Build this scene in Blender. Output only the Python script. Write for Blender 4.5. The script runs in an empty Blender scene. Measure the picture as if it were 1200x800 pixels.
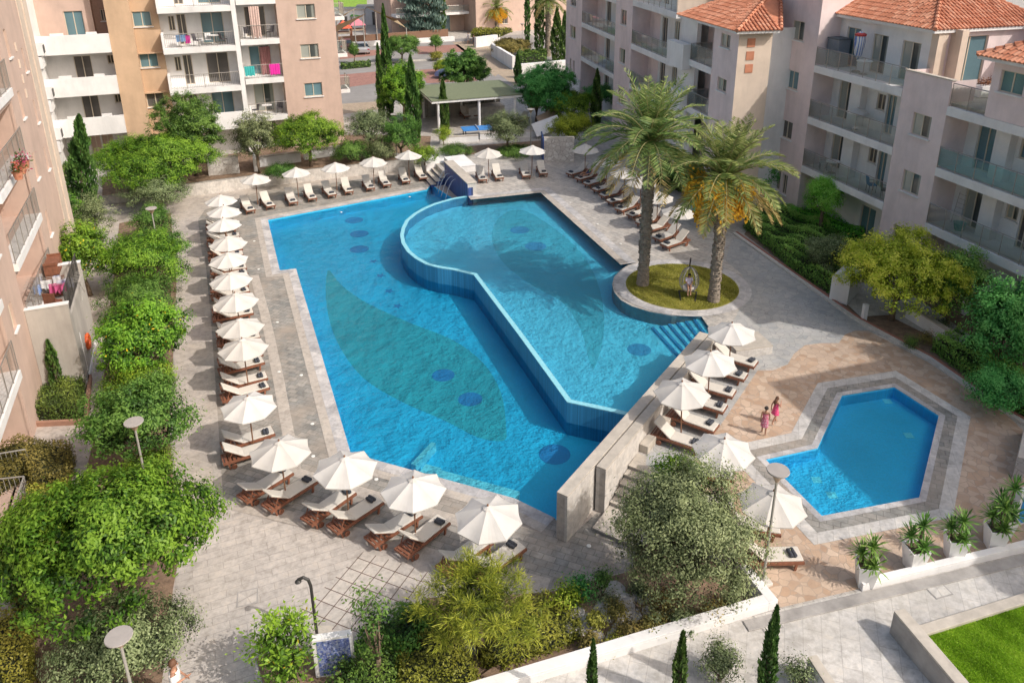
import bpy, bmesh, math, random
import numpy as np
from mathutils import Vector, Matrix
from mathutils.geometry import tessellate_polygon
SC = bpy.context.scene
COL = SC.collection
rad = math.radians
# ------------------------------------------------------------------ survey of the place
# camera 19 m above the pool deck; at() turns a surveyed bearing into the point of the plane z
FOC, PX, PY, CAMZ = 927.0, 620.0, 251.0, 19.0
PITCH = math.atan((PY + 100) / FOC)
CP, SP = math.cos(PITCH), math.sin(PITCH)
def at(x, y, z=0.0):
    a = (x - PX) / FOC; b = (y - PY) / FOC
    t = (z - CAMZ) / (-SP - b * CP)
    return Vector((a * t, (CP - b * SP) * t, z))
def depth(v):
    return v[1] * CP - (v[2] - CAMZ) * SP
def bearing(x):
    v = Vector(((x - PX) / FOC, 1 / CP, 0)); return v.normalized()
def pts(lst, z=0.0):
    return [at(x, y, z) for x, y in lst]

# ------------------------------------------------------------------ materials
def nmat(name):
    m = bpy.data.materials.new(name); m.use_nodes = True
    nt = m.node_tree
    return m, nt, nt.nodes['Principled BSDF'], nt.nodes['Material Output']
def N(nt, typ, **kw):
    n = nt.nodes.new(typ)
    for k, v in kw.items():
        if k in n.inputs: n.inputs[k].default_value = v
        else: setattr(n, k, v)
    return n
def L(nt, a, b): nt.links.new(a, b)
def c4(c): return (c[0], c[1], c[2], 1.0)
def ramp(nt, fac, stops):
    r = nt.nodes.new('ShaderNodeValToRGB')
    e = r.color_ramp.elements
    while len(e) > 1: e.remove(e[-1])
    e[0].position = stops[0][0]; e[0].color = c4(stops[0][1])
    for p_, c in stops[1:]:
        q = e.new(p_); q.color = c4(c)
    L(nt, fac, r.inputs[0]); return r.outputs[0]
def mix(nt, fac, a, b, typ='MIX'):
    n = nt.nodes.new('ShaderNodeMix'); n.data_type = 'RGBA'; n.blend_type = typ
    if isinstance(fac, (int, float)): n.inputs[0].default_value = fac
    else: L(nt, fac, n.inputs[0])
    for v, s in ((a, 6), (b, 7)):
        if isinstance(v, (tuple, list)): n.inputs[s].default_value = c4(v)
        else: L(nt, v, n.inputs[s])
    return n.outputs[2]
def scale(c, k): return tuple(min(1, v * k) for v in c)
def plain(name, col, rough=0.6, var=0.12, scl=3.0, bump=0.0, bscale=40.0, metal=0.0, spec=None, dirt=0.0):
    m, nt, b, out = nmat(name)
    tc = N(nt, 'ShaderNodeTexCoord')
    no = N(nt, 'ShaderNodeTexNoise', Scale=scl, Detail=6.0, Roughness=0.62)
    L(nt, tc.outputs['Object'], no.inputs['Vector'])
    colr = ramp(nt, no.outputs['Fac'], [(0.3, scale(col, 1 - var)), (0.7, scale(col, 1 + var))])
    if dirt:
        n3 = N(nt, 'ShaderNodeTexNoise', Scale=0.55, Detail=5.0, Roughness=0.7)
        mp = N(nt, 'ShaderNodeMapping'); mp.inputs['Scale'].default_value = (1, 1, 0.25)
        L(nt, tc.outputs['Object'], mp.inputs['Vector']); L(nt, mp.outputs[0], n3.inputs['Vector'])
        f = ramp(nt, n3.outputs['Fac'], [(0.45, (1, 1, 1)), (0.75, (1 - dirt,) * 3)])
        colr = mix(nt, 1.0, colr, f, 'MULTIPLY')
    L(nt, colr, b.inputs['Base Color'])
    b.inputs['Roughness'].default_value = rough; b.inputs['Metallic'].default_value = metal
    if spec is not None: b.inputs['Specular IOR Level'].default_value = spec
    if bump:
        n2 = N(nt, 'ShaderNodeTexNoise', Scale=bscale, Detail=3.0)
        L(nt, tc.outputs['Object'], n2.inputs['Vector'])
        bp = N(nt, 'ShaderNodeBump', Strength=bump, Distance=0.02)
        L(nt, n2.outputs['Fac'], bp.inputs['Height']); L(nt, bp.outputs[0], b.inputs['Normal'])
    return m
def paving(name, c1, c2, joint, w=0.6, h=0.4, ang=0.0, j=0.008, var=0.18, offs=0.5, blot=0.0, blotc=(0.3, 0.3, 0.28), rough=0.75):
    m, nt, b, out = nmat(name)
    tc = N(nt, 'ShaderNodeTexCoord')
    mp = N(nt, 'ShaderNodeMapping'); mp.inputs['Rotation'].default_value = (0, 0, rad(ang))
    L(nt, tc.outputs['Object'], mp.inputs['Vector'])
    br = N(nt, 'ShaderNodeTexBrick', Scale=1.0, Bias=0.0)
    br.inputs['Mortar Size'].default_value = j; br.inputs['Mortar Smooth'].default_value = 0.2
    br.inputs['Brick Width'].default_value = w; br.inputs['Row Height'].default_value = h
    br.offset = offs; br.inputs['Color1'].default_value = c4(c1); br.inputs['Color2'].default_value = c4(c2); br.inputs['Mortar'].default_value = c4(joint)
    L(nt, mp.outputs[0], br.inputs['Vector'])
    no = N(nt, 'ShaderNodeTexNoise', Scale=1.1, Detail=8.0, Roughness=0.7); L(nt, tc.outputs['Object'], no.inputs['Vector'])
    f = ramp(nt, no.outputs['Fac'], [(0.3, (1 - var,) * 3), (0.7, (1 + var * 0.6,) * 3)])
    n5 = N(nt, 'ShaderNodeTexNoise', Scale=3.2, Detail=5.0, Roughness=0.7); L(nt, tc.outputs['Object'], n5.inputs['Vector'])
    st_ = ramp(nt, n5.outputs['Fac'], [(0.38, (0.80, 0.79, 0.77)), (0.52, (1, 1, 1)), (0.66, (1.08, 1.05, 1.0))])
    colr = mix(nt, 1.0, mix(nt, 1.0, br.outputs['Color'], f, 'MULTIPLY'), st_, 'MULTIPLY')
    n3 = N(nt, 'ShaderNodeTexNoise', Scale=9.0, Detail=6.0, Roughness=0.75); L(nt, tc.outputs['Object'], n3.inputs['Vector'])
    f3 = ramp(nt, n3.outputs['Fac'], [(0.35, (0.88,) * 3), (0.65, (1.08,) * 3)])
    colr = mix(nt, 1.0, colr, f3, 'MULTIPLY')
    if blot:
        n2 = N(nt, 'ShaderNodeTexNoise', Scale=0.45, Detail=7.0, Roughness=0.65); L(nt, tc.outputs['Object'], n2.inputs['Vector'])
        fb = ramp(nt, n2.outputs['Fac'], [(0.45, (0, 0, 0)), (0.7, (blot,) * 3)])
        colr = mix(nt, fb, colr, blotc)
    L(nt, colr, b.inputs['Base Color']); b.inputs['Roughness'].default_value = rough
    bp = N(nt, 'ShaderNodeBump', Strength=0.5, Distance=0.012)
    L(nt, n3.outputs['Fac'], bp.inputs['Height']); L(nt, bp.outputs[0], b.inputs['Normal'])
    return m
def crazy(name, cols, joint, scl=1.6, jw=0.03, bump=0.5, var=0.2, distort=0.25):
    m, nt, b, out = nmat(name)
    tc = N(nt, 'ShaderNodeTexCoord')
    no = N(nt, 'ShaderNodeTexNoise', Scale=2.0, Detail=3.0); L(nt, tc.outputs['Object'], no.inputs['Vector'])
    ad = N(nt, 'ShaderNodeVectorMath', operation='MULTIPLY_ADD'); ad.inputs[1].default_value = (distort,) * 3
    L(nt, no.outputs['Color'], ad.inputs[0]); L(nt, tc.outputs['Object'], ad.inputs[2])
    v1 = N(nt, 'ShaderNodeTexVoronoi', Scale=scl); v2 = N(nt, 'ShaderNodeTexVoronoi', Scale=scl, feature='DISTANCE_TO_EDGE')
    L(nt, ad.outputs[0], v1.inputs['Vector']); L(nt, ad.outputs[0], v2.inputs['Vector'])
    sp = N(nt, 'ShaderNodeSeparateColor'); L(nt, v1.outputs['Color'], sp.inputs[0])
    k = len(cols)
    colr = ramp(nt, sp.outputs[0], [(i / max(1, k - 1), c) for i, c in enumerate(cols)])
    n2 = N(nt, 'ShaderNodeTexNoise', Scale=0.6, Detail=8.0, Roughness=0.7); L(nt, tc.outputs['Object'], n2.inputs['Vector'])
    f = ramp(nt, n2.outputs['Fac'], [(0.3, (1 - var,) * 3), (0.7, (1 + var * 0.5,) * 3)])
    colr = mix(nt, 1.0, colr, f, 'MULTIPLY')
    fj = ramp(nt, v2.outputs['Distance'], [(jw * 0.4, (1, 1, 1)), (jw, (0, 0, 0))])
    colr = mix(nt, fj, colr, joint)
    L(nt, colr, b.inputs['Base Color']); b.inputs['Roughness'].default_value = 0.8
    n4 = N(nt, 'ShaderNodeTexNoise', Scale=14.0, Detail=4.0); L(nt, tc.outputs['Object'], n4.inputs['Vector'])
    bp = N(nt, 'ShaderNodeBump', Strength=bump, Distance=0.02)
    L(nt, n4.outputs['Fac'], bp.inputs['Height']); L(nt, bp.outputs[0], b.inputs['Normal'])
    return m
def leafmat(name, dark, mid, light, trans=0.40, extra=None, rough=0.5):
    """tint: per-leaf value 0..1 from dark to light, 2 = flower"""
    m, nt, b, out = nmat(name)
    at_ = N(nt, 'ShaderNodeAttribute', attribute_name='tint')
    ge = N(nt, 'ShaderNodeNewGeometry')
    oi = N(nt, 'ShaderNodeObjectInfo')
    ad = N(nt, 'ShaderNodeMath', operation='MULTIPLY_ADD'); ad.inputs[1].default_value = 0.22
    L(nt, ge.outputs['Random Per Island'], ad.inputs[0]); L(nt, at_.outputs['Fac'], ad.inputs[2])
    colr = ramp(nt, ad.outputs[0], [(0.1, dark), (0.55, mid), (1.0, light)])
    hs = N(nt, 'ShaderNodeHueSaturation')
    mr = N(nt, 'ShaderNodeMapRange'); mr.inputs[3].default_value = 0.485; mr.inputs[4].default_value = 0.515
    L(nt, oi.outputs['Random'], mr.inputs[0]); L(nt, mr.outputs[0], hs.inputs['Hue']); L(nt, colr, hs.inputs['Color'])
    colr = hs.outputs[0]
    if extra:
        gt = N(nt, 'ShaderNodeMath', operation='GREATER_THAN'); gt.inputs[1].default_value = 1.5
        L(nt, at_.outputs['Fac'], gt.inputs[0]); colr = mix(nt, gt.outputs[0], colr, extra)
    L(nt, colr, b.inputs['Base Color']); b.inputs['Roughness'].default_value = rough
    b.inputs['Specular IOR Level'].default_value = 0.3
    tr = N(nt, 'ShaderNodeBsdfTranslucent'); L(nt, colr, tr.inputs[0])
    ms = N(nt, 'ShaderNodeMixShader'); ms.inputs[0].default_value = trans
    L(nt, b.outputs[0], ms.inputs[1]); L(nt, tr.outputs[0], ms.inputs[2]); L(nt, ms.outputs[0], out.inputs[0])
    return m
MAT = {}
# ------------------------------------------------------------------ mesh building
class MB:
    def __init__(s): s.v = []; s.f = []; s.mi = []; s.m = 0
    def quad(s, *p):
        n = len(s.v); s.v += [tuple(q) for q in p]; s.f.append(tuple(range(n, n + len(p)))); s.mi.append(s.m); return s
    def box(s, x0, x1, y0, y1, z0, z1, skip=''):
        n = len(s.v)
        s.v += [(x0, y0, z0), (x1, y0, z0), (x1, y1, z0), (x0, y1, z0), (x0, y0, z1), (x1, y0, z1), (x1, y1, z1), (x0, y1, z1)]
        for key, q in (('b', (0, 3, 2, 1)), ('t', (4, 5, 6, 7)), ('f', (0, 1, 5, 4)), ('r', (1, 2, 6, 5)), ('k', (2, 3, 7, 6)), ('l', (3, 0, 4, 7))):
            if key not in skip: s.f.append(tuple(n + i for i in q)); s.mi.append(s.m)
        return s
    def obox(s, c, ax, ay, az):
        """box from centre and three half vectors"""
        c, ax, ay, az = Vector(c), Vector(ax), Vector(ay), Vector(az); n = len(s.v)
        for k in (-1, 1):
            for i, j in ((-1, -1), (1, -1), (1, 1), (-1, 1)): s.v.append(tuple(c + ax * i + ay * j + az * k))
        for q in ((0, 3, 2, 1), (4, 5, 6, 7), (0, 1, 5, 4), (1, 2, 6, 5), (2, 3, 7, 6), (3, 0, 4, 7)):
            s.f.append(tuple(n + i for i in q)); s.mi.append(s.m)
        return s
    def tube(s, path, r, n=8, cap=True):
        path = [Vector(p) for p in path]
        rs = r if isinstance(r, (list, tuple)) else [r] * len(path)
        rings = []
        for i, p in enumerate(path):
            d = (path[min(i + 1, len(path) - 1)] - path[max(i - 1, 0)]).normalized()
            a = d.cross(Vector((0, 0, 1)))
            if a.length < 0.05: a = d.cross(Vector((1, 0, 0)))
            a.normalize(); b = d.cross(a)
            k = len(s.v); rings.append(k)
            for j in range(n):
                t = 2 * math.pi * j / n
                s.v.append(tuple(p + (a * math.cos(t) + b * math.sin(t)) * rs[i]))
        for k0, k1 in zip(rings, rings[1:]):
            for j in range(n):
                s.f.append((k0 + j, k1 + j, k1 + (j + 1) % n, k0 + (j + 1) % n)); s.mi.append(s.m)
        if cap:
            s.f.append(tuple(rings[0] + j for j in range(n))); s.mi.append(s.m)
            s.f.append(tuple(rings[-1] + j for j in reversed(range(n)))); s.mi.append(s.m)
        return s
    def lathe(s, prof, n=16, c=(0, 0, 0), cap=True):
        rings = []
        for r, z in prof:
            rings.append(len(s.v))
            for j in range(n):
                t = 2 * math.pi * j / n; s.v.append((c[0] + r * math.cos(t), c[1] + r * math.sin(t), c[2] + z))
        for k0, k1 in zip(rings, rings[1:]):
            for j in range(n):
                s.f.append((k0 + j, k0 + (j + 1) % n, k1 + (j + 1) % n, k1 + j)); s.mi.append(s.m)
        if cap:
            s.f.append(tuple(rings[0] + j for j in reversed(range(n)))); s.mi.append(s.m)
            s.f.append(tuple(rings[-1] + j for j in range(n))); s.mi.append(s.m)
        return s
    def sheet(s, outer, z=None, holes=()):
        loops = [[Vector((p[0], p[1], p[2] if z is None else z)) for p in lp] for lp in (outer, *holes)]
        flat = [p for lp in loops for p in lp]
        tris = tessellate_polygon(loops)
        n = len(s.v); s.v += [tuple(p) for p in flat]
        for t in tris:
            a, b, c = (flat[i] for i in t)
            t = t if (b - a).cross(c - a).z > 0 else (t[0], t[2], t[1])
            s.f.append(tuple(n + i for i in t)); s.mi.append(s.m)
        return s
    def walls(s, loop, z0, z1, closed=True):
        k = len(loop)
        for i in range(k if closed else k - 1):
            a, b = loop[i], loop[(i + 1) % k]
            s.quad((a[0], a[1], z0), (b[0], b[1], z0), (b[0], b[1], z1), (a[0], a[1], z1))
        return s
    def prism(s, loop, z0, z1, bottom=False):
        s.sheet(loop, z1); s.walls(loop, z0, z1)
        if bottom: s.sheet(loop, z0)
        return s
    def build(s, name, mats, parent=None, smooth=False, bevel=0.0):
        me = bpy.data.meshes.new(name); me.from_pydata(s.v, [], s.f)
        for m in (mats if isinstance(mats, (list, tuple)) else [mats]): me.materials.append(m)
        if max(s.mi, default=0): me.polygons.foreach_set('material_index', s.mi)
        if smooth: me.polygons.foreach_set('use_smooth', [True] * len(me.polygons))
        me.update()
        o = bpy.data.objects.new(name, me); COL.objects.link(o)
        if parent: o.parent = parent
        if bevel:
            b = o.modifiers.new('edge', 'BEVEL'); b.width = bevel; b.segments = 2; b.limit_method = 'ANGLE'
        return o
def fix_normals(o):
    bm = bmesh.new(); bm.from_mesh(o.data); bmesh.ops.recalc_face_normals(bm, faces=bm.faces); bm.to_mesh(o.data); bm.free(); return o
def tag(o, label=None, cat=None, group=None, kind=None):
    if label: o['label'] = label
    if cat: o['category'] = cat
    if group: o['group'] = group
    if kind: o['kind'] = kind
    return o
def thing(name, label, cat, loc=(0, 0, 0), rz=0.0, group=None):
    o = bpy.data.objects.new(name, None); COL.objects.link(o); o.empty_display_size = 0.2
    o.location = loc; o.rotation_euler = (0, 0, rz); return tag(o, label, cat, group)
KIDS = {}
def copy_tree(o, parent=None):
    c = o.copy(); COL.objects.link(c)
    if parent: c.parent = parent
    for ch in o.children: copy_tree(ch, c)
    return c
def put(proto, loc, rz, label, group=None, sc=None):
    """first use moves the prototype itself, later ones copy it with its parts"""
    o = proto if not proto.get('_used') else copy_tree(proto)
    proto['_used'] = 1
    o.location = loc; o.rotation_euler = (0, 0, rz)
    if sc is not None: o.scale = sc if isinstance(sc, (tuple, list)) else (sc, sc, sc)
    o['label'] = label
    if group: o['group'] = group
    return o
def structure(name, mb, mat, **kw):
    return tag(mb.build(name, mat, **kw), kind='structure')
def strip(path, w0, w1):
    """polygon between two parallel offsets of an open ground polyline (offset to the left of travel)"""
    path = [Vector((p[0], p[1], 0)) for p in path]
    def off(d):
        r = []
        for i, p in enumerate(path):
            ns = []
            for a, b in ((i - 1, i), (i, i + 1)):
                if a >= 0 and b < len(path):
                    t = (path[b] - path[a]).normalized(); ns.append(Vector((-t.y, t.x, 0)))
            n = sum(ns, Vector()) / len(ns); k = n.length_squared
            r.append(p + n * (d / max(k, 0.3)))
        return r
    return off(w0) + off(w1)[::-1]
def ring(loop, d):
    """closed ground polygon moved by d (positive = outward for a counter-clockwise loop)"""
    k = len(loop); P2 = [Vector((p[0], p[1], 0)) for p in loop]; r = []
    area = sum(P2[i].x * P2[(i + 1) % k].y - P2[(i + 1) % k].x * P2[i].y for i in range(k))
    if area < 0: d = -d
    for i in range(k):
        t0 = (P2[i] - P2[i - 1]).normalized(); t1 = (P2[(i + 1) % k] - P2[i]).normalized()
        n = (Vector((t0.y, -t0.x, 0)) + Vector((t1.y, -t1.x, 0))) / 2
        r.append(P2[i] + n * (d / max(n.length_squared, 0.35)))
    return r
def ordinal(i):
    return ['first', 'second', 'third', 'fourth', 'fifth', 'sixth', 'seventh', 'eighth', 'ninth', 'tenth', 'eleventh', 'twelfth', 'thirteenth',
            'fourteenth', 'fifteenth', 'sixteenth', 'seventeenth', 'eighteenth', 'nineteenth', 'twentieth', 'twenty-first', 'twenty-second', 'twenty-third', 'twenty-fourth'][i]
# ------------------------------------------------------------------ camera, sky, sun
cam = bpy.data.cameras.new('camera'); co = bpy.data.objects.new('camera', cam); COL.objects.link(co)
co.location = (0, 0, CAMZ); co.rotation_euler = (math.pi / 2 - PITCH, 0, 0)
cam.sensor_width = 36.0; cam.lens = FOC / 1200 * 36.0
cam.shift_x = (600 - PX) / 1200; cam.shift_y = (PY - 400) / 1200
cam.clip_start = 0.3; cam.clip_end = 2000
SC.camera = co
SUN_EL, SUN_AZ = rad(43), rad(117)      # azimuth clockwise from +Y
w = bpy.data.worlds.new('World'); SC.world = w; w.use_nodes = True
nt = w.node_tree; bg = nt.nodes['Background']
sky = nt.nodes.new('ShaderNodeTexSky'); sky.sky_type = 'NISHITA'; sky.sun_disc = False
sky.sun_elevation = SUN_EL; sky.sun_rotation = SUN_AZ; sky.air_density = 1.5; sky.dust_density = 6.0; sky.ozone_density = 1.5
nt.links.new(sky.outputs[0], bg.inputs[0]); bg.inputs[1].default_value = 0.15
sl = bpy.data.lights.new('sun', 'SUN'); so = bpy.data.objects.new('sun', sl); COL.objects.link(so)
sl.energy = 3.25; sl.angle = rad(0.5); sl.color = (1.0, 0.945, 0.87)
sd = Vector((math.sin(SUN_AZ) * math.cos(SUN_EL), math.cos(SUN_AZ) * math.cos(SUN_EL), math.sin(SUN_EL)))
so.rotation_euler = sd.to_track_quat('Z', 'Y').to_euler(); so.location = (30, -10, 40)
SC.view_settings.view_transform = 'Standard'; SC.view_settings.look = 'None'; SC.view_settings.exposure = 0
SC.cycles.max_bounces = 8; SC.cycles.diffuse_bounces = 5; SC.cycles.glossy_bounces = 3; SC.cycles.transparent_max_bounces = 12
SC.cycles.caustics_reflective = False; SC.cycles.caustics_refractive = False
SC.cycles.use_denoising = True
SC.cycles.use_adaptive_sampling = True; SC.cycles.adaptive_threshold = 0.015
# ------------------------------------------------------------------ palette
MAT['deck'] = paving('walkway_slabs', (0.51, 0.455, 0.415), (0.45, 0.40, 0.37), (0.33, 0.295, 0.265), 0.62, 0.31, 22, 0.008, 0.22, 0.5, 0.55, (0.45, 0.385, 0.31))
MAT['plaza'] = paving('plaza_slabs', (0.54, 0.495, 0.46), (0.48, 0.44, 0.41), (0.37, 0.335, 0.31), 0.9, 0.30, -24, 0.011, 0.16, 0.5, 0.25, (0.42, 0.375, 0.33))
MAT['grid'] = paving('grid_tiles', (0.56, 0.515, 0.47), (0.48, 0.44, 0.41), (0.13, 0.085, 0.07), 0.46, 0.46, 24, 0.016, 0.12, 0.0)
MAT['slate'] = paving('slate_slabs', (0.37, 0.345, 0.315), (0.25, 0.25, 0.24), (0.18, 0.175, 0.16), 0.42, 0.26, 22, 0.012, 0.34, 0.5, 0.8, (0.36, 0.30, 0.245))
MAT['slate_front'] = paving('slate_slabs_front', (0.29, 0.285, 0.265), (0.235, 0.235, 0.22), (0.2, 0.19, 0.17), 0.42, 0.26, -24, 0.006, 0.25, 0.5, 0.5, (0.34, 0.31, 0.26))
MAT['coping'] = paving('coping_slabs', (0.60, 0.575, 0.565), (0.40, 0.395, 0.41), (0.33, 0.31, 0.3), 0.75, 0.5, 22, 0.006, 0.28, 0.5, 0.4, (0.46, 0.43, 0.44))
MAT['beige_strip'] = paving('beige_strip_slabs', (0.50, 0.45, 0.40), (0.45, 0.405, 0.365), (0.36, 0.32, 0.28), 0.6, 0.9, 22, 0.004, 0.1)
MAT['terrace'] = paving('terrace_slabs', (0.52, 0.485, 0.45), (0.42, 0.40, 0.38), (0.29, 0.27, 0.25), 0.75, 0.3, 50, 0.012, 0.2, 0.5, 0.35, (0.46, 0.40, 0.34))
MAT['terrace_grey'] = crazy('terrace_riven_stone', [(0.35, 0.36, 0.36), (0.45, 0.435, 0.415), (0.39, 0.39, 0.395)], (0.27, 0.265, 0.26), 3.2, 0.03, 0.5, 0.22)
MAT['path'] = paving('white_path_slabs', (0.60, 0.575, 0.55), (0.52, 0.50, 0.485), (0.42, 0.40, 0.38), 0.95, 0.48, -73, 0.009, 0.22, 0.5, 0.35, (0.50, 0.455, 0.39))
MAT['tan'] = crazy('tan_crazy_paving', [(0.53, 0.375, 0.265), (0.43, 0.29, 0.20), (0.57, 0.435, 0.33), (0.49, 0.36, 0.275)], (0.38, 0.295, 0.23), 3.4, 0.05, 0.6, 0.25)
MAT['soil'] = plain('garden_soil', (0.21, 0.14, 0.095), 0.95, 0.4, 4.0, 0.8, 18)
MAT['earth'] = plain('dry_earth', (0.30, 0.245, 0.18), 0.95, 0.3, 0.4, 0.5, 6)
MAT['lawn'] = plain('lawn_base', (0.22, 0.36, 0.04), 0.9, 0.35, 2.0, 0.7, 60)
MAT['dry_lawn'] = plain('island_lawn_base', (0.33, 0.30, 0.08), 0.9, 0.4, 1.2, 0.7, 60)
MAT['road'] = plain('road_asphalt', (0.27, 0.255, 0.245), 0.9, 0.15, 0.5, 0.3, 30)
MAT['red_bay'] = paving('red_parking_blocks', (0.40, 0.21, 0.17), (0.34, 0.17, 0.14), (0.28, 0.16, 0.13), 0.2, 0.1, 20, 0.006, 0.15)
MAT['tan_bay'] = paving('tan_parking_blocks', (0.47, 0.37, 0.27), (0.42, 0.33, 0.25), (0.33, 0.27, 0.2), 0.2, 0.1, 20, 0.006, 0.15)
MAT['kerb'] = plain('kerb_concrete', (0.55, 0.52, 0.48), 0.85, 0.15, 4.0, 0.2)
MAT['cap'] = plain('wall_cap_stone', (0.50, 0.45, 0.39), 0.8, 0.15, 3.0, 0.2, 30, dirt=0.2)
MAT['wallstone'] = paving('wall_cladding', (0.66, 0.625, 0.59), (0.60, 0.565, 0.535), (0.47, 0.43, 0.4), 0.6, 0.3, 0, 0.004, 0.12, 0.5, 0.3, (0.45, 0.42, 0.4))
MAT['white'] = plain('white_render', (0.79, 0.775, 0.77), 0.8, 0.06, 1.2, 0.15, 60, dirt=0.2)
MAT['pink'] = plain('pink_render', (0.57, 0.415, 0.345), 0.9, 0.08, 1.0, 0.25, 50, dirt=0.2)
MAT['pink_r'] = plain('pale_pink_render', (0.80, 0.665, 0.655), 0.9, 0.08, 1.0, 0.25, 50, dirt=0.22)
MAT['cream'] = plain('cream_render', (0.66, 0.54, 0.445), 0.9, 0.08, 1.0, 0.25, 50, dirt=0.2)
MAT['orange'] = plain('ochre_render', (0.58, 0.40, 0.265), 0.9, 0.08, 1.0, 0.25, 50, dirt=0.18)
MAT['concrete'] = plain('bare_concrete', (0.36, 0.34, 0.325), 0.9, 0.22, 1.5, 0.4, 20, dirt=0.3)
MAT['rubble'] = crazy('white_rubble_stone', [(0.60, 0.57, 0.54), (0.50, 0.46, 0.43), (0.68, 0.66, 0.63)], (0.33, 0.3, 0.28), 3.5, 0.05, 0.8, 0.2)
MAT['frame'] = plain('window_frame_cream', (0.62, 0.54, 0.43), 0.5, 0.03)
MAT['metal'] = plain('railing_metal', (0.36, 0.33, 0.30), 0.4, 0.05, metal=0.5)
MAT['dark_metal'] = plain('dark_iron', (0.045, 0.042, 0.04), 0.5, 0.1)
MAT['grey_metal'] = plain('lamp_post_grey', (0.42, 0.40, 0.37), 0.5, 0.08, metal=0.3)
MAT['lampdisc'] = plain('lamp_disc_grey', (0.36, 0.33, 0.31), 0.6, 0.1)
MAT['lampcone'] = plain('lamp_cone_glass', (0.50, 0.36, 0.26), 0.35, 0.1)
MAT['teak'] = plain('teak_wood', (0.225, 0.09, 0.052), 0.55, 0.3, 9.0)
MAT['pole_wood'] = plain('umbrella_pole_wood', (0.20, 0.095, 0.05), 0.5, 0.2, 6.0)
MAT['cushion'] = plain('cream_cushion_fabric', (0.60, 0.56, 0.505), 0.9, 0.05, 5.0, 0.2, 90)
MAT['cushion_b'] = plain('weathered_cushion_fabric', (0.56, 0.53, 0.485), 0.9, 0.08, 3.0, 0.2, 90)
MAT['grey_cushion'] = plain('grey_cushion_fabric', (0.48, 0.48, 0.50), 0.9, 0.05, 5.0, 0.2, 90)
MAT['towel'] = plain('charcoal_towel', (0.05, 0.055, 0.07), 0.95, 0.2, 20.0, 0.3, 90)
MAT['wicker'] = plain('dark_wicker', (0.05, 0.035, 0.03), 0.8, 0.3, 40.0, 0.5, 60)
MAT['bark'] = plain('tree_bark', (0.16, 0.115, 0.08), 0.95, 0.3, 6.0, 0.8, 25)
MAT['tin'] = plain('blue_steel_tank', (0.22, 0.25, 0.29), 0.5, 0.1, metal=0.2)
def canvas():
    m, nt, b, out = nmat('umbrella_canvas')
    tc = N(nt, 'ShaderNodeTexCoord'); no = N(nt, 'ShaderNodeTexNoise', Scale=2.2, Detail=4.0)
    L(nt, tc.outputs['Object'], no.inputs['Vector'])
    colr = ramp(nt, no.outputs['Fac'], [(0.3, (0.70, 0.675, 0.645)), (0.7, (0.78, 0.76, 0.735))])
    oi = N(nt, 'ShaderNodeObjectInfo'); colr = mix(nt, 1.0, colr, ramp(nt, oi.outputs['Random'], [(0.0, (0.90, 0.885, 0.86)), (1.0, (1.0, 1.0, 1.0))]), 'MULTIPLY')
    L(nt, colr, b.inputs['Base Color']); b.inputs['Roughness'].default_value = 0.9
    n2 = N(nt, 'ShaderNodeTexNoise', Scale=3.5, Detail=2.0); L(nt, tc.outputs['Object'], n2.inputs['Vector'])
    bp = N(nt, 'ShaderNodeBump', Strength=0.25, Distance=0.05); L(nt, n2.outputs['Fac'], bp.inputs['Height']); L(nt, bp.outputs[0], b.inputs['Normal'])
    tr = N(nt, 'ShaderNodeBsdfTranslucent'); tr.inputs[0].default_value = (0.75, 0.70, 0.62, 1)
    ms = N(nt, 'ShaderNodeMixShader'); ms.inputs[0].default_value = 0.22
    L(nt, b.outputs[0], ms.inputs[1]); L(nt, tr.outputs[0], ms.inputs[2]); L(nt, ms.outputs[0], out.inputs[0]); return m
MAT['canvas'] = canvas()
def rooftiles():
    m, nt, b, out = nmat('terracotta_tiles')
    tc = N(nt, 'ShaderNodeTexCoord')
    no = N(nt, 'ShaderNodeTexNoise', Scale=2.5, Detail=6.0); L(nt, tc.outputs['Object'], no.inputs['Vector'])
    ge = N(nt, 'ShaderNodeNewGeometry')
    a = ramp(nt, ge.outputs['Random Per Island'], [(0.0, (0.44, 0.16, 0.085)), (0.5, (0.54, 0.215, 0.125)), (1.0, (0.60, 0.29, 0.185))])
    f = ramp(nt, no.outputs['Fac'], [(0.3, (0.8,) * 3), (0.7, (1.08,) * 3)])
    L(nt, mix(nt, 1.0, a, f, 'MULTIPLY'), b.inputs['Base Color']); b.inputs['Roughness'].default_value = 0.85; return m
MAT['tile'] = rooftiles()
def glass(name, tint, fac, rough=0.03):
    m, nt, b, out = nmat(name); nt.nodes.remove(b)
    t = N(nt, 'ShaderNodeBsdfTransparent'); t.inputs[0].default_value = c4(tint)
    g = N(nt, 'ShaderNodeBsdfGlossy', Roughness=rough); d = N(nt, 'ShaderNodeBsdfDiffuse'); d.inputs[0].default_value = c4((0.42, 0.46, 0.44))
    fr = N(nt, 'ShaderNodeFresnel', IOR=1.5)
    m0 = N(nt, 'ShaderNodeMixShader'); m0.inputs[0].default_value = fac; L(nt, t.outputs[0], m0.inputs[1]); L(nt, d.outputs[0], m0.inputs[2])
    ms = N(nt, 'ShaderNodeMixShader'); L(nt, fr.outputs[0], ms.inputs[0]); L(nt, m0.outputs[0], ms.inputs[1]); L(nt, g.outputs[0], ms.inputs[2])
    L(nt, ms.outputs[0], out.inputs[0]); return m
MAT['rail_glass'] = glass('balcony_glass', (0.78, 0.84, 0.80), 0.18)
MAT['green_glass'] = glass('green_balcony_glass', (0.55, 0.80, 0.72), 0.22)
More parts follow.
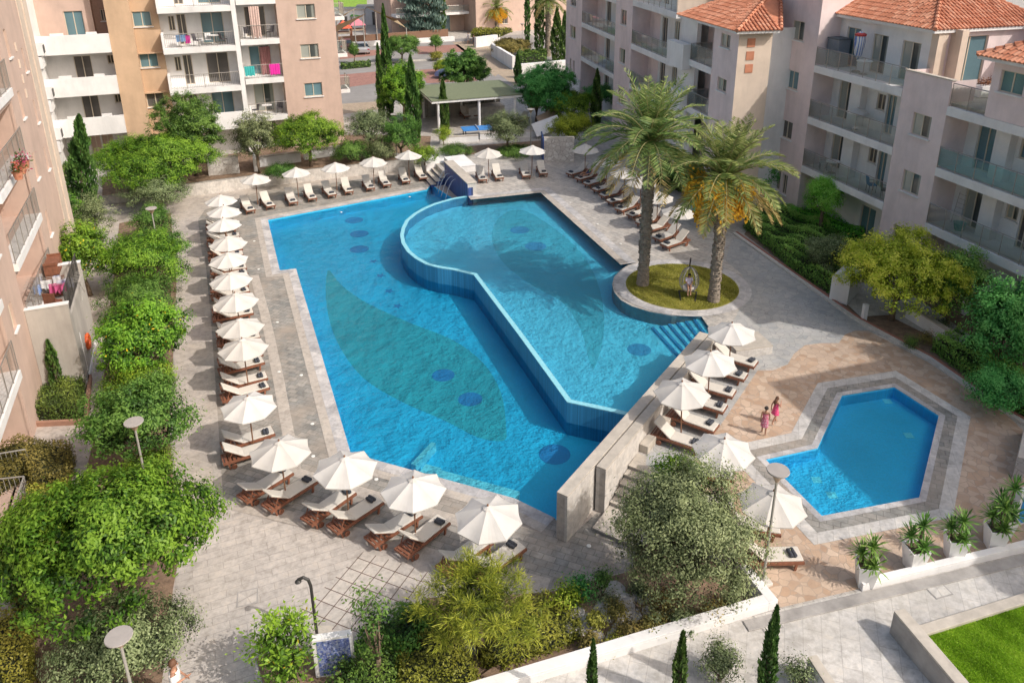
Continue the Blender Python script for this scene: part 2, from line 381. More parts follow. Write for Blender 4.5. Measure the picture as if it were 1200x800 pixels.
def pane(name, curtain, dark, split):
    """glazing with a curtain hanging behind part of it"""
    m, nt, b, out = nmat(name)
    tc = N(nt, 'ShaderNodeTexCoord'); sx = N(nt, 'ShaderNodeSeparateXYZ'); L(nt, tc.outputs['Generated'], sx.inputs[0])
    wv = N(nt, 'ShaderNodeTexWave', Scale=5.0, Distortion=1.5, Detail=2.0); L(nt, tc.outputs['Object'], wv.inputs['Vector'])
    cu = ramp(nt, wv.outputs['Fac'], [(0.0, scale(curtain, 0.75)), (1.0, curtain)])
    f = ramp(nt, sx.outputs[0], split)
    L(nt, mix(nt, f, dark, cu), b.inputs['Base Color']); b.inputs['Roughness'].default_value = 0.06
    b.inputs['Specular IOR Level'].default_value = 0.6; return m
MAT['pane_curtain'] = pane('curtained_pane', (0.40, 0.42, 0.38), (0.05, 0.06, 0.06), [(0.0, (1, 1, 1)), (0.42, (0.9,) * 3), (0.5, (0, 0, 0)), (0.8, (0.1,) * 3), (0.86, (0.7,) * 3)])
MAT['pane_blue'] = pane('painted_reflection_pane', (0.17, 0.29, 0.33), (0.09, 0.15, 0.18), [(0.0, (0.5,) * 3), (0.5, (1, 1, 1)), (1, (0.4,) * 3)])  # blue reflection put into the base colour, no curtain here
MAT['pane_dark'] = pane('dark_pane', (0.17, 0.155, 0.145), (0.05, 0.05, 0.05), [(0.0, (0.8,) * 3), (0.5, (0.4,) * 3), (1, (0.9,) * 3)])
def pooltile(name, base, var=0.06):
    m, nt, b, out = nmat(name)
    tc = N(nt, 'ShaderNodeTexCoord')
    br = N(nt, 'ShaderNodeTexBrick', Scale=1.0); br.offset = 0.0
    br.inputs['Brick Width'].default_value = 0.05; br.inputs['Row Height'].default_value = 0.05; br.inputs['Mortar Size'].default_value = 0.003
    br.inputs['Color1'].default_value = c4(scale(base, 1 + var)); br.inputs['Color2'].default_value = c4(scale(base, 1 - var)); br.inputs['Mortar'].default_value = c4(scale(base, 0.9))
    L(nt, tc.outputs['Object'], br.inputs['Vector'])
    no = N(nt, 'ShaderNodeTexNoise', Scale=0.35, Detail=4.0); L(nt, tc.outputs['Object'], no.inputs['Vector'])
    f = ramp(nt, no.outputs['Fac'], [(0.3, (0.9,) * 3), (0.7, (1.08,) * 3)])
    L(nt, mix(nt, 1.0, br.outputs['Color'], f, 'MULTIPLY'), b.inputs['Base Color']); b.inputs['Roughness'].default_value = 0.5; return m
MAT['pool_low'] = pooltile('lower_pool_tiles', (0.045, 0.56, 0.86))
MAT['pool_up'] = pooltile('upper_pool_tiles', (0.15, 0.70, 0.99))
MAT['pool_kid'] = pooltile('small_pool_tiles', (0.09, 0.62, 0.95))
MAT['leaf_low'] = pooltile('leaf_mosaic_low', (0.06, 0.46, 0.54))
MAT['leaf_up'] = pooltile('leaf_mosaic_up', (0.10, 0.56, 0.74))
MAT['ledge'] = pooltile('ledge_tiles', (0.30, 0.80, 0.92))
MAT['navy'] = pooltile('navy_mosaic', (0.04, 0.27, 0.58))
MAT['navy_up'] = pooltile('navy_mosaic_up', (0.07, 0.36, 0.66))
MAT['inf_face'] = pooltile('overflow_wall_tiles', (0.05, 0.28, 0.50), 0.2)
MAT['inf_cap'] = plain('overflow_edge_tiles', (0.26, 0.60, 0.70), 0.4, 0.15, 8)
MAT['fount'] = pooltile('fountain_blue_mosaic', (0.035, 0.07, 0.22), 0.5)
def water(name, tint, scl, amp=0.06):
    m, nt, b, out = nmat(name); nt.nodes.remove(b)
    tc = N(nt, 'ShaderNodeTexCoord')
    mp = N(nt, 'ShaderNodeMapping'); mp.inputs['Rotation'].default_value = (0, 0, rad(25)); mp.inputs['Scale'].default_value = (1.0, 1.9, 1.0)
    L(nt, tc.outputs['Object'], mp.inputs['Vector'])
    n1 = N(nt, 'ShaderNodeTexNoise', Scale=scl, Detail=3.0, Roughness=0.55, Distortion=0.6); L(nt, mp.outputs[0], n1.inputs['Vector'])
    n2 = N(nt, 'ShaderNodeTexNoise', Scale=scl * 0.28, Detail=2.0); L(nt, tc.outputs['Object'], n2.inputs['Vector'])
    ad = N(nt, 'ShaderNodeMath', operation='MULTIPLY_ADD'); ad.inputs[1].default_value = 1.5
    L(nt, n2.outputs['Fac'], ad.inputs[0]); L(nt, n1.outputs['Fac'], ad.inputs[2])
    bp = N(nt, 'ShaderNodeBump', Strength=0.35, Distance=0.10); L(nt, ad.outputs[0], bp.inputs['Height'])
    t = N(nt, 'ShaderNodeBsdfTransparent')
    ripple_light = ramp(nt, n1.outputs['Fac'], [(0.28, scale(tint, 1 - amp)), (0.50, tint), (0.62, scale(tint, 1 + amp * 0.3)), (0.74, tuple(min(1.0, v + amp * 1.2) for v in tint))])  # streaks of refracted light put into the water tint
    L(nt, ripple_light, t.inputs[0])
    g = N(nt, 'ShaderNodeBsdfGlossy', Roughness=0.04); L(nt, bp.outputs[0], g.inputs['Normal'])
    fr = N(nt, 'ShaderNodeFresnel', IOR=1.34); L(nt, bp.outputs[0], fr.inputs['Normal'])
    ms = N(nt, 'ShaderNodeMixShader'); L(nt, fr.outputs[0], ms.inputs[0]); L(nt, t.outputs[0], ms.inputs[1]); L(nt, g.outputs[0], ms.inputs[2])
    L(nt, ms.outputs[0], out.inputs[0]); return m
MAT['water_low'] = water('lower_pool_water', (0.62, 0.93, 0.985), 5.0, 0.035)
MAT['water_up'] = water('upper_pool_water', (0.78, 0.97, 1.0), 6.0, 0.025)
MAT['water_kid'] = water('small_pool_water', (0.6, 0.94, 0.99), 6.0, 0.012)
def jetmat():
    m, nt, b, out = nmat('falling_water')
    b.inputs['Base Color'].default_value = (0.75, 0.83, 0.9, 1); b.inputs['Roughness'].default_value = 0.2
    t = N(nt, 'ShaderNodeBsdfTransparent'); ms = N(nt, 'ShaderNodeMixShader'); ms.inputs[0].default_value = 0.45
    L(nt, b.outputs[0], ms.inputs[1]); L(nt, t.outputs[0], ms.inputs[2]); L(nt, ms.outputs[0], out.inputs[0]); return m
MAT['jet'] = jetmat()
def flat(name, col, rough=0.7, var=0.1): return plain(name, col, rough, var, 6.0)
# ------------------------------------------------------------------ plan of the place
ZL = -0.68; ZU = 0.9                      # the upper terrace lies 0.9 m above the lower pool deck
WD = Vector((6.74, 10.51, 0)).normalized()         # direction of the pool wall
WN = Vector((WD.y, -WD.x, 0))                      # towards the terrace
W0, W1 = Vector((0.88, 20.4, 0)), Vector((7.62, 30.91, 0))
low_edge = pts([(500, 222.5), (314, 258), (328, 317), (347, 315), (411, 531), (603, 584), (650, 607)])
inf_line = pts([(736, 484), (713.5, 478.7), (666.7, 468.7), (610, 391), (556.7, 320.5), (531, 314.5), (514, 312), (500, 308.2), (488, 301.5), (478.5, 293.5), (472.5, 284),
                (470.8, 275), (472.5, 266.5), (477, 257.5), (486, 250), (497, 243.5), (510, 238), (529, 232.5), (548, 229)], ZU)
FB = at(521, 189, 1.85); FF = at(548, 214.5, 1.85)
low_pool = low_edge + [W0, W0 + WD * 6.35] + inf_line[1:] + [Vector((FF.x, FF.y, 0)), at(505, 216)]
up_edge = pts([(548, 229), (643, 219.5), (745.5, 307.5), (735, 311), (727, 316.5), (719.5, 324.5), (717.5, 333), (719.5, 342), (727, 351), (740, 358.5), (762, 365), (787, 369.5), (822, 370.5), (839, 395)], ZU)
W1b = W1 - WD * 0.3
up_pool = up_edge + [W1b, Vector((W0 + WD * 6.7))] + inf_line[1:-1]
kid = pts([(986.7, 463.7), (1048, 453.7), (1100, 487), (1077, 583), (963, 604.7), (897, 538.5), (958, 525)], ZU)
# ---- ground to the horizon, with the pit of the lower pool left open
m = MB(); m.sheet([(-900, -200), (900, -200), (900, 1500), (-900, 1500)], -0.16, [ring(low_pool, 0.05)])
structure('ground', m, MAT['earth'])
m = MB(); m.sheet(pts([(-600, 1100), (700, 1400), (1500, 700), (1200, 180), (-500, 180)]), 0.0, [low_pool]); m.v = [v for v in m.v]
structure('pool_deck', m, MAT['deck'])
# ---- raised terrace: everything right of and behind the pools
stair_foot = at(687, 608, 0.0)
ss = (stair_foot - W0).dot(WD); st = 0.85             # along the wall, and off it
SW = 2.2; TR = 0.34
top_s = ss + 6 * TR + 0.9
ter = [Vector(v) for v in up_edge] + [W1 + WN * 0.05, W0 + WD * top_s + WN * 0.42, W0 + WD * top_s + WN * (st + SW)]
ter += pts([(800, 612), (858, 664), (897, 716), (790, 748), (600, 806), (480, 860)], ZU) + [Vector((-1, 5, ZU)), Vector((90, 5, ZU)), Vector((300, 300, ZU)), Vector((-300, 300, ZU)), Vector((-300, 62, ZU))]
ter += pts([(60, 232), (150, 222), (243, 214), (300, 206), (400, 195), (470, 188), (503, 184)], ZU) + [Vector((FB.x, FB.y, ZU))]
m = MB(); m.sheet(ter, ZU, [kid]); m.m = 1; m.walls(ter, -0.3, ZU)
structure('upper_terrace', m, [MAT['terrace'], MAT['wallstone']])
def sheet(name, poly, z, mat, holes=(), **kw):
    m = MB(); m.sheet(poly, z, holes); return structure(name, m, mat)
# ---- lower deck strips
sheet('slate_paving', pts([(232, 258), (240, 246), (300, 226), (478, 203), (500, 210)]) + low_edge + pts([(667, 630), (700, 600), (716, 606), (740, 632), (740, 668), (640, 690), (532, 676), (435, 636), (259, 591), (250, 440), (243, 350)]), 0.004, MAT['slate'])
sheet('plaza_paving', pts([(259, 594), (435, 640), (640, 694), (560, 800), (420, 1000), (120, 1000), (205, 790), (206, 660)]), 0.008, MAT['plaza'])
sheet('tiled_square', pts([(426, 646), (505, 671), (482, 700), (470, 735), (400, 760), (322, 742)]), 0.012, MAT['grid'])
sheet('front_kerb_strip', strip(pts([(259, 594), (435, 638), (545, 672), (640, 694)]), 0, 0.55), 0.016, MAT['beige_strip'])
sheet('pool_coping', strip(low_edge, 0.0, -0.45), 0.02, MAT['coping'])
sheet('coping_strip', strip(low_edge, -0.45, -0.80), 0.016, MAT['beige_strip'])
sheet('beige_paving_strip', strip(pts([(303, 322), (316, 368), (332, 440), (353, 549), (413, 567), (470, 584), (540, 605), (600, 625)]), 0.0, -0.45), 0.012, MAT['beige_strip'])
sheet('walkway_edge_strip', strip(pts([(240, 300), (247, 370), (254, 470), (262, 592)]), 0.0, -0.28), 0.010, MAT['beige_strip'])
# ---- lower pool
m = MB(); m.sheet(low_pool, ZL); m.walls(low_pool, ZL, 0.0); lp = structure('lower_pool_floor', m, MAT['pool_low'])
sheet('lower_pool_water', low_pool, -0.09, MAT['water_low'])
def spline(px, n=6):
    r = []; k = len(px)
    for i in range(k):
        p0, p1, p2, p3 = (px[(i + j) % k] for j in (-1, 0, 1, 2))
        for t in range(n):
            t /= n
            r.append(tuple(0.5 * (2 * b + (c - a) * t + (2 * a - 5 * b + 4 * c - d) * t * t + (3 * b - a - 3 * c + d) * t ** 3) for a, b, c, d in zip(p0, p1, p2, p3)))
    return r
def inlay(name, px, z, mat, parent):
    m = MB(); m.sheet(pts(px, z), z); return m.build(name, mat, parent)
inlay('leaf_mosaic', spline([(384, 317), (400, 334), (430, 355), (480, 378), (530, 398), (566, 425), (587, 460), (593, 500), (590, 516), (560, 512), (520, 492), (470, 470), (425, 442), (396, 402), (383, 360)], 4), ZL + 0.004, MAT['leaf_low'], lp)
def disc(px, py, r, z, mat, parent, name='round_mosaic'):
    c = at(px, py, z); m = MB(); m.sheet([(c.x + r * math.cos(t * math.pi / 14), c.y + r * math.sin(t * math.pi / 14), z) for t in range(28)], z); return m.build(name, mat, parent)
for x, y, r in ((415, 258, 0.62), (421, 274, 0.62), (421, 292, 0.6), (519.5, 439.5, 0.52), (551, 467.5, 0.53), (650, 532, 0.62)):
    disc(x, y, r, ZL + 0.005, MAT['navy'], lp)
for x, y in ((438, 306), (446, 323), (456, 341), (466, 358.5)):
    c = at(x, y, ZL + 0.005); m = MB(); star = []
    for t in range(10):
        r = 0.33 if t % 2 == 0 else 0.15
        star.append((c.x + r * math.cos(t * math.pi / 5), c.y + r * math.sin(t * math.pi / 5), ZL + 0.005))
    m.sheet(star, ZL + 0.005); m.build('star_mosaic', MAT['navy'], lp)
# entry steps in the front corner of the lower pool
fe = (low_edge[6] - low_edge[5]).normalized(); fn = Vector((-fe.y, fe.x, 0))
m = MB()
for i in range(4):
    a = low_edge[5] + fe * 0.1 + fn * 0.02; 
    m.obox(a + fe * 0.85 + fn * (0.15 + 0.19 * i) + Vector((0, 0, -0.26 - 0.11 * i - 0.25)), fe * 0.95, fn * (0.16 + 0.19 * i), Vector((0, 0, 0.25)))
tag(fix_normals(m.build('pool_entry_steps', MAT['pool_low'])), kind='structure')
e5 = (low_edge[5] - low_edge[4]).normalized(); n5 = Vector((-e5.y, e5.x, 0)); l5 = (low_edge[5] - low_edge[4]).length
for k0, k1, w_, z_ in ((0.50, 0.99, 0.62, -0.20), (0.40, 0.50, 0.9, -0.36)):
    a = low_edge[4] + e5 * (l5 * (k0 + k1) / 2); m = MB(); m.obox(a + n5 * (w_ / 2 + 0.01) + Vector((0, 0, z_ - 0.16)), e5 * (l5 * (k1 - k0) / 2), n5 * (w_ / 2), Vector((0, 0, 0.16)))
    tag(fix_normals(m.build('pool_ledge', MAT['ledge'])), kind='structure')
m = MB(); m.obox(at(497, 541, ZL) + Vector((0, 0, 0.2)), (at(508, 527, ZL) - at(484, 553, ZL)) * 0.5, e5 * 0.10, Vector((0, 0, 0.2))); tag(fix_normals(m.build('pool_ledge', MAT['ledge'])), kind='structure')
# ---- upper pool with its overflow wall
ZF = 0.25
m = MB(); m.sheet(up_pool, ZF); m.walls(up_edge, ZF, ZU, closed=False); upf = structure('upper_pool_floor', m, MAT['pool_up'])
sheet('upper_pool_water', up_pool, 0.845, MAT['water_up'])
iw = thing('overflow_wall', 'curved blue tiled overflow wall dividing the upper pool from the lower pool', 'pool wall')
il = [W0 + WD * 6.5] + inf_line
o_, i_ = strip(il, 0.10, 0.10)[:len(il)], strip(il, -0.12, -0.12)[:len(il)]
m = MB()
for lp_ in (o_, i_):
    m.walls([Vector((p.x, p.y, 0)) for p in lp_], ZL, 0.83, closed=False)
fix_normals(m.build('wall_face', MAT['inf_face'], iw))
m = MB(); m.sheet(o_ + i_[::-1], 0.872); m.walls(o_ + i_[::-1], 0.83, 0.872); m.build('wall_edge', MAT['inf_cap'], iw)
inlay('leaf_mosaic', spline([(606, 246), (622, 250), (650, 268), (680, 295), (700, 330), (708, 372), (705, 405), (696, 432), (690, 420), (680, 385), (660, 355), (625, 335), (592, 310), (577, 283), (580, 262), (592, 250)], 4), ZF + 0.004, MAT['leaf_up'], upf)
for x, y, r in ((609, 269.5, 0.62), (627.5, 288.5, 0.66), (749, 409.5, 0.55)):
    disc(x, y, r, ZF + 0.005, MAT['navy_up'], upf)
s0, s1, s2, s3 = at(822, 370.5, ZU), at(839, 395, ZU), at(796, 405, ZU), at(764, 371, ZU)
for i in range(6):                                   # submerged entry steps with dark nosings
    t0, t1 = i / 6, (i + 1) / 6
    a, b, c, d = s0.lerp(s3, t0), s1.lerp(s2, t0), s1.lerp(s2, t1), s0.lerp(s3, t1)
    z = 0.74 - 0.08 * i
    m = MB(); m.prism([d, c, b, a], ZF, z)
    st_ = tag(fix_normals(m.build('entry_step', MAT['pool_up'])), 'submerged pale blue pool entry step, %s from the deck' % ordinal(i), 'pool step', 'entry steps of the upper pool')
    e = (d - a).normalized() * 0.13
    m = MB(); m.sheet([d - e, c - e, c, d], z + 0.004); m.build('nosing', MAT['navy'], st_)
sheet('upper_coping', strip(up_edge[:3], 0.0, -0.5), ZU + 0.012, MAT['coping'])
sheet('upper_coping_strip', strip(up_edge[:3], -0.5, -0.95), ZU + 0.008, MAT['beige_strip'])
# ---- palm island
ic = at(799, 338, ZU); ia = (at(865, 338, ZU) - at(733, 338, ZU)).length / 2; ib = (at(799, 310, ZU) - at(799, 363.5, ZU)).length / 2
ic = (at(799, 310, ZU) + at(799, 363.5, ZU)) / 2
def ell(k, n=44): return [Vector((ic.x + (ia + k) * math.cos(2 * math.pi * t / n), ic.y + (ib + k) * math.sin(2 * math.pi * t / n), 0)) for t in range(n)]
sheet('island_coping', ell(0.62), ZU + 0.020, MAT['coping'], [ell(0.0)])
sheet('island_lawn', ell(0.0), ZU + 0.03, MAT['dry_lawn'])
# ---- small pool
m = MB(); m.sheet(kid, 0.42); m.walls(kid, 0.42, ZU); structure('small_pool_floor', m, MAT['pool_kid'])
sheet('small_pool_water', kid, 0.83, MAT['water_kid'])
k1, k2, k3 = ring(kid, 0.22), ring(kid, 0.62), ring(kid, 1.05)
sheet('small_pool_coping', k1, ZU + 0.024, MAT['coping'], [kid]); sheet('small_pool_band', k2, ZU + 0.020, MAT['slate'], [k1]); sheet('small_pool_border', k3, ZU + 0.016, MAT['path'], [k2])
# ---- terrace surfaces
sheet('riven_stone_paving', pts([(795, 455), (822, 408), (846, 396), (862, 372), (875, 345), (870, 322), (850, 305), (858, 280), (867, 280), (1000, 374), (1017, 387), (990, 392), (983, 402), (945, 404), (923, 427), (888, 434), (843, 500), (800, 560), (757, 545), (760, 500)], ZU), ZU + 0.004, MAT['terrace_grey'])
sheet('crazy_paving', pts([(843, 500), (888, 434), (906, 434), (923, 427), (930, 415), (943, 404.5), (962, 402), (983, 402), (990, 392), (1002, 387.5), (1017, 387.5), (1087, 424), (1183, 489), (1215, 520), (1215, 632), (1010, 689), (900, 715), (858, 664), (800, 612), (770, 590), (800, 556)], ZU), ZU + 0.008, MAT['tan'], [k3])
sheet('white_path', pts([(1400, 586), (1010, 692), (900, 717), (790, 750), (600, 808), (480, 880), (1000, 1500), (1900, 800)], ZU), ZU + 0.006, MAT['path'])
lawn_px = [(1078, 741), (1400, 640), (1700, 900), (1220, 905)]
sheet('lawn_base', pts(lawn_px, ZU), ZU + 0.03, MAT['lawn'])
# ---- planting beds
sheet('left_planting_bed', pts([(140, 262), (200, 250), (207, 330), (203, 420), (198, 500), (203, 560), (220, 600), (203, 690), (190, 800), (60, 860), (20, 760), (90, 600), (118, 480), (128, 380)]), 0.03, MAT['soil'])
sheet('back_planting_bed', pts([(120, 230), (243, 212), (300, 205), (400, 194), (470, 187), (503, 183), (505, 160), (430, 158), (380, 160), (250, 185), (120, 208)], ZU), ZU + 0.03, MAT['soil'])
sheet('pool_bar_bed', pts([(545, 182), (660, 173), (660, 163), (545, 172)], ZU), ZU + 0.03, MAT['soil'])
sheet('right_planting_bed', pts([(872, 275), (1000, 368), (1087, 416), (1183, 484), (1260, 520), (1300, 420), (1180, 320), (1000, 262), (945, 230), (900, 235)], ZU), ZU + 0.03, MAT['soil'])
fb = [at(640, 694, 0), at(740, 668, 0), at(744, 634, 0), W0 + WD * ss + WN * (st + SW) ]
front_bed = [(640, 694, 0.02), (742, 668, 0.02), (746, 640, 0.25), (790, 630, 0.6), (852, 668, 0.7), (882, 716, 0.7), (790, 744, 0.7), (600, 800, 0.6), (480, 850, 0.5), (330, 880, 0.05), (300, 770, 0.02), (400, 762, 0.02), (472, 735, 0.02), (500, 700, 0.02)]
m = MB(); m.sheet([at(*p) for p in front_bed]); structure('front_planting_bed', m, MAT['soil'])
from mathutils.bvhtree import BVHTree
BED = BVHTree.FromPolygons(m.v, m.f)
def on_bed(x, y, z0):
    """ground level of the sloping front bed below a surveyed point"""
    p = at(x, y, z0)
    for _ in range(4):
        h = BED.ray_cast(Vector((p.x, p.y, 5)), Vector((0, 0, -1)))[0]
        if h is None: return z0
        z0 = h.z; p = at(x, y, z0)
    return z0
# ---- far car park and road
sheet('car_park', pts([(380, 130), (620, 105), (660, 60), (620, 40), (300, 62), (300, 120)], ZU), ZU + 0.01, MAT['road'])
for name, px, mt in (('red_parking_bay', [(398, 88), (445, 84), (440, 98), (398, 104)], 'red_bay'), ('red_parking_bay', [(492, 82), (540, 79), (560, 95), (500, 98)], 'red_bay'), ('tan_parking_bay', [(400, 122), (446, 119), (446, 128), (400, 134)], 'tan_bay'),
                     ('red_parking_bay', [(398, 62), (450, 58), (450, 64), (398, 70)], 'red_bay'), ('red_parking_bay', [(486, 55), (545, 52), (560, 60), (490, 64)], 'red_bay'), ('tan_parking_bay', [(446, 84), (491, 82), (498, 96), (442, 97)], 'tan_bay'), ('tan_parking_bay', [(530, 50), (552, 48), (600, 75), (580, 90)], 'tan_bay')):
    sheet(name, pts(px, ZU), ZU + 0.018, MAT[mt])
for px in ([(398, 77), (450, 74), (520, 70), (560, 68)], [(398, 56), (470, 51), (530, 46)]):
    m = MB(); s_ = strip(pts(px, ZU), -0.15, 0.15); m.prism(s_, ZU, ZU + 0.18); structure('parking_kerb', m, MAT['kerb'])
sheet('far_lawn', pts([(390, 12), (430, 8), (430, -10), (390, -10)], ZU), ZU + 0.02, MAT['lawn'])

FLm = plain('floor_light_white', (0.75, 0.75, 0.72), 0.4, 0.05)
for x, y, z0 in ((298, 283, 0), (303, 316, 0), (325, 378, 0), (327, 436, 0), (353, 440, 0), (366, 497, 0), (441, 562, 0), (367, 535, 0), (560, 590, 0), (480, 231, 0), (400, 249, 0), (668, 238, .9), (700, 263, .9), (727, 286, .9), (690, 640, 0), (720, 612, 0)):
    p = at(x, y, z0); m = MB(); m.lathe([(0.075, 0), (0.075, 0.012), (0.05, 0.02)], 14); o = m.build('floor_light', FLm); o.location = (p.x, p.y, z0 + 0.022); tag(o, 'small round white light set flush in the pool surround paving', 'floor light', 'floor lights round the big pool')
for x, y, z0, lab in ((900, 728, .9, 'square drain cover on the pale path beside the planter wall corner'), (1098, 690, .9, 'square drain cover on the pale path towards the lawn'), (290, 700, 0, 'square drain cover in the middle of the plaza')):
    p = at(x, y, z0); m = MB(); m.box(-0.3, 0.3, -0.3, 0.3, 0, 0.008); m.m = 1; m.box(-0.26, 0.26, -0.26, 0.26, 0.008, 0.011); o = m.build('drain_cover', [MAT['concrete'], MAT['path'] if z0 else MAT['plaza']]); o.location = (p.x, p.y, z0 + 0.010); o.rotation_euler = (0, 0, rad(17)); tag(o, lab, 'drain cover')

for x, y, nm in ((957, 562, 'floor_drain'), (975, 580, 'floor_drain'), (1040, 470, 'floor_drain'), (1065, 510, 'floor_drain')):
    c = at(x, y, 0.424); m = MB(); m.box(c.x - .16, c.x + .16, c.y - .16, c.y + .16, 0.42, 0.426); o = m.build(nm, MAT['ledge']); tag(o, kind='structure')
# ------------------------------------------------------------------ pool wall, stairs, fountain, garden walls
def wallbox(name, label, cat, a, b, th, z0, z1, mat, capmat=None, off=0.0, cap=0.0, group=None, side=1):
    """straight wall from a to b; thickness th to the right of travel (side=1)"""
    a, b = Vector((a[0], a[1], 0)), Vector((b[0], b[1], 0)); d = (b - a).normalized(); n = Vector((d.y, -d.x, 0)) * side
    t = thing(name, label, cat, tuple(a + Vector((0, 0, z0))), math.atan2(d.y, d.x), group)
    Lh = (b - a).length; y0, y1 = (-off - th, -off) if side == 1 else (off, off + th)
    ch = 0.07 if capmat else 0
    m = MB(); m.box(0, Lh, y0, y1, 0, z1 - z0 - ch); m.build('wall_body', mat, t, bevel=0.015)
    if capmat:
        m = MB(); m.box(-cap, Lh + cap, y0 - cap, y1 + cap, z1 - z0 - ch, z1 - z0); m.build('wall_cap', capmat, t, bevel=0.012)
    return t
LW = (W1 - W0).length
wallbox('pool_wall', 'long stone clad wall with pale cap rising along the right side of the big pool', 'wall', W0, W0 + WD * (LW - 0.2), 0.40, -1.0, 1.85, MAT['wallstone'], MAT['cap'], 0.0)
w2 = at(696.5, 544.5, 1.85); w2s = (w2 - W0).dot(WD)
wallbox('terrace_wall', 'lower twin wall of pale stone behind the pool wall beside the stairs', 'wall', W0 + WD * w2s, W0 + WD * (LW + 0.1), 0.36, 0.0, 1.85, MAT['wallstone'], MAT['cap'], 0.46)
t = thing('pool_stairs', 'flight of stone steps climbing beside the pool wall to the terrace', 'stairs', tuple(W0 + WD * ss + WN * 0.84), math.atan2(WD.y, WD.x))
for i in range(6):
    x0 = -0.35 if i == 0 else 0.9 + TR * (i - 1)
    m = MB(); m.box(x0, 0.9 + TR * i if i else 0.9, -SW, -0.01, 0.0, 0.15 * (i + 1) - 0.04); m.m = 1
    m.box(x0 - 0.03, 0.9 + TR * i if i else 0.9, -SW, -0.01, 0.15 * (i + 1) - 0.04, 0.15 * (i + 1)); m.build('stair_step', [MAT['concrete'], MAT['cap']], t)
m = MB(); m.box(0.9 + TR * 5, 0.9 + TR * 6.2, -SW - 0.3, 0, 0.0, ZU + 0.003); m.build('stair_landing', MAT['cap'], t)
m = MB(); m.box(-0.2, 0.9 + TR * 6, -SW - 0.35, -SW - 0.02, 0, 1.15); m.build('side_wall', MAT['wallstone'], t)
# ledge between wall and loungers
wallbox('stone_bench', 'low pale stone bench at the foot of the terrace wall', 'bench', W0 + WD * (top_s + 0.2), W0 + WD * (LW - 0.2), 0.34, ZU, ZU + 0.32, MAT['cap'], None, 0.83)
# end block near the pool steps
a = at(829, 405, ZU); wallbox('stone_plinth', 'broad low stone plinth at the far end of the pool wall under an umbrella', 'plinth', at(845, 404, ZU), at(887, 398, ZU), 1.3, ZU, ZU + 0.45, MAT['wallstone'], MAT['cap'], 0.0, group=None)
# fountain: blue mosaic wall with steps on its left
fd = Vector((FF.x - FB.x, FF.y - FB.y, 0)); FL = fd.length; fd.normalize()
t = thing('fountain_wall', 'blue mosaic fountain wall with pale cap spilling water into the lower pool', 'fountain', (FB.x, FB.y, 0), math.atan2(fd.y, fd.x))
m = MB(); m.box(0, FL, 0.0, 0.62, -1.0, 1.78); m.build('wall_body', MAT['wallstone'], t)
m = MB(); m.box(0.0, FL, -0.03, 0.0, -1.0, 1.78); m.build('mosaic_face', MAT['fount'], t)
m = MB(); m.box(FL, FL + 0.03, -0.03, 0.36, 0.0, 1.5); m.build('mosaic_end', MAT['fount'], t)
m = MB(); m.box(-0.02, FL + 0.05, -0.06, 0.66, 1.78, 1.86); m.build('wall_cap', MAT['cap'], t, bevel=0.01)
flip = -1 if Vector((fd.y, -fd.x, 0)).x < 0 else 1
fl = Vector((fd.y, -fd.x, 0))                       # left of the wall is -y locally: fd rotated clockwise
for i, (s_, r) in enumerate(((0.10, 0.85), (0.24, 0.95), (0.38, 0.95), (0.52, 0.85))):
    p = Vector((FB.x, FB.y, 0)) + fd * (FL * s_) + fl * 0.03
    path = [p + fl * (r * q) + Vector((0, 0, 1.30 + 0.35 * q - 1.85 * q * q)) for q in [j / 9 for j in range(10)]]
    m = MB(); m.tube(path, [0.018 + 0.012 * j / 9 for j in range(10)], 6)
    tag(m.build('water_jet', MAT['jet'], None, smooth=True), 'thin white water arc falling from the fountain wall, %s from its back end' % ordinal(i), 'water jet', 'fountain water jets')
t = thing('fountain_steps', 'four pale stone steps with dark risers behind the blue fountain wall', 'stairs', (FB.x, FB.y, 0), math.atan2(fd.y, fd.x))
for i in range(4):
    m = MB(); m.box(-2.6, -0.01, 0.5 - 0.40 * (i + 1), 0.5 - 0.40 * i, -0.1, 0.80 - 0.21 * i - 0.05); m.m = 1; m.box(-2.62, 0.0, 0.5 - 0.40 * (i + 1) - 0.03, 0.5 - 0.40 * i, 0.80 - 0.21 * i - 0.05, 0.80 - 0.21 * i); m.build('stair_step', [MAT['fount'], MAT['cap']], t)
m = MB(); m.box(-5.0, -2.63, -0.75, 2.4, 0, 0.98); m.build('stair_landing', MAT['white'], t, bevel=0.02)
t = thing('white_platform', 'flat white stone slab behind the fountain wall', 'platform', (FB.x, FB.y, ZU), math.atan2(fd.y, fd.x))
m = MB(); m.box(-2.58, 0.3, 0.70, 2.3, -0.2, 0.45); m.build('slab', MAT['white'], t, bevel=0.02)
m = MB(); m.box(-2.6, 0.33, 0.68, 2.33, 0.45, 0.50); m.build('slab_cap', MAT['white'], t, bevel=0.01)
# white rubble walls beside the back rows
t = wallbox('rubble_wall', 'white rubble stone wall at the far left corner of the walkway', 'wall', at(247, 218.5, 0.0), at(283, 215, 0.0), 0.35, 0.0, 2.25, MAT['rubble'], MAT['cap'], 0.0)
m = MB(); m.box(3.2, 3.5, -0.36, 1.9, 0, 1.9); m.build('return_wall', MAT['white'], t)
t = wallbox('rubble_wall', 'white rubble stone wall behind the pair of umbrellas right of the fountain', 'wall', at(637, 189, ZU), at(672, 188.5, ZU), 0.35, ZU, ZU + 2.0, MAT['rubble'], MAT['cap'], 0.0)
m = MB(); m.box(-0.1, 0.0, -0.36, 1.9, 0, 1.9); m.build('return_wall', MAT['fount'], t)
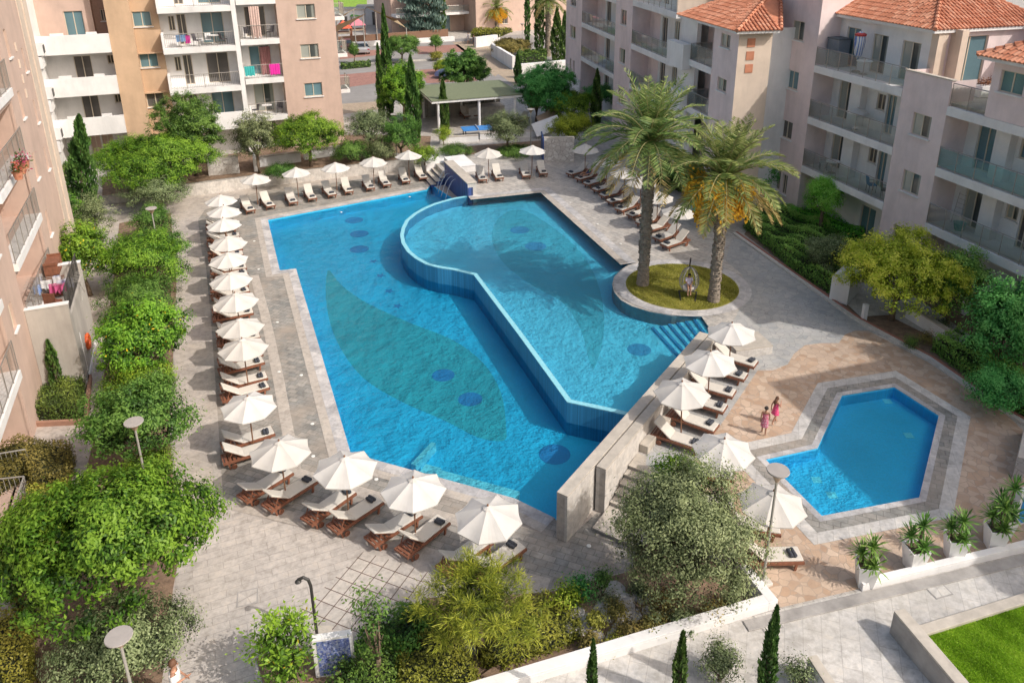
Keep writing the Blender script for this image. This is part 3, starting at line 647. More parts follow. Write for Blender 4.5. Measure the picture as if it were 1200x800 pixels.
# low garden walls behind the back row
for i, (a, b, z1, lab) in enumerate(((at(300, 196, ZU), at(352, 189, ZU), 1.75, 'low white garden wall behind the back row, end piece near the olive'), (at(356, 187, ZU), at(420, 178, ZU), 1.7, 'low white garden wall under the rounded green tree'),
        (at(515, 168, ZU), at(560, 165, ZU), 1.5, 'pale garden wall in front of the pool bar, beside the slim cypress'), (at(562, 163, ZU), at(660, 158, ZU), 1.5, 'pale garden wall in front of the pool bar, behind the small olive'))):
    wallbox('garden_wall', lab, 'wall', a, b, 0.3, ZU, z1, MAT['white'], MAT['cap'], 0.0, 0.02)
# planter wall of the front bed and the long white wall by the yuccas
c0, c1, c2 = at(862, 668, ZU), at(900, 716, ZU), at(590, 811, ZU)
wallbox('planter_wall', 'short white planter wall beside the lamp post and olive tree', 'wall', c0, c1, 0.30, 0.2, 1.22, MAT['white'], MAT['white'], 0.0, 0.0, side=-1)
wallbox('planter_wall', 'long white wall holding the front planting bed above the pale path', 'wall', c1, c2 + (c2 - c1) * 0.35, 0.30, 0.2, 1.22, MAT['white'], MAT['white'], 0.0, 0.0, side=1)
wallbox('terrace_kerb_wall', 'low white wall in front of the potted yuccas', 'wall', at(1010, 693, ZU), at(1290, 626, ZU), 0.22, ZU, ZU + 0.27, MAT['white'], MAT['white'], 0.0, side=-1)
wallbox('path_step', 'thin grey stone step along the low white wall', 'kerb', at(870, 728, ZU), at(1300, 626, ZU), 0.35, ZU, ZU + 0.05, MAT['concrete'], None, 0.0, side=1)
wallbox('lawn_wall', 'bare concrete wall with pale top beside the square lawn', 'wall', at(1042, 741, ZU), at(1180, 910, ZU), 0.34, ZU, ZU + 0.78, MAT['concrete'], MAT['cap'], 0.0, side=-1)
wallbox('lawn_kerb', 'pale raised kerb along the upper side of the square lawn', 'kerb', at(1072, 738, ZU), at(1400, 636, ZU), 0.3, ZU, ZU + 0.16, MAT['cap'], None, 0.0, side=1)
wallbox('bed_wall', 'short white wall end at the bottom beside the small round bushes', 'wall', at(953, 790, ZU), at(985, 840, ZU), 0.25, ZU, ZU + 0.7, MAT['white'], MAT['cap'], 0.0, side=1)
# kerb of the hedge beside the right walkway
kb = pts([(858, 274), (1000, 375), (1087, 422), (1183, 489), (1230, 515)], ZU)
m = MB(); m.prism(strip(kb, 0.0, 0.22), ZU, ZU + 0.10); tag(fix_normals(m.build('hedge_kerb', MAT['kerb'])), 'pale stone kerb edging the hedge along the right walkway', 'kerb')
m = MB(); m.prism(strip(kb, 0.22, 0.34), ZU, ZU + 0.13); tag(fix_normals(m.build('brick_edging', flat('red_brick_edge', (0.36, 0.15, 0.11)))), 'thin red brick edging behind the stone kerb of the hedge', 'kerb')
wallbox('gate_pier', 'white block wall where the hedge opens to the building entrance', 'wall', at(971, 352, ZU), at(987, 336, ZU), 0.9, ZU, ZU + 1.35, MAT['white'], None, 0.0, side=1)
wallbox('entrance_wall', 'low pale wall beside the entrance path under the yellow-green tree', 'wall', at(1065, 372, ZU), at(1128, 412, ZU), 0.25, ZU, ZU + 0.7, MAT['white'], MAT['cap'], 0.0, side=1)
sheet('entrance_path', pts([(985, 350), (1008, 372), (1040, 370), (1140, 420), (1160, 410), (1060, 340), (1010, 332)], ZU), ZU + 0.05, MAT['path'])
wallbox('white_post', 'small white post beside the yellow-green tree', 'post', at(1008, 374, ZU), at(1013, 373.5, ZU), 0.2, ZU, ZU + 0.85, MAT['white'], None)
# tiled shower walls
t = wallbox('shower_wall', 'white framed wall with blue and white mosaic in the bottom planting', 'wall', at(371, 787, 0.0), at(417, 780, 0.0), 0.2, 0, 1.35, MAT['white'], None, 0.0)
fm = crazy('blue_white_mosaic', [(0.05, 0.09, 0.32), (0.09, 0.15, 0.42), (0.40, 0.44, 0.56), (0.05, 0.08, 0.30), (0.07, 0.11, 0.36)], (0.25, 0.28, 0.42), 20, 0.08, 0.2)
lx = (at(416, 776) - at(368, 783)).length
m = MB(); m.box(0.12, lx - 0.12, -0.215, -0.203, 0.1, 1.28); m.build('mosaic_face', fm, t)
t = wallbox('shower_wall', 'white framed wall with deep blue mosaic at the right end of the terrace', 'wall', at(1181, 612, ZU), at(1222, 602, ZU), 0.2, ZU, ZU + 1.35, MAT['white'], None, 0.0)
m = MB(); m.box(0.12, 2.0, -0.215, -0.203, 0.1, 1.25); m.build('mosaic_face', MAT['navy'], t)
wallbox('end_wall', 'pale rubble wall at the right edge of the terrace behind the mosaic wall', 'wall', at(1186, 560, ZU), at(1198, 508, ZU), 0.3, ZU, ZU + 0.9, MAT['rubble'], MAT['cap'])
# left ramp with handrail, annex etc.
def railing(name, label, path, h, z, nb=0.16, group=None, mat='grey_metal'):
    path = [Vector((p[0], p[1], 0)) for p in path]
    t = thing(name, label, 'railing', tuple(path[0] + Vector((0, 0, z))), 0, group)
    q = [p - path[0] for p in path]
    m = MB()
    m.tube([p + Vector((0, 0, h)) for p in q], 0.03, 6); m.tube([p + Vector((0, 0, 0.12)) for p in q], 0.02, 6); m.build('handrail', MAT[mat], t)
    m = MB()
    for a, b in zip(q, q[1:]):
        k = max(1, int((b - a).length / nb))
        for i in range(k + 1):
            p = a.lerp(b, i / k); m.tube([p + Vector((0, 0, 0.12)), p + Vector((0, 0, h))], 0.011, 4, False)
    o = m.build('baluster_panel', MAT[mat], t)
    for p in q:
        m = MB(); m.tube([p, p + Vector((0, 0, h))], 0.03, 6); m.build('post', MAT[mat], t)
    return t
railing('ramp_railing', 'white metal railing beside the ramp, upper run against the reddish hedge', [at(-40, 566), at(37, 553)], 1.0, 0.0)
railing('ramp_railing', 'white metal railing beside the ramp, corner run turning towards the front', [at(-40, 585), at(33, 577), at(14, 640)], 1.0, -0.3)
sheet('ramp', pts([(-60, 590), (30, 580), (12, 640), (-60, 660)]), 0.03, flat('ramp_red_paving', (0.42, 0.26, 0.2)))
# ------------------------------------------------------------------ apartment buildings (local: x along the front, -y outwards, z up from 0)
def frame_of(o, d): return (o.x, o.y, 0.0), math.atan2(d.y, d.x)
def panel(mb, x0, x1, z0, z1, y, openings=(), depth=0.14, axis='x'):
    """upright wall face with real openings and their reveals; axis 'y' stands across the front at x=y"""
    ox = [(max(x0, a), min(x1, b), max(z0, c), min(z1, d)) for a, b, c, d in openings if b > x0 and a < x1 and d > z0 and c < z1]
    xs = sorted({x0, x1, *[v for o in ox for v in o[:2]]}); zs = sorted({z0, z1, *[v for o in ox for v in o[2:]]})
    P = (lambda u, v, k=0: (u, y + k, v)) if axis == 'x' else (lambda u, v, k=0: (y + k, u, v))
    for i in range(len(xs) - 1):
        for j in range(len(zs) - 1):
            cx_, cz_ = (xs[i] + xs[i + 1]) / 2, (zs[j] + zs[j + 1]) / 2
            if not any(a < cx_ < b and c < cz_ < d for a, b, c, d in ox):
                mb.quad(P(xs[i], zs[j]), P(xs[i + 1], zs[j]), P(xs[i + 1], zs[j + 1]), P(xs[i], zs[j + 1]))
    for a, b, c, d in ox:
        mb.quad(P(a, c), P(a, d), P(a, d, depth), P(a, c, depth)); mb.quad(P(b, c), P(b, c, depth), P(b, d, depth), P(b, d))
        mb.quad(P(a, c), P(a, c, depth), P(b, c, depth), P(b, c)); mb.quad(P(a, d), P(b, d), P(b, d, depth), P(a, d, depth))
def window(parent, x0, x1, z0, z1, y, mat='pane_curtain', sill=True, depth=0.12, bars=1, name='window', axis='x', sg=1):
    """framed sliding window set into the reveal; sg=-1 when the wall looks along +axis"""
    yy = y + depth * sg; fw = 0.05
    def bx(m, a, b, c, d, k0, k1):
        if axis == 'x': m.box(a, b, min(k0, k1), max(k0, k1), c, d)
        else: m.box(min(k0, k1), max(k0, k1), a, b, c, d)
    m = MB(); k0, k1 = yy - 0.03 * sg, yy + 0.03 * sg
    bx(m, x0, x0 + fw, z0, z1, k0, k1); bx(m, x1 - fw, x1, z0, z1, k0, k1); bx(m, x0 + fw, x1 - fw, z0, z0 + fw, k0, k1); bx(m, x0 + fw, x1 - fw, z1 - fw, z1, k0, k1)
    for i in range(bars):
        c = x0 + (x1 - x0) * (i + 1) / (bars + 1); bx(m, c - 0.03, c + 0.03, z0 + fw, z1 - fw, k0 - 0.01 * sg, k1)
    f = m.build(name, MAT['frame'], parent)
    m = MB(); bx(m, x0 + fw, x1 - fw, z0 + fw, z1 - fw, yy - 0.004 * sg, yy + 0.02 * sg); m.build('pane', MAT[mat], f)
    if sill:
        m = MB(); bx(m, x0 - 0.08, x1 + 0.08, z0 - 0.07, z0 - 0.003, y - 0.09 * sg, y + 0.1 * sg); m.build('sill', MAT['white'], f)
    return f
def door(parent, x0, x1, z0, z1, y, mat='pane_curtain', **kw):
    return window(parent, x0, x1, z0, z1, y, mat, sill=False, name='glass_door', **kw)
def balcony(parent, x0, x1, y0, y1, z, glassmat='rail_glass', rail_ends='', slab=0.42, h=1.05, name='balcony', posts=1.05, glazed=True, front=True, parapet=None):
    """slab with its front edge at y0 (outwards), floor level z; rail along the front and along given ends"""
    m = MB(); m.box(x0, x1, y0, y1, z - slab, z); b = m.build(name, MAT['white'], parent)
    runs = []
    if front: runs.append(((x0, y0 + 0.06), (x1, y0 + 0.06)))
    if 'l' in rail_ends: runs.append(((x0 + 0.06, y0 + 0.06), (x0 + 0.06, y1)))
    if 'r' in rail_ends: runs.append(((x1 - 0.06, y0 + 0.06), (x1 - 0.06, y1)))
    if runs:
        m = MB(); g = MB()
        for (ax, ay), (bx_, by) in runs:
            a, c = Vector((ax, ay, z)), Vector((bx_, by, z)); L_ = (c - a).length; k = max(1, round(L_ / posts)); up = Vector((0, 0, h))
            m.tube([a + up, c + up], 0.025, 6)
            for i in range(k + 1):
                p = a.lerp(c, i / k); m.tube([p, p + up], 0.02, 5)
            d = (c - a).normalized(); nn = Vector((d.y, -d.x, 0)) * 0.004
            if glazed:
                for i in range(k):
                    p, q = a.lerp(c, i / k) + d * 0.03, a.lerp(c, (i + 1) / k) - d * 0.03
                    g.quad(p + Vector((0, 0, 0.1)), q + Vector((0, 0, 0.1)), q + Vector((0, 0, h - 0.06)), p + Vector((0, 0, h - 0.06)))
            else:
                for i in range(int(L_ / 0.13)):
                    p = a + d * (0.13 * (i + 0.5)); m.tube([p + Vector((0, 0, 0.08)), p + up], 0.008, 4, False)
                m.tube([a + Vector((0, 0, 0.08)), c + Vector((0, 0, 0.08))], 0.015, 4)
        m.build('railing', MAT['metal'], b)
        if glazed: g.build('glass_panel', MAT[glassmat], b)
    return b
def tiled_roof(parent, corners, apexes, faces, name='roof'):
    """hipped roof: rows of half-round tiles laid down every slope"""
    V = [Vector(v) for v in corners + apexes]; m = MB()
    for fc in faces: m.quad(*[V[i] for i in fc])
    r = m.build(name, MAT['tile'], parent)
    t = MB()
    for fc in faces:
        a, b = V[fc[0]], V[fc[1]]; e = (b - a).normalized(); c = V[fc[-1]]; d = V[fc[2]] if len(fc) == 4 else c
        nrm = (b - a).cross(c - a).normalized(); up = nrm.cross(e).normalized()
        if up.z < 0: up = -up
        if nrm.z < 0: nrm = -nrm
        Lx = (b - a).length; hc, hd = (c - a).dot(up), (d - a).dot(up); xc, xd = (c - a).dot(e), (d - a).dot(e)
        k = int(Lx / 0.24)
        for i in range(k):
            x = (i + 0.5) * Lx / k
            hmax = hc
            if xc > 1e-3 and x < xc: hmax = hc * x / xc
            if x > xd and Lx - xd > 1e-3: hmax = hd * (Lx - x) / (Lx - xd)
            n_ = max(1, int(hmax / 0.36))
            for j in range(n_):
                p0 = a + e * x + up * (j * hmax / n_ - 0.05) + nrm * 0.05; p1 = a + e * x + up * ((j + 1) * hmax / n_) + nrm * 0.015
                q0 = []; q1 = []
                for s_ in range(5):
                    an = math.pi * s_ / 4; o = e * (math.cos(an) * 0.095) + nrm * (math.sin(an) * 0.075)
                    q0.append(p0 + o); q1.append(p1 + o)
                n0 = len(t.v); t.v += [tuple(v) for v in q0 + q1]
                for s_ in range(4): t.f.append((n0 + s_, n0 + s_ + 5, n0 + s_ + 6, n0 + s_ + 1)); t.mi.append(0)
                t.f.append((n0, n0 + 1, n0 + 2, n0 + 3, n0 + 4)); t.mi.append(0)
    fix = t.build('tile_rows', MAT['tile'], r)
    for fc in faces:
        for i, j in zip(fc, fc[1:] + fc[:1]):
            if abs(V[i].z - V[j].z) > 0.3 and i < j:
                n_ = max(2, int((V[j] - V[i]).length / 0.35)); h = MB()
                for q in range(n_): h.tube([V[i].lerp(V[j], q / n_) + Vector((0, 0, 0.06)), V[i].lerp(V[j], (q + 1) / n_) + Vector((0, 0, 0.03))], [0.12, 0.10], 8, True)
                h.build('ridge_capping', MAT['tile'], r)
    return r
# ============ right building
oR = at(930, 258, ZU); dR = -bearing(295)
def right_building():
    loc, rz = frame_of(oR, dR)
    t = thing('apartment_building', 'pale pink apartment block with glass balconies and terracotta roofs beside the hedge', 'building', loc, rz)
    ZB = ZU
    W, Wh = MB(), MB()                                   # pink and white walls
    D = 1.5                                              # balcony recess
    wins1 = [(-2.38, -1.23, z, z + 1.12) for z in (11.9, 8.92, 5.78)] + [(-2.35, -1.85, 2.3, 3.6), (-1.6, -1.1, 2.2, 3.5)]
    panel(W, -3.9, 0.12, ZB, 16.5, 0, wins1)             # tower
    for i, w_ in enumerate(wins1): window(t, *w_, 0, ['pane_curtain', 'pane_blue', 'pane_dark', 'pane_dark', 'pane_dark'][i])
    panel(W, -3.9, 0.12, ZB, 16.5, 5.5)
    W.quad((0.12, 0, 10.8), (0.12, 6.5, 10.8), (0.12, 6.5, 16.5), (0.12, 0, 16.5)); W.quad((0.12, 0, ZB), (0.12, D, ZB), (0.12, D, 10.8), (0.12, 0, 10.8))
    W.quad((-3.9, 6.5, ZB), (-3.9, 0, ZB), (-3.9, 0, 16.5), (-3.9, 6.5, 16.5)); W.quad((-3.9, 0, 16.5), (0.12, 0, 16.5), (0.12, 6.5, 16.5), (-3.9, 6.5, 16.5))
    wins2 = [(8.2, 9.4, z, z + 1.12) for z in (8.62, 5.62, 2.6)]
    panel(W, 7.22, 10.2, ZB, 11.66, 0, wins2)            # pier between the bays
    for i, w_ in enumerate(wins2): window(t, *w_, 0, ['pane_curtain', 'pane_curtain', 'pane_dark'][i])
    W.quad((7.22, D, ZB), (7.22, 0, ZB), (7.22, 0, 11.66), (7.22, D, 11.66)); W.quad((10.2, 0, ZB), (10.2, D, ZB), (10.2, D, 11.66), (10.2, 0, 11.66))
    W.quad((7.22, 0.0, 11.66), (10.2, 0, 11.66), (10.2, 0.2, 11.66), (7.22, 0.2, 11.66)); W.quad((10.2, 0.2, 10.6), (7.22, 0.2, 10.6), (7.22, 0.2, 11.66), (10.2, 0.2, 11.66))
    cp = MB(); cp.box(7.2, 10.24, -0.04, 0.24, 11.663, 11.72); cp.build('parapet_cap', MAT['cap'], t)
    # bay 1: three balconies
    dz = 3.07
    for i, z in enumerate((10.72, 7.63, 4.57)):
        balcony(t, 0.13, 7.21, -0.02, D, z, 'rail_glass')
    ops = []
    for i, z in enumerate((7.63, 4.57)):
        for a, b, c in ((0.75, 1.95, 2.25), (4.7, 5.35, 2.2)): ops.append((a, b, z + 0.02, z + c))
        ops.append((3.9, 4.55, z + 1.2, z + 2.1))
    ops.append((1.5, 2.0, 2.4, 3.3)); ops.append((4.0, 5.2, ZB + 0.05, 3.2))
    panel(Wh, 0.12, 7.22, ZB, 10.3, D, ops)
    for i, o in enumerate(ops):
        (window if o[2] > 5.5 and o[3] - o[2] < 1.2 else door)(t, *o, D, ['pane_curtain', 'pane_blue', 'pane_dark'][i % 3])
    for z in (7.63, 4.57):                              # projecting white column between the doors
        Wh.box(2.2, 3.1, D - 0.45, D - 0.003, z, z + 2.66, 'b')
    # bay 2 (runs out of the picture)
    for z in (10.45, 7.43, 4.52):
        balcony(t, 10.21, 19.9, -0.02, D, z, 'green_glass' if z == 7.43 else 'rail_glass', front=z < 10)
    ops = []
    for z in (7.43, 4.52):
        for a, b, c in ((10.85, 11.95, 2.25), (14.0, 14.6, 2.2), (16.2, 17.4, 2.25)): ops.append((a, b, z + 0.02, z + c))
        ops.append((13.2, 13.85, z + 1.2, z + 2.1))
    ops += [(11.2, 12.4, ZB + 0.05, 3.1), (14.5, 16, ZB + 0.05, 3.1)]
    panel(Wh, 10.2, 20, ZB, 10.05, D, ops)
    for i, o in enumerate(ops): (window if o[3] - o[2] < 1.2 else door)(t, *o, D, ['pane_blue', 'pane_curtain', 'pane_dark'][i % 3])
    for z in (7.43, 4.52): Wh.box(12.2, 13.0, D - 0.45, D - 0.003, z, z + 2.6, 'b')
    for z in (3.0,): Wh.box(13.2, 13.45, 0.05, 0.3, ZB, 4.1)
    # top floor behind the first terrace
    ops = [(0.72, 1.85, 10.75, 12.95), (2.9, 4.05, 10.75, 12.85), (5.12, 6.4, 10.75, 12.8)]
    panel(Wh, 0.12, 7.0, 10.72, 13.62, D, ops)
    for i, o in enumerate(ops): door(t, *o, D, ['pane_blue', 'pane_curtain', 'pane_curtain'][i])
    C2 = MB(); C2.box(7.0, 7.45, D - 0.001, D + 0.6, 10.72, 13.62); C2.box(7.0, 8.0, D + 0.9, D + 1.3, 10.72, 13.62); C2.build('corner_pier', MAT['cream'], t)
    ope = [(2.6, 4.9, 10.75, 13.2)]
    panel(W, 2.1, 7.5, 10.72, 13.62, 7.3, ope, axis='y', depth=-0.14)
    door(t, *ope[0], 7.3, 'pane_blue', axis='y', sg=-1)
    W.quad((7.3, 7.5, 10.72), (12, 7.5, 10.72), (12, 7.5, 14.5), (7.3, 7.5, 14.5))
    fl_ = MB(); fl_.box(7.22, 12.25, 0.21, 7.5, 10.3, 10.62); fl_.box(0.12, 7.22, D, 7.5, 10.3, 10.6); fl_.build('terrace_floor', MAT['cap'], t)
    # main hipped roof
    E = 13.62; y0, y1, x0, x1 = D - 0.45, D + 7.3, -0.2, 7.55
    tiled_roof(t, [(x0, y0, E), (x1, y0, E), (x1, y1, E), (x0, y1, E)], [(x0, (y0 + y1) / 2, E + 2.15), (x1 - 3.9, (y0 + y1) / 2, E + 2.15)], [[0, 1, 5, 4], [1, 2, 5], [2, 3, 4, 5]])
    f = MB(); f.box(x0, x1, y0 + 0.02, y1, E - 0.16, E - 0.004); f.build('eave', MAT['white'], t)
    # room with the small roof at the picture edge
    ops = [(12.72, 13.95, 11.7, 12.65), (16, 17.2, 11.7, 12.65)]
    panel(W, 12.3, 20, 10.46, 13.05, 0, ops)
    for o in ops: window(t, *o, 0, 'pane_blue')
    panel(W, 0, 6, 10.46, 13.05, 12.3, [], axis='y')
    tiled_roof(t, [(11.75, -0.55, 13.15), (20.4, -0.55, 13.15), (20.4, 6.4, 13.15), (11.75, 6.4, 13.15)], [(14.6, 2.9, 14.75), (18, 2.9, 14.75)], [[0, 1, 5, 4], [1, 2, 5], [2, 3, 4, 5], [3, 0, 4]], 'small_roof')
    f = MB(); f.box(11.78, 20.35, -0.5, 6.4, 13.0, 13.146); f.build('small_eave', MAT['white'], t)
    balcony(t, 10.25, 12.28, 0.0, 0.3, 10.47, 'rail_glass', slab=0.1, h=1.1)
    # back mass and side beyond the picture
    W.quad((20, 0, ZB), (20, 12, ZB), (20, 12, 13.1), (20, 0, 13.1)); W.quad((20, 12, ZB), (-3.9, 12, ZB), (-3.9, 12, 13.6), (20, 12, 13.6))
    W.quad((-3.9, 6.5, ZB), (-3.9, 12, ZB), (-3.9, 12, 13.6), (-3.9, 6.5, 13.6)); W.quad((7.5, 7.6, 13.6), (20, 7.6, 10.6), (20, 12, 10.6), (7.5, 12, 13.6))
    panel(W, 7.4, 16, 10.7, 16.2, 9.5); W.box(7.4, 16, 9.5, 12, 15.9, 16.3)
    W.build('wall', MAT['pink_r'], t); Wh.build('white_wall', MAT['white'], t)
    tf = MB(); tf.box(-3.86, 0.08, 0.02, 12, ZB, ZB + 0.02); tf.build('plinth', MAT['white'], t)
    return t, loc, rz
RB, RBloc, RBrz = right_building()
def on(loc, rz, x, y, z):
    c, s = math.cos(rz), math.sin(rz); return Vector((loc[0] + c * x - s * y, loc[1] + s * x + c * y, z))
# ============ block further along (outside the picture, its shadow falls across the small pool)
def outer_block():
    o = on(RBloc, RBrz, 21.0, 0, 0)
    t = thing('apartment_building', 'pink apartment block beyond the right edge of the photo shading the small pool', 'building', tuple(o), RBrz)
    m = MB(); m.box(6.6, 18.0, -0.3, 11, ZU, 16.8); m.build('wall', MAT['pink_r'], t)
    for z in (4.5, 7.5, 10.5): balcony(t, 8.5, 15.5, -1.7, -0.3, z)
    for z in (4.52, 7.52, 10.52): door(t, 9, 10.6, z, z + 2.2, -0.44)
    return t
outer_block()
# ============ middle building (ground lies higher there)
oM = at(680, 100, 3.4); dM = -bearing(385)
def middle_building():
    loc, rz = frame_of(oM, dM)
    t = thing('apartment_building', 'long pale pink apartment block with grey balconies behind the palms', 'building', loc, rz)
    W, Wh = MB(), MB(); ZB = 0.8; D = 1.5; T = 15.2
    for x0, x1, wx in ((-5.4, 0.0, (-3.9, -2.0)), (9.6, 13.5, (10.85, 12.2))):
        wins = [(wx[0], wx[1], z, z + 1.2) for z in (10.6, 7.5)] + [(wx[0] + 0.1, wx[0] + 0.65, 4.1, 5.4), (wx[1] - 0.65, wx[1] - 0.1, 4.1, 5.4)]
        panel(W, x0, x1, ZB, T, 0, wins)
        for i, w_ in enumerate(wins): window(t, *w_, 0, 'pane_dark' if i != 1 else 'pane_curtain')
        W.quad((x0, 3, ZB), (x0, 0, ZB), (x0, 0, T), (x0, 3, T)); W.quad((x1, 0, ZB), (x1, 3, ZB), (x1, 3, T), (x1, 0, T))
    for x0, x1 in ((0.0, 9.6), (13.5, 22.0)):
        lv = (12.75, 9.42, 6.24) if x0 > 5 else (12.5, 9.42, 6.24)
        for z in lv: balcony(t, x0 + 0.01, x1 - 0.01, -0.02, D, z, 'rail_glass')
        ops = []
        for z in (12.6, 9.44, 6.26, 3.5):
            for a, b in ((0.30, 0.42), (0.58, 0.68), (0.80, 0.92)): ops.append((x0 + (x1 - x0) * a, x0 + (x1 - x0) * b, z + 0.03, z + 2.3))
        panel(Wh, x0 + 0.3 * (x1 - x0) - 0.4, x1, ZB, T, D, ops)
        panel(W, x0, x0 + 0.3 * (x1 - x0) - 0.4, ZB, T, D)
        for i, o in enumerate(ops): door(t, *o, D, ['pane_dark', 'pane_curtain', 'pane_blue'][i % 3])
    for z0, z1 in ((9.3, 10.95), (6.1, 7.8)):
        m = MB(); m.box(21.9, 24.6, -0.5, 0.1, z0, z1); m.build('balcony_parapet', MAT['white'], t)
    # last bay with its own roof
    for z in (10.2, 7.1):
        balcony(t, 24.6, 27.9, -0.02, D, z - 0.2, 'rail_glass', 'l')
    m = MB(); m.box(22.0, 24.6, 0.4, 0.7, ZB, 12.5); m.build('white_pier', MAT['white'], t)
    panel(W, 24.0, 28, ZB, 12.6, D)
    wins = [(28.85, 30.05, z, z + 0.8) for z in (11.5, 8.85, 5.9)]
    panel(W, 27.9, 31.1, ZB, 12.65, 0, wins)
    for w_ in wins: window(t, *w_, 0, 'pane_curtain', sill=True)
    W.quad((27.9, D, ZB), (27.9, 0, ZB), (27.9, 0, 12.65), (27.9, D, 12.65))
    W.build('wall', MAT['pink_r'], t)
    o = MB(); o.quad((31.1, 0, ZB), (31.1, 2.15, ZB), (31.1, 2.15, 12.65), (31.1, 0, 12.65)); o.quad((22.0, 0, 12.6), (22.0, 8, 12.6), (22, 8, 17), (22, 0, 17)); o.quad((22.0, 7.5, 12), (29.0, 7.5, 12), (29.0, 7.5, 18), (22, 7.5, 18)); o.build('side_wall', MAT['cream'], t)
    for i, z in enumerate((11.75, 11.0, 10.25)):
        m = MB(); m.box(31.1, 31.13, 0.55, 1.05, z, z + 0.5); m.build('terracotta_vent', MAT['tile'], t)
    E = 12.75
    tiled_roof(t, [(23.2, -0.5, E), (31.7, -0.5, E), (31.7, 2.3, E), (29.1, 3.6, E + 1.30)], [(25.4, 3.4, E + 1.75), (28.2, 3.4, E + 1.75), (27.5, 6.0, E), (24, 6.0, E)], [[0, 1, 5, 4], [1, 2, 3, 5], [6, 7, 4, 5]])
    f = MB(); f.box(23.25, 31.65, -0.45, 2.25, E - 0.15, E - 0.004); f.build('eave', MAT['white'], t)
    Wh.quad((31.1, 2.15, ZB), (29.7, 2.15, ZB), (29.7, 2.15, 12.6), (31.1, 2.15, 12.6)); Wh.quad((29.7, 2.15, ZB), (29.7, 5, ZB), (29.7, 5, 12.6), (29.7, 2.15, 12.6))
    Wh.quad((-5.4, 3, ZB), (29.6, 3.2, ZB), (29.6, 3.2, 12), (-5.4, 3, 12))
    Wh.build('white_wall', MAT['white'], t)
    b = MB(); b.box(-5.4, 23, 1.6, 11, T - 0.2, T); b.box(-5.4, 23, 3.3, 10.5, ZB, T - 0.3); b.box(23, 29.4, 3.3, 8, ZB, 12.5); b.build('back_mass', MAT['pink_r'], t)
    p = MB(); p.box(-5.6, 0.1, -0.12, -0.003, 0.8, 3.75); p.build('plinth', MAT['white'], t)
middle_building()
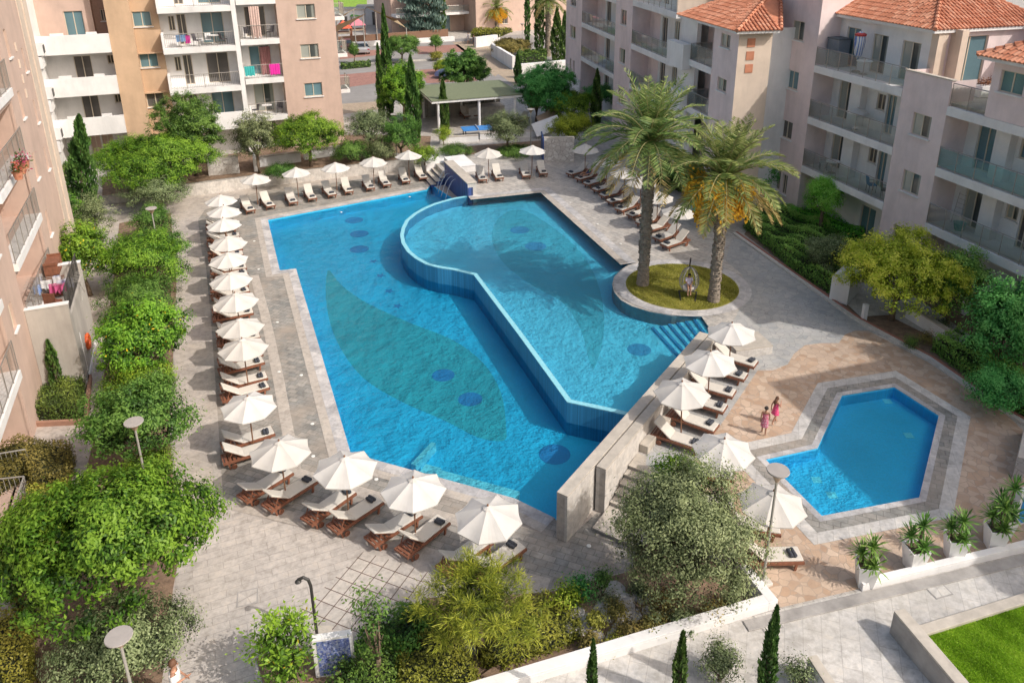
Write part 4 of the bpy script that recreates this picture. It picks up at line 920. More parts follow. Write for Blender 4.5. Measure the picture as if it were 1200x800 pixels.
# ============ building at the back left
oA = at(400, 168, ZU); dA = bearing(3040)
def back_building():
    loc, rz = frame_of(oA, dA)
    t = thing('apartment_building', 'tall apartment block in pink, white and ochre with balconies behind the back garden', 'building', loc, rz)
    P_, Wh, O, K = MB(), MB(), MB(), MB(); ZB = 0.0; T = 17.5; D = 1.6
    wins = [(-2.57, -1.15, z, z + 1.1) for z in (11.3, 8.2, 5.08)] + [(-2.5, -1.6, 2.0, 3.0)]
    panel(P_, -4.08, 0.35, ZB, T, 0, wins)
    for i, w_ in enumerate(wins): window(t, *w_, 0, ['pane_curtain', 'pane_curtain', 'pane_blue', 'pane_dark'][i])
    P_.quad((0.35, 0, ZB), (0.35, 9, ZB), (0.35, 9, T), (0.35, 0, T)); P_.quad((-4.08, D, ZB), (-4.08, 0, ZB), (-4.08, 0, T), (-4.08, D, T))
    # right bay
    for z in (9.9, 6.85, 3.8, 12.95): balcony(t, -7.0, -4.09, -0.05, D, z, glazed=False, posts=0.9)
    ops = [(-6.4, -4.85, z, z + 2.3) for z in (9.92, 6.87, 3.82, 12.97)] + [(-6.2, -5, 1.0, 3.0)]
    panel(Wh, -7.2, -4.08, ZB, T, D, ops)
    for i, o in enumerate(ops): door(t, *o, D, ['pane_dark', 'pane_blue', 'pane_curtain', 'pane_dark', 'pane_dark'][i])
    c = MB(); c.box(-7.4, -7.06, -0.12, D, ZB, T); c.build('white_column', MAT['white'], t)
    # left bay
    for i, z in enumerate((12.55, 9.55, 6.45)):
        b = balcony(t, -12.55, -7.41, -0.12, D, z, glazed=False, posts=1.3)
        e = MB(); e.box(-12.56, -12.38, -0.12, D, z, z + 1.1); e.build('side_parapet', MAT['white'], b)
    m = MB(); m.box(-12.55, -7.41, -0.12, 0.1, 3.0, 4.35); m.box(-12.55, -7.41, 0.1, D, 3.0, 3.3); b = m.build('balcony', MAT['white'], t)
    ops = []
    for z in (9.57, 6.47, 3.35, 12.6): ops += [(-9.65, -8.02, z, z + 2.35), (-11.35, -10.7, z, z + 2.3), (-11.95, -11.5, z + 1.1, z + 2.2)]
    panel(Wh, -12.6, -7.4, ZB, T, D, ops)
    for i, o in enumerate(ops):
        (window if o[3] - o[2] < 1.2 else door)(t, *o, D, ['pane_blue', 'pane_dark', 'pane_dark'][(i + (1 if i == 3 else 0)) % 3])
    # ochre tower: lit left half stands forward
    wins = [(-14.32, -13.05, z, z + 1.1) for z in (11.15, 8.1, 5.05)]
    panel(O, -14.35, -12.57, ZB, T, 0.9, wins)
    for i, w_ in enumerate(wins): window(t, *w_, 0.9, ['pane_blue', 'pane_blue', 'pane_dark'][i], sill=True)
    panel(O, -15.98, -14.35, ZB, T, -0.05); O.quad((-14.35, -0.05, ZB), (-14.35, 0.9, ZB), (-14.35, 0.9, T), (-14.35, -0.05, T))
    for z in (9.15, 6.15):
        O.box(-14.35, -12.6, 0.62, 0.9, z + 0.0, z + 0.10)
    O.quad((-12.57, 0.9, ZB), (-12.57, D, ZB), (-12.57, D, T), (-12.57, 0.9, T)); O.quad((-15.98, 3, ZB), (-15.98, -0.05, ZB), (-15.98, -0.05, T), (-15.98, 3, T))
    # left bay with solid white parapets
    for z in (9.55, 6.5, 3.5):
        m = MB(); m.box(-20.6, -15.99, -0.25, -0.05, z, z + 1.35); m.box(-20.6, -15.99, -0.05, D, z, z + 0.25); b = m.build('balcony', MAT['white'], t)
        for xa, xb in ((-19.8, -18.95), (-17.5, -16.8)):
            r = MB(); r.box(xa, xb, 0.25, 0.4, z + 1.2, z + 1.45); r.build('inner_parapet', MAT['white'], b)
    ops = []
    for z in (6.75, 3.75): ops += [(-18.8, -17.65, z, z + 2.4), (-16.55, -16.1, z + 1.7, z + 2.35)]
    panel(Wh, -20.6, -15.98, 3.5, 9.6, D, ops)
    for o in ops: (window if o[3] - o[2] < 1 else door)(t, *o, D, 'pane_dark')
    ops = [(-18.85, -17.62, 9.8, 12.4), (-16.55, -16.15, 11.5, 12.35)]
    panel(P_, -20.6, -17.0, 9.5, T, D, ops[:1]); panel(K, -17.0, -15.98, 9.5, T, D + 0.9, ops[1:]); K.quad((-17.0, D, 9.5), (-17.0, D + 0.9, 9.5), (-17, D + 0.9, T), (-17, D, T))
    door(t, *ops[0], D, 'pane_blue'); window(t, *ops[1], D + 0.9, 'pane_dark')
    ops = [(-18.9, -18.2, 0.95, 3.2), (-18.1, -17.3, 0.95, 3.2)]
    panel(Wh, -20.6, -15.98, ZB, 3.5, D + 1.2, ops)
    for o in ops: door(t, *o, D + 1.2, 'pane_dark')
    # stacked white service tower at the far left
    m = MB(); m.box(-24, -20.6, -1.2, 6, ZB, 13.5)
    m.build('service_tower', MAT['white'], t)
    for z in (9.7, 6.6, 3.6):
        m = MB(); m.box(-20.59, -20.2, -1.1, -0.3, z, z + 0.9); m.box(-20.59, -20.4, -1.2, 0.9, z - 0.9, z - 0.1); m.build('service_niche', MAT['white'], t)
        m = MB(); m.box(-20.19, -20.15, -0.95, -0.45, z + 0.15, z + 0.7); m.build('vent_grille', MAT['dark_metal'], t)
    P_.quad((-24, D, 12), (-20.6, D, 12), (-20.6, D, T), (-24, D, T))
    P_.build('wall', MAT['pink'], t); Wh.build('white_wall', MAT['white'], t); O.build('ochre_wall', MAT['orange'], t); K.build('stair_wall', flat('dark_pink_render', (0.42, 0.27, 0.21)), t)
    m = MB(); m.box(-24, 0.3, D + 1.3, 11, ZB, T); m.build('back_mass', MAT['pink'], t)
    for z in (8.2, 5.2, 11.2):                          # small end balconies
        balcony(t, 0.36, 1.3, 1.2, 3.2, z, 'rail_glass', 'r', slab=0.3)
    return loc, rz
ABloc, ABrz = back_building()
# ============ building at the left edge
oB = at(42, 505, 0); dB = bearing(212)
def left_building():
    loc, rz = frame_of(oB, dB)
    t = thing('apartment_building', 'pink apartment block seen steeply along its front at the left edge', 'building', loc, rz)
    W, C = MB(), MB(); T = 19.0; X0, X1 = -9.0, 17.4; XC = 14.7
    wins = []
    for z in (14.2, 11.4, 8.45 - 0.0, 5.55):
        wins.append((10.45, 11.0, z - 1.25, z))
    wins2 = [(13.45, 13.85, z - 1.15, z) for z in (12.95, 10.4, 7.95)]
    small = [(0.6, 1.15, z - 1.1, z) for z in (5.2, 8.2)]
    # loggias: deep recesses with a railed slab
    log = [(2.7, 8.9, 3.05, 5.5), (2.7, 8.9, 6.05, 8.45), (2.7, 8.9, 8.9, 11.3), (2.7, 8.9, 11.9, 14.3), (-6.5, -0.5, 0.05, 2.4), (-6.5, -0.5, 3.05, 5.4), (-6.5, -0.5, 6.0, 8.4)]
    panel(W, X0, XC, 0, T, 0, wins + small + log + wins2, depth=0.16)
    panel(C, XC, X1, 0, T, 0.0)
    for a, b, c, d in log:
        W.quad((a, 0.1, c), (a, 1.6, c), (a, 1.6, d), (a, 0.1, d)); W.quad((b, 0.1, c), (b, 0.1, d), (b, 1.6, d), (b, 1.6, c)); W.quad((a, 1.6, c), (b, 1.6, c), (b, 1.6, d), (a, 1.6, d))
        W.quad((a, 0.1, d), (a, 1.6, d), (b, 1.6, d), (b, 0.1, d)); W.quad((a, 0.1, c), (b, 0.1, c), (b, 1.6, c), (a, 1.6, c))
        door(t, a + 1.0, a + 2.6, c + 0.02, c + 2.15, 1.56, 'pane_dark', depth=-0.05); door(t, b - 2.2, b - 0.9, c + 0.02, c + 2.15, 1.56, 'pane_dark', depth=-0.05)
        if c > 1: balcony(t, a + 0.01, b - 0.01, -0.16, 0.5, c + 0.01, glazed=False, slab=0.34, h=1.25, posts=1.0)
    for w_ in wins + wins2 + small: window(t, *w_, 0, 'pane_dark', bars=0, depth=0.13)
    C.quad((X1, 0, 0), (X1, 9, 0), (X1, 9, T), (X1, 0, T)); W.quad((X0, 9, 0), (X0, 0, 0), (X0, 0, T), (X0, 9, T)); W.quad((X0, 0, T), (X1, 0, T), (X1, 9, T), (X0, 9, T)); W.quad((X1, 9, 0), (X0, 9, 0), (X0, 9, T), (X1, 9, T))
    for z in (12.2, 11.5, 10.8, 13.0): C.box(12.2, 12.35, -0.05, -0.002, z, z + 0.4)
    m = MB(); m.box(XC - 0.03, XC + 0.03, -0.03, -0.002, 0, T); m.box(16.0, 16.06, -0.05, -0.002, 0, T); m.build('downpipe', MAT['cream'], t)
    W.build('wall', MAT['pink'], t); C.build('cream_wall', MAT['cream'], t)
    return t, loc, rz
LB, LBloc, LBrz = left_building()
# annex with roof terrace in front of it
def annex():
    o = on(LBloc, LBrz, 0, 0, 0)
    t = thing('terrace_annex', 'pale plastered annex with railed roof terrace in front of the left building', 'building', tuple(o), LBrz)
    AX0, AX1, AO = AX
    m = MB()
    m.box(AX0, AX0 + 0.22, -AO, -0.01, 0, 4.05); m.box(AX0 + 0.22, AX1 - 0.22, -AO, -AO + 0.22, 0, 3.45); m.box(AX1 - 0.22, AX1, -AO, -0.01, 0, 4.05)
    m.box(AX0 + 0.22, AX1 - 0.22, -AO + 0.22, -0.01, 2.75, 2.98); m.build('wall', plain('annex_plaster', (0.47, 0.43, 0.39), 0.9, 0.1, 0.8, 0.2, dirt=0.35), t)
    for xa, xb in ((AX0 - 0.03, AX0 + 0.25), (AX1 - 0.25, AX1 + 0.03)):
        m = MB(); m.box(xa, xb, -AO - 0.03, 0, 4.052, 4.10); m.build('parapet_cap', MAT['white'], t)
    r = MB()
    for k in (3.5, 4.55): r.tube([(AX0 + 0.3, -AO + 0.1, k), (AX1 - 0.3, -AO + 0.1, k)], 0.03, 6)
    n = 26
    for i in range(n + 1):
        x = AX0 + 0.3 + (AX1 - AX0 - 0.6) * i / n; r.tube([(x, -AO + 0.1, 3.45), (x, -AO + 0.1, 4.55)], 0.03 if i % 6 == 0 else 0.012, 5)
    r.build('railing', MAT['dark_metal'], t)
    m = MB(); m.box(AX0 + 1.0, AX0 + 1.06, -AO - 0.02, -AO + 0.05, 0.3, 2.2); m.box(AX0 + 0.2, AX1 - 0.2, -AO - 0.05, -AO - 0.003, 0.02, 0.2); m.build('drain_pipe', MAT['white'], t)
nB = Vector((dB.y, -dB.x, 0))
def annex_dims():
    r = []
    for px, py in ((80, 355), (92.3, 305)):
        v = at(px, py, 4.1) - Vector((LBloc[0], LBloc[1], 4.1)); r.append((v.dot(dB), v.dot(nB)))
    return (r[0][0], r[1][0], (r[0][1] + r[1][1]) / 2)
AX = annex_dims()
annex()
# ============ far building behind the car park
def far_building():
    a = at(528, 42, ZU); b = at(668, 32, ZU); d = (b - a); d.z = 0; d.normalize()
    t = thing('apartment_building', 'distant pink apartment house behind tall cypresses across the car park', 'building', (a.x, a.y, 0), math.atan2(d.y, d.x))
    W = MB(); ops = [(9, 10.2, 2.2, 4.5), (17.5, 19, 4, 6), (24, 26.5, 1.2, 4.2), (9.2, 10.4, 6, 8), (17.5, 19, 8, 10)]
    panel(W, 4.5, 40, 0, 14, 0, ops)
    for o in ops: window(t, *o, 0, 'pane_dark')
    panel(W, -8, 4.5, 0, 14, 5, [(-5, -3, 1, 3.5), (-1, 2, 1, 3.5)]); W.quad((4.5, 5, 0), (4.5, 0, 0), (4.5, 0, 14), (4.5, 5, 14))
    W.build('wall', MAT['pink'], t)
    balcony(t, -8, 4.4, 2.5, 5, 4.2, slab=0.4)
    door(t, -5, -3, 1, 3.5, 4.8, 'pane_blue'); door(t, -1, 2, 1, 3.5, 4.8, 'pane_blue')
    m = MB(); m.box(-8, 40, 5.2, 14, 0, 13.8); m.build('back_mass', MAT['pink'], t)
far_building()
# ------------------------------------------------------------------ sun loungers, towels, umbrellas
def make_lounger(back=38, fabric='cushion'):
    t = thing('sun_lounger', '', 'sun lounger')
    m = MB()
    for y in (-0.29, 0.29): m.box(-0.98, 0.95, y - 0.022, y + 0.022, 0.24, 0.33)
    m.box(-0.98, -0.93, -0.268, 0.268, 0.25, 0.32); m.box(0.90, 0.95, -0.268, 0.268, 0.25, 0.32)
    for i in range(13):
        x = -0.9 + i * 0.14; m.box(x, x + 0.09, -0.266, 0.266, 0.305, 0.328)
    m.build('frame', MAT['teak'], t)
    for x, y in ((0.72, -0.27), (0.72, 0.27), (-0.78, -0.27), (-0.78, 0.27)):
        m = MB(); m.obox((x, y, 0.12), (0.035, 0, 0), (0, 0.025, 0), (0.02 if x > 0 else -0.03, 0, 0.125)); m.build('leg', MAT['teak'], t)
    for y in (-0.325, 0.325):
        m = MB(); m.tube([(-0.62, y - 0.02, 0.10), (-0.62, y + 0.02, 0.10)], 0.10, 14); m.build('wheel', MAT['teak'], t)
    ux, uz = -math.cos(rad(back)), math.sin(rad(back))
    m = MB()
    for y in (-0.25, 0.25): m.obox((-0.22 + ux * 0.4, y, 0.34 + uz * 0.4), (ux * 0.40, 0, uz * 0.40), (0, 0.02, 0), (-uz * 0.02, 0, -ux * -0.02))
    for y in (-0.24, 0.24): m.obox((-0.72, y, 0.45), (0.10, 0, 0.19), (0, 0.015, 0), (0.012, 0, -0.006))
    for i in range(6): 
        k = 0.08 + i * 0.13; m.obox((-0.22 + ux * k, 0, 0.34 + uz * k), (ux * 0.045, 0, uz * 0.045), (0, 0.24, 0), (uz * 0.01, 0, -ux * 0.01))
    m.build('backrest_frame', MAT['teak'], t)
    m = MB(); m.box(-0.24, 0.93, -0.28, 0.28, 0.332, 0.395); m.build('mattress', MAT[fabric], t, bevel=0.03)
    m = MB(); c = Vector((-0.235 + ux * 0.40, 0, 0.375 + uz * 0.40)); m.obox(c, (ux * 0.41, 0, uz * 0.41), (0, 0.28, 0), (uz * 0.032, 0, -ux * 0.032)); fix_normals(m.build('backrest', MAT[fabric], t, bevel=0.03))
    return t
def make_towel():
    m = MB(); n = 12
    for k, (y0, y1, r) in enumerate(((-0.16, 0.16, 0.062), (-0.15, 0.15, 0.06))):
        m.tube([(0.02 - 0.11 * k, y0, 0.06), (0.02 - 0.11 * k, y0 + 0.02, 0.06), (0.02 - 0.11 * k, y1 - 0.02, 0.06), (0.02 - 0.11 * k, y1, 0.06)], [r * 0.8, r, r, r * 0.8], n)
    o = m.build('rolled_towel', MAT['towel'], None, smooth=True); return tag(o, '', 'towel')
lounger, towel = make_lounger(), make_towel()
variants = [lounger, make_lounger(46), make_lounger(32, 'cushion_b'), make_lounger(38, 'cushion_b')]
def any_lounger(): return variants[0] if rnd.random() < .4 else rnd.choice(variants)
def make_umbrella():
    t = thing('umbrella', '', 'umbrella')
    R_, zr, za = 1.03, 2.02, 2.46
    m = MB(); m.tube([(0, 0, 0), (0, 0, za - 0.02)], 0.026, 10); m.build('pole', MAT['pole_wood'], t)
    m = MB(); m.box(-0.24, 0.24, -0.24, 0.24, 0, 0.06); m.tube([(0, 0, 0.06), (0, 0, 0.30)], 0.035, 10); m.build('base', MAT['concrete'], t, bevel=0.015)
    # eight sagging panels
    m = MB(); NR, NA = 6, 6; idx = {}
    for a in range(8 * NA):
        k, f_ = divmod(a, NA); f_ /= NA; t0 = (k + 0.5) * math.pi / 4 - math.pi / 8; t1 = t0 + math.pi / 4
        for r in range(NR + 1):
            q = 0.05 + 0.95 * r / NR
            p = Vector((math.cos(t0), math.sin(t0), 0)).lerp(Vector((math.cos(t1), math.sin(t1), 0)), f_) * (R_ * q)
            sag = 0.045 * math.sin(math.pi * f_) * q; rim = -0.04 * math.sin(math.pi * f_) * (q ** 4)
            p *= 1 + rim
            idx[a, r] = len(m.v); m.v.append((p.x, p.y, za - (za - zr) * (0.9 * q + 0.1 * q * q) - sag))
    A = 8 * NA
    for a in range(A):
        for r in range(NR):
            m.f.append((idx[a, r], idx[a, r + 1], idx[(a + 1) % A, r + 1], idx[(a + 1) % A, r])); m.mi.append(0)
    c = m.build('canopy', MAT['canvas'], t)
    m = MB()
    for k in range(8):
        t0 = k * math.pi / 4; t1 = t0 + math.pi / 4
        a, b = (Vector((math.cos(q) * R_, math.sin(q) * R_, zr - 0.002)) for q in (t0, t1)); mid = (a + b) / 2 * 0.963 + Vector((0, 0, -0.047)); mid.z = zr - 0.047
        # narrow hem below the rim
        m.quad(a, mid, mid + Vector((0, 0, -0.035)), a + Vector((0, 0, -0.035))); m.quad(mid, b, b + Vector((0, 0, -0.035)), mid + Vector((0, 0, -0.035)))
    m.build('hem', MAT['canvas'], c)
    m = MB()
    for k in range(8):
        t0 = k * math.pi / 4; t1 = t0 + math.pi / 4
        a, b = (Vector((math.cos(q) * 0.16, math.sin(q) * 0.16, za - 0.035)) for q in (t0, t1)); m.quad(Vector((0, 0, za + 0.045)), a, b)
    m.build('vent_cap', MAT['canvas'], c)
    m = MB(); m.lathe([(0.03, za + 0.03), (0.035, za + 0.06), (0.02, za + 0.09), (0.005, za + 0.11)], 8); m.build('finial', MAT['pole_wood'], t)
    for k in range(8):
        q = k * math.pi / 4; e = Vector((math.cos(q), math.sin(q), 0))
        m = MB(); m.tube([e * 0.04 + Vector((0, 0, za - 0.05)), e * (R_ * 0.985) + Vector((0, 0, zr - 0.012))], 0.011, 5, False); m.tube([e * 0.05 + Vector((0, 0, 1.75)), e * 0.55 + Vector((0, 0, zr + 0.17))], 0.008, 4, False)
        m.build('rib', MAT['pole_wood'], t)
    return t
umbrella = make_umbrella()
rnd = random.Random(7)
def place_lounger(head, foot, z0, where):
    h, f_ = at(*head, z0 + 0.36), at(*foot, z0 + 0.36); d = (f_ - h); d.z = 0; d.normalize()
    c = f_ - d * 0.93; rz = math.atan2(d.y, d.x) + rnd.uniform(-0.07, 0.07)
    put(any_lounger(), (c.x, c.y, z0), rz, 'teak sun lounger with cream cushions, ' + where, 'sun loungers around the pools')
    p = c + d * rnd.uniform(0.66, 0.75) + Vector((-d.y, d.x, 0)) * rnd.uniform(-0.06, 0.06)
    put(towel, (p.x, p.y, z0 + 0.396), rz + rnd.uniform(-0.25, 0.25), 'rolled charcoal towel on the lounger ' + where, 'rolled towels on the loungers')
def place_umbrella(px, py, z0, label, sc=1.0):
    p = at(px, py, z0 + 2.08 * sc)
    o = put(umbrella, (p.x, p.y, z0), rnd.uniform(0, 0.7), label, 'cream umbrellas around the pools', (sc * rnd.uniform(0.97, 1.02), sc * rnd.uniform(0.97, 1.02), sc * rnd.uniform(0.97, 1.03)))
    o.rotation_euler = (rnd.gauss(0, 0.022), rnd.gauss(0, 0.022), o.rotation_euler.z)
    return p
# walkway row along the left side of the big pool
Lr = [(258.7, 234.4), (260.6, 249), (262.9, 263.7), (266.7, 284.6), (267.8, 304), (271, 326.9), (277.5, 353), (280.6, 381.6), (284.8, 409), (289.6, 473.5)]
ledir = (at(411, 531) - at(347, 315)); ledir.z = 0; ledir.normalize(); lq = Vector((-ledir.y, ledir.x, 0))      # lq: towards the pool
n = 0
for i, (x, y) in enumerate(Lr):
    p = place_umbrella(x, y, 0.0, 'cream umbrella %s from the far end of the walkway row' % ordinal(i))
    for s_ in (-0.42, 0.42):
        c = p + ledir * s_ - lq * 0.15; rz = math.atan2(lq.y, lq.x) + 0.10 + rnd.uniform(-0.08, 0.08)
        where = '%s from the walkway row far end' % ordinal(n)
        put(any_lounger(), (c.x, c.y, 0.012), rz, 'teak sun lounger with cream cushions, ' + where, 'sun loungers around the pools')
        q = c + lq * rnd.uniform(0.66, 0.74)
        put(towel, (q.x, q.y, 0.408), rz + rnd.uniform(-0.2, 0.2), 'rolled charcoal towel on the lounger ' + where, 'rolled towels on the loungers'); n += 1
# front row
for i, (x, y) in enumerate(((328, 527), (403, 548.5), (483.5, 574), (574, 604.5))):
    place_umbrella(x, y, 0.0, 'cream umbrella %s from the left in the front row beside the pine' % ordinal(i))
for i, (h, f_) in enumerate((((303, 571), (337, 549)), ((333, 580), (366, 559)), ((377, 596), (411, 573)), ((408, 606), (443, 583)), ((453, 621), (487, 597)), ((487, 632), (521, 607.5)), ((536, 654), (570, 628)), ((574, 662), (608, 635)))):
    place_lounger(h, f_, 0.012, '%s in the front row beside the pine' % ordinal(i))
# back row left of the fountain
for i, (x, y) in enumerate(((298.4, 210.8), (347, 203.4), (392.4, 196), (436.2, 189.5), (478, 183.6))):
    place_umbrella(x, y, 0.0, 'cream umbrella %s from the rubble wall in the back row' % ordinal(i))
for i, f_ in enumerate(((294, 246), (317, 241), (345, 236.5), (367, 232), (389, 228), (410, 224), (435, 220), (454, 216), (477, 212), (496, 208))):
    place_lounger((f_[0] - 11, f_[1] - 13), f_, 0.012, '%s from the rubble wall, back row' % ordinal(i))
# pair right of the fountain
for i, (x, y) in enumerate(((572.4, 181), (623, 176))):
    place_umbrella(x, y, ZU, 'cream umbrella just right of the fountain' if i == 0 else 'cream umbrella in front of the blue backed rubble wall')
for i, f_ in enumerate(((567, 210), (586, 208), (618, 205.5), (638, 203))):
    place_lounger((f_[0] - 9, f_[1] - 13), f_, ZU + 0.004, '%s right of the fountain' % ordinal(i))
# row under the palms
for i, (x, y) in enumerate(((793, 249), (771.5, 231), (751, 216), (732, 203.5), (711, 190), (686, 176))):
    place_umbrella(x, y, ZU, 'cream umbrella %s from the palm island beside the upper pool' % ordinal(i))
for i, (h, f_) in enumerate((((808, 277), (778, 287)), ((799, 269), (769, 279)), ((786, 259.5), (757, 269)), ((777, 252), (748, 261)), ((767, 243), (738, 252)), ((752, 236), (724, 245)), ((743, 228.5), (714, 236)), ((733, 221), (706, 229)), ((724, 214.5), (697, 222)), ((713, 208), (686, 215)), ((703, 202), (677, 209)), ((692, 196.5), (666, 203)))):
    place_lounger(h, f_, ZU + 0.004, '%s from the palm island, pool row' % ordinal(i))
# terrace row behind the wall
for i, (x, y) in enumerate(((858.7, 390), (833.7, 424), (802.5, 459), (847, 526), (903.7, 589))):
    place_umbrella(x, y, ZU, ['cream umbrella over the stone plinth at the far end of the terrace row', 'cream umbrella second from the plinth in the terrace row', 'cream umbrella in the terrace row casting shade on the pool wall', 'cream umbrella beside the olive at the corner of the small pool', 'cream umbrella beside the tall lamp post and the small pool'][i])
for i, (h, f_) in enumerate((((838, 412), (886, 426)), ((826, 427), (874, 441)), ((811, 446), (860, 461)), ((800, 463), (850, 478)), ((789, 484), (840, 500)), ((774, 505), (824, 522)), ((808, 549), (860, 556)), ((808, 583), (860, 589)), ((866, 611), (914, 617)), ((884, 650), (938, 648)))):
    place_lounger(h, f_, ZU + 0.009, '%s from the plinth, terrace row' % ordinal(i))
# ------------------------------------------------------------------ lamp posts
LAMPH = 3.35
def make_lamp():
    t = thing('lamp_post', '', 'lamp post')
    m = MB(); m.tube([(0, 0, 0), (0, 0, LAMPH - 0.3)], [0.042, 0.034], 10); m.build('pole', MAT['grey_metal'], t)
    m = MB(); m.box(-0.2, 0.2, -0.2, 0.2, 0, 0.10); m.build('base', MAT['kerb'], t, bevel=0.02)
    m = MB(); m.lathe([(0.05, LAMPH - 0.32), (0.20, LAMPH - 0.06), (0.21, LAMPH - 0.03)], 20); m.build('lamp_shade', MAT['lampcone'], t, smooth=False)
    m = MB(); m.lathe([(0.30, LAMPH - 0.03), (0.31, LAMPH - 0.01), (0.30, LAMPH + 0.012), (0.05, LAMPH + 0.02)], 24); m.build('lamp_cap', MAT['lampdisc'], t)
    return t
lamp = make_lamp()
for (x, y, z0, lab) in ((156.5, 494, 0, 'grey disc topped lamp post among the dark green trees of the left strip'), (139, 745, 0, 'grey disc topped lamp post nearest the bottom edge'), (166, 357.5, 0, 'grey disc topped lamp post above the yellow flowering tree'),
        (177, 244, 0, 'grey disc topped lamp post at the far end of the left strip'), (622, 128, ZU, 'lamp post between the small olive and the citrus behind the pool'),
        (462, 134, ZU, 'lamp post in the back garden beside the cypresses'), (1052, 291, ZU, 'lamp post whose disc shows above the yellow-green tree'), (1038, 233, ZU, 'lamp post in front of the pink pier between the balconies'),
        (721, 82, 1.5, 'lamp post in front of the far balconies left of the palms'), (612, 28, ZU, 'lamp post beside the white wall across the car park')):
    p = at(x, y, z0 + LAMPH); put(lamp, (p.x, p.y, z0), rnd.uniform(0, 6), lab, 'lamp posts of the resort')
p = at(894, 683, ZU); put(lamp, (p.x, p.y, ZU), 0.4, 'tall lamp post with grey disc beside the small pool', 'lamp posts of the resort', (1, 1, 1.19))
# outdoor shower
p = at(372, 747); t = thing('shower_post', 'dark curved outdoor shower post beside the blue mosaic wall', 'shower', tuple(p))
m = MB(); m.tube([(0, 0, 0), (0, 0, 1.9), (-0.05, 0, 2.12), (-0.18, 0, 2.2), (-0.32, 0, 2.12)], 0.045, 8); m.build('pole', MAT['dark_metal'], t)
m = MB(); m.lathe([(0.04, 0), (0.09, -0.06), (0.09, -0.08)], 12, (-0.33, 0, 2.12)); m.build('shower_head', MAT['dark_metal'], t)
m = MB(); m.box(-0.45, 0.35, -0.4, 0.4, 0, 0.02); m.build('tray', MAT['cap'], t)
# ------------------------------------------------------------------ egg chair on the island
p = at(806, 349, ZU); EGG = (p.x, p.y, ZU + 0.032)
t = thing('egg_chair', 'grey wicker hanging egg chair on a curved stand on the palm island', 'hanging chair', EGG, rad(-100))
m = MB()
m.tube([(-0.62, 0, 0.03), (-0.72, 0, 0.6), (-0.70, 0, 1.3), (-0.48, 0, 1.9), (-0.12, 0, 2.1), (0.05, 0, 2.0)], 0.03, 8); m.tube([(-0.62, -0.45, 0.03), (-0.62, 0.45, 0.03)], 0.03, 6); m.tube([(-0.62, -0.45, 0.03), (0.45, -0.35, 0.03)], 0.03, 6); m.tube([(-0.62, 0.45, 0.03), (0.45, 0.35, 0.03)], 0.03, 6)
m.build('stand', MAT['dark_metal'], t)
m = MB(); ez = 1.02
for k in range(22):
    a = math.pi * (0.22 + 1.56 * k / 21); 
    path = []
    for j in range(11):
        u = math.pi * j / 10; r = 0.5 * math.sin(u) * (1.0 if u > 1.57 else 0.92); path.append((math.cos(a) * r, math.sin(a) * r, ez + 0.68 * math.cos(u) - 0.03))
    m.tube(path, 0.009, 4, False)
for j in range(1, 15):
    u = math.pi * j / 15; r = 0.5 * math.sin(u) * (1.0 if u > 1.57 else 0.92); m.tube([(math.cos(math.pi * (0.22 + 1.56 * k / 16)) * r, math.sin(math.pi * (0.22 + 1.56 * k / 16)) * r, ez + 0.68 * math.cos(u) - 0.03) for k in range(17)], 0.008, 4, False)
for sgn in (0.22, 1.78):
    m.tube([(math.cos(math.pi * sgn) * 0.5 * math.sin(math.pi * j / 10), math.sin(math.pi * sgn) * 0.5 * math.sin(math.pi * j / 10), ez + 0.68 * math.cos(math.pi * j / 10) - 0.03) for j in range(11)], 0.025, 6)
m.build('egg_basket', flat('grey_wicker', (0.27, 0.26, 0.25)), t)
m = MB(); m.lathe([(0.02, 0.42), (0.30, 0.46), (0.37, 0.56), (0.30, 0.64), (0.02, 0.66)], 16); m.build('seat_cushion', MAT['cushion'], t, smooth=True)
m = MB(); m.tube([(0.03, 0, 1.68), (0.05, 0, 2.02)], 0.012, 5); m.build('chain', MAT['dark_metal'], t)
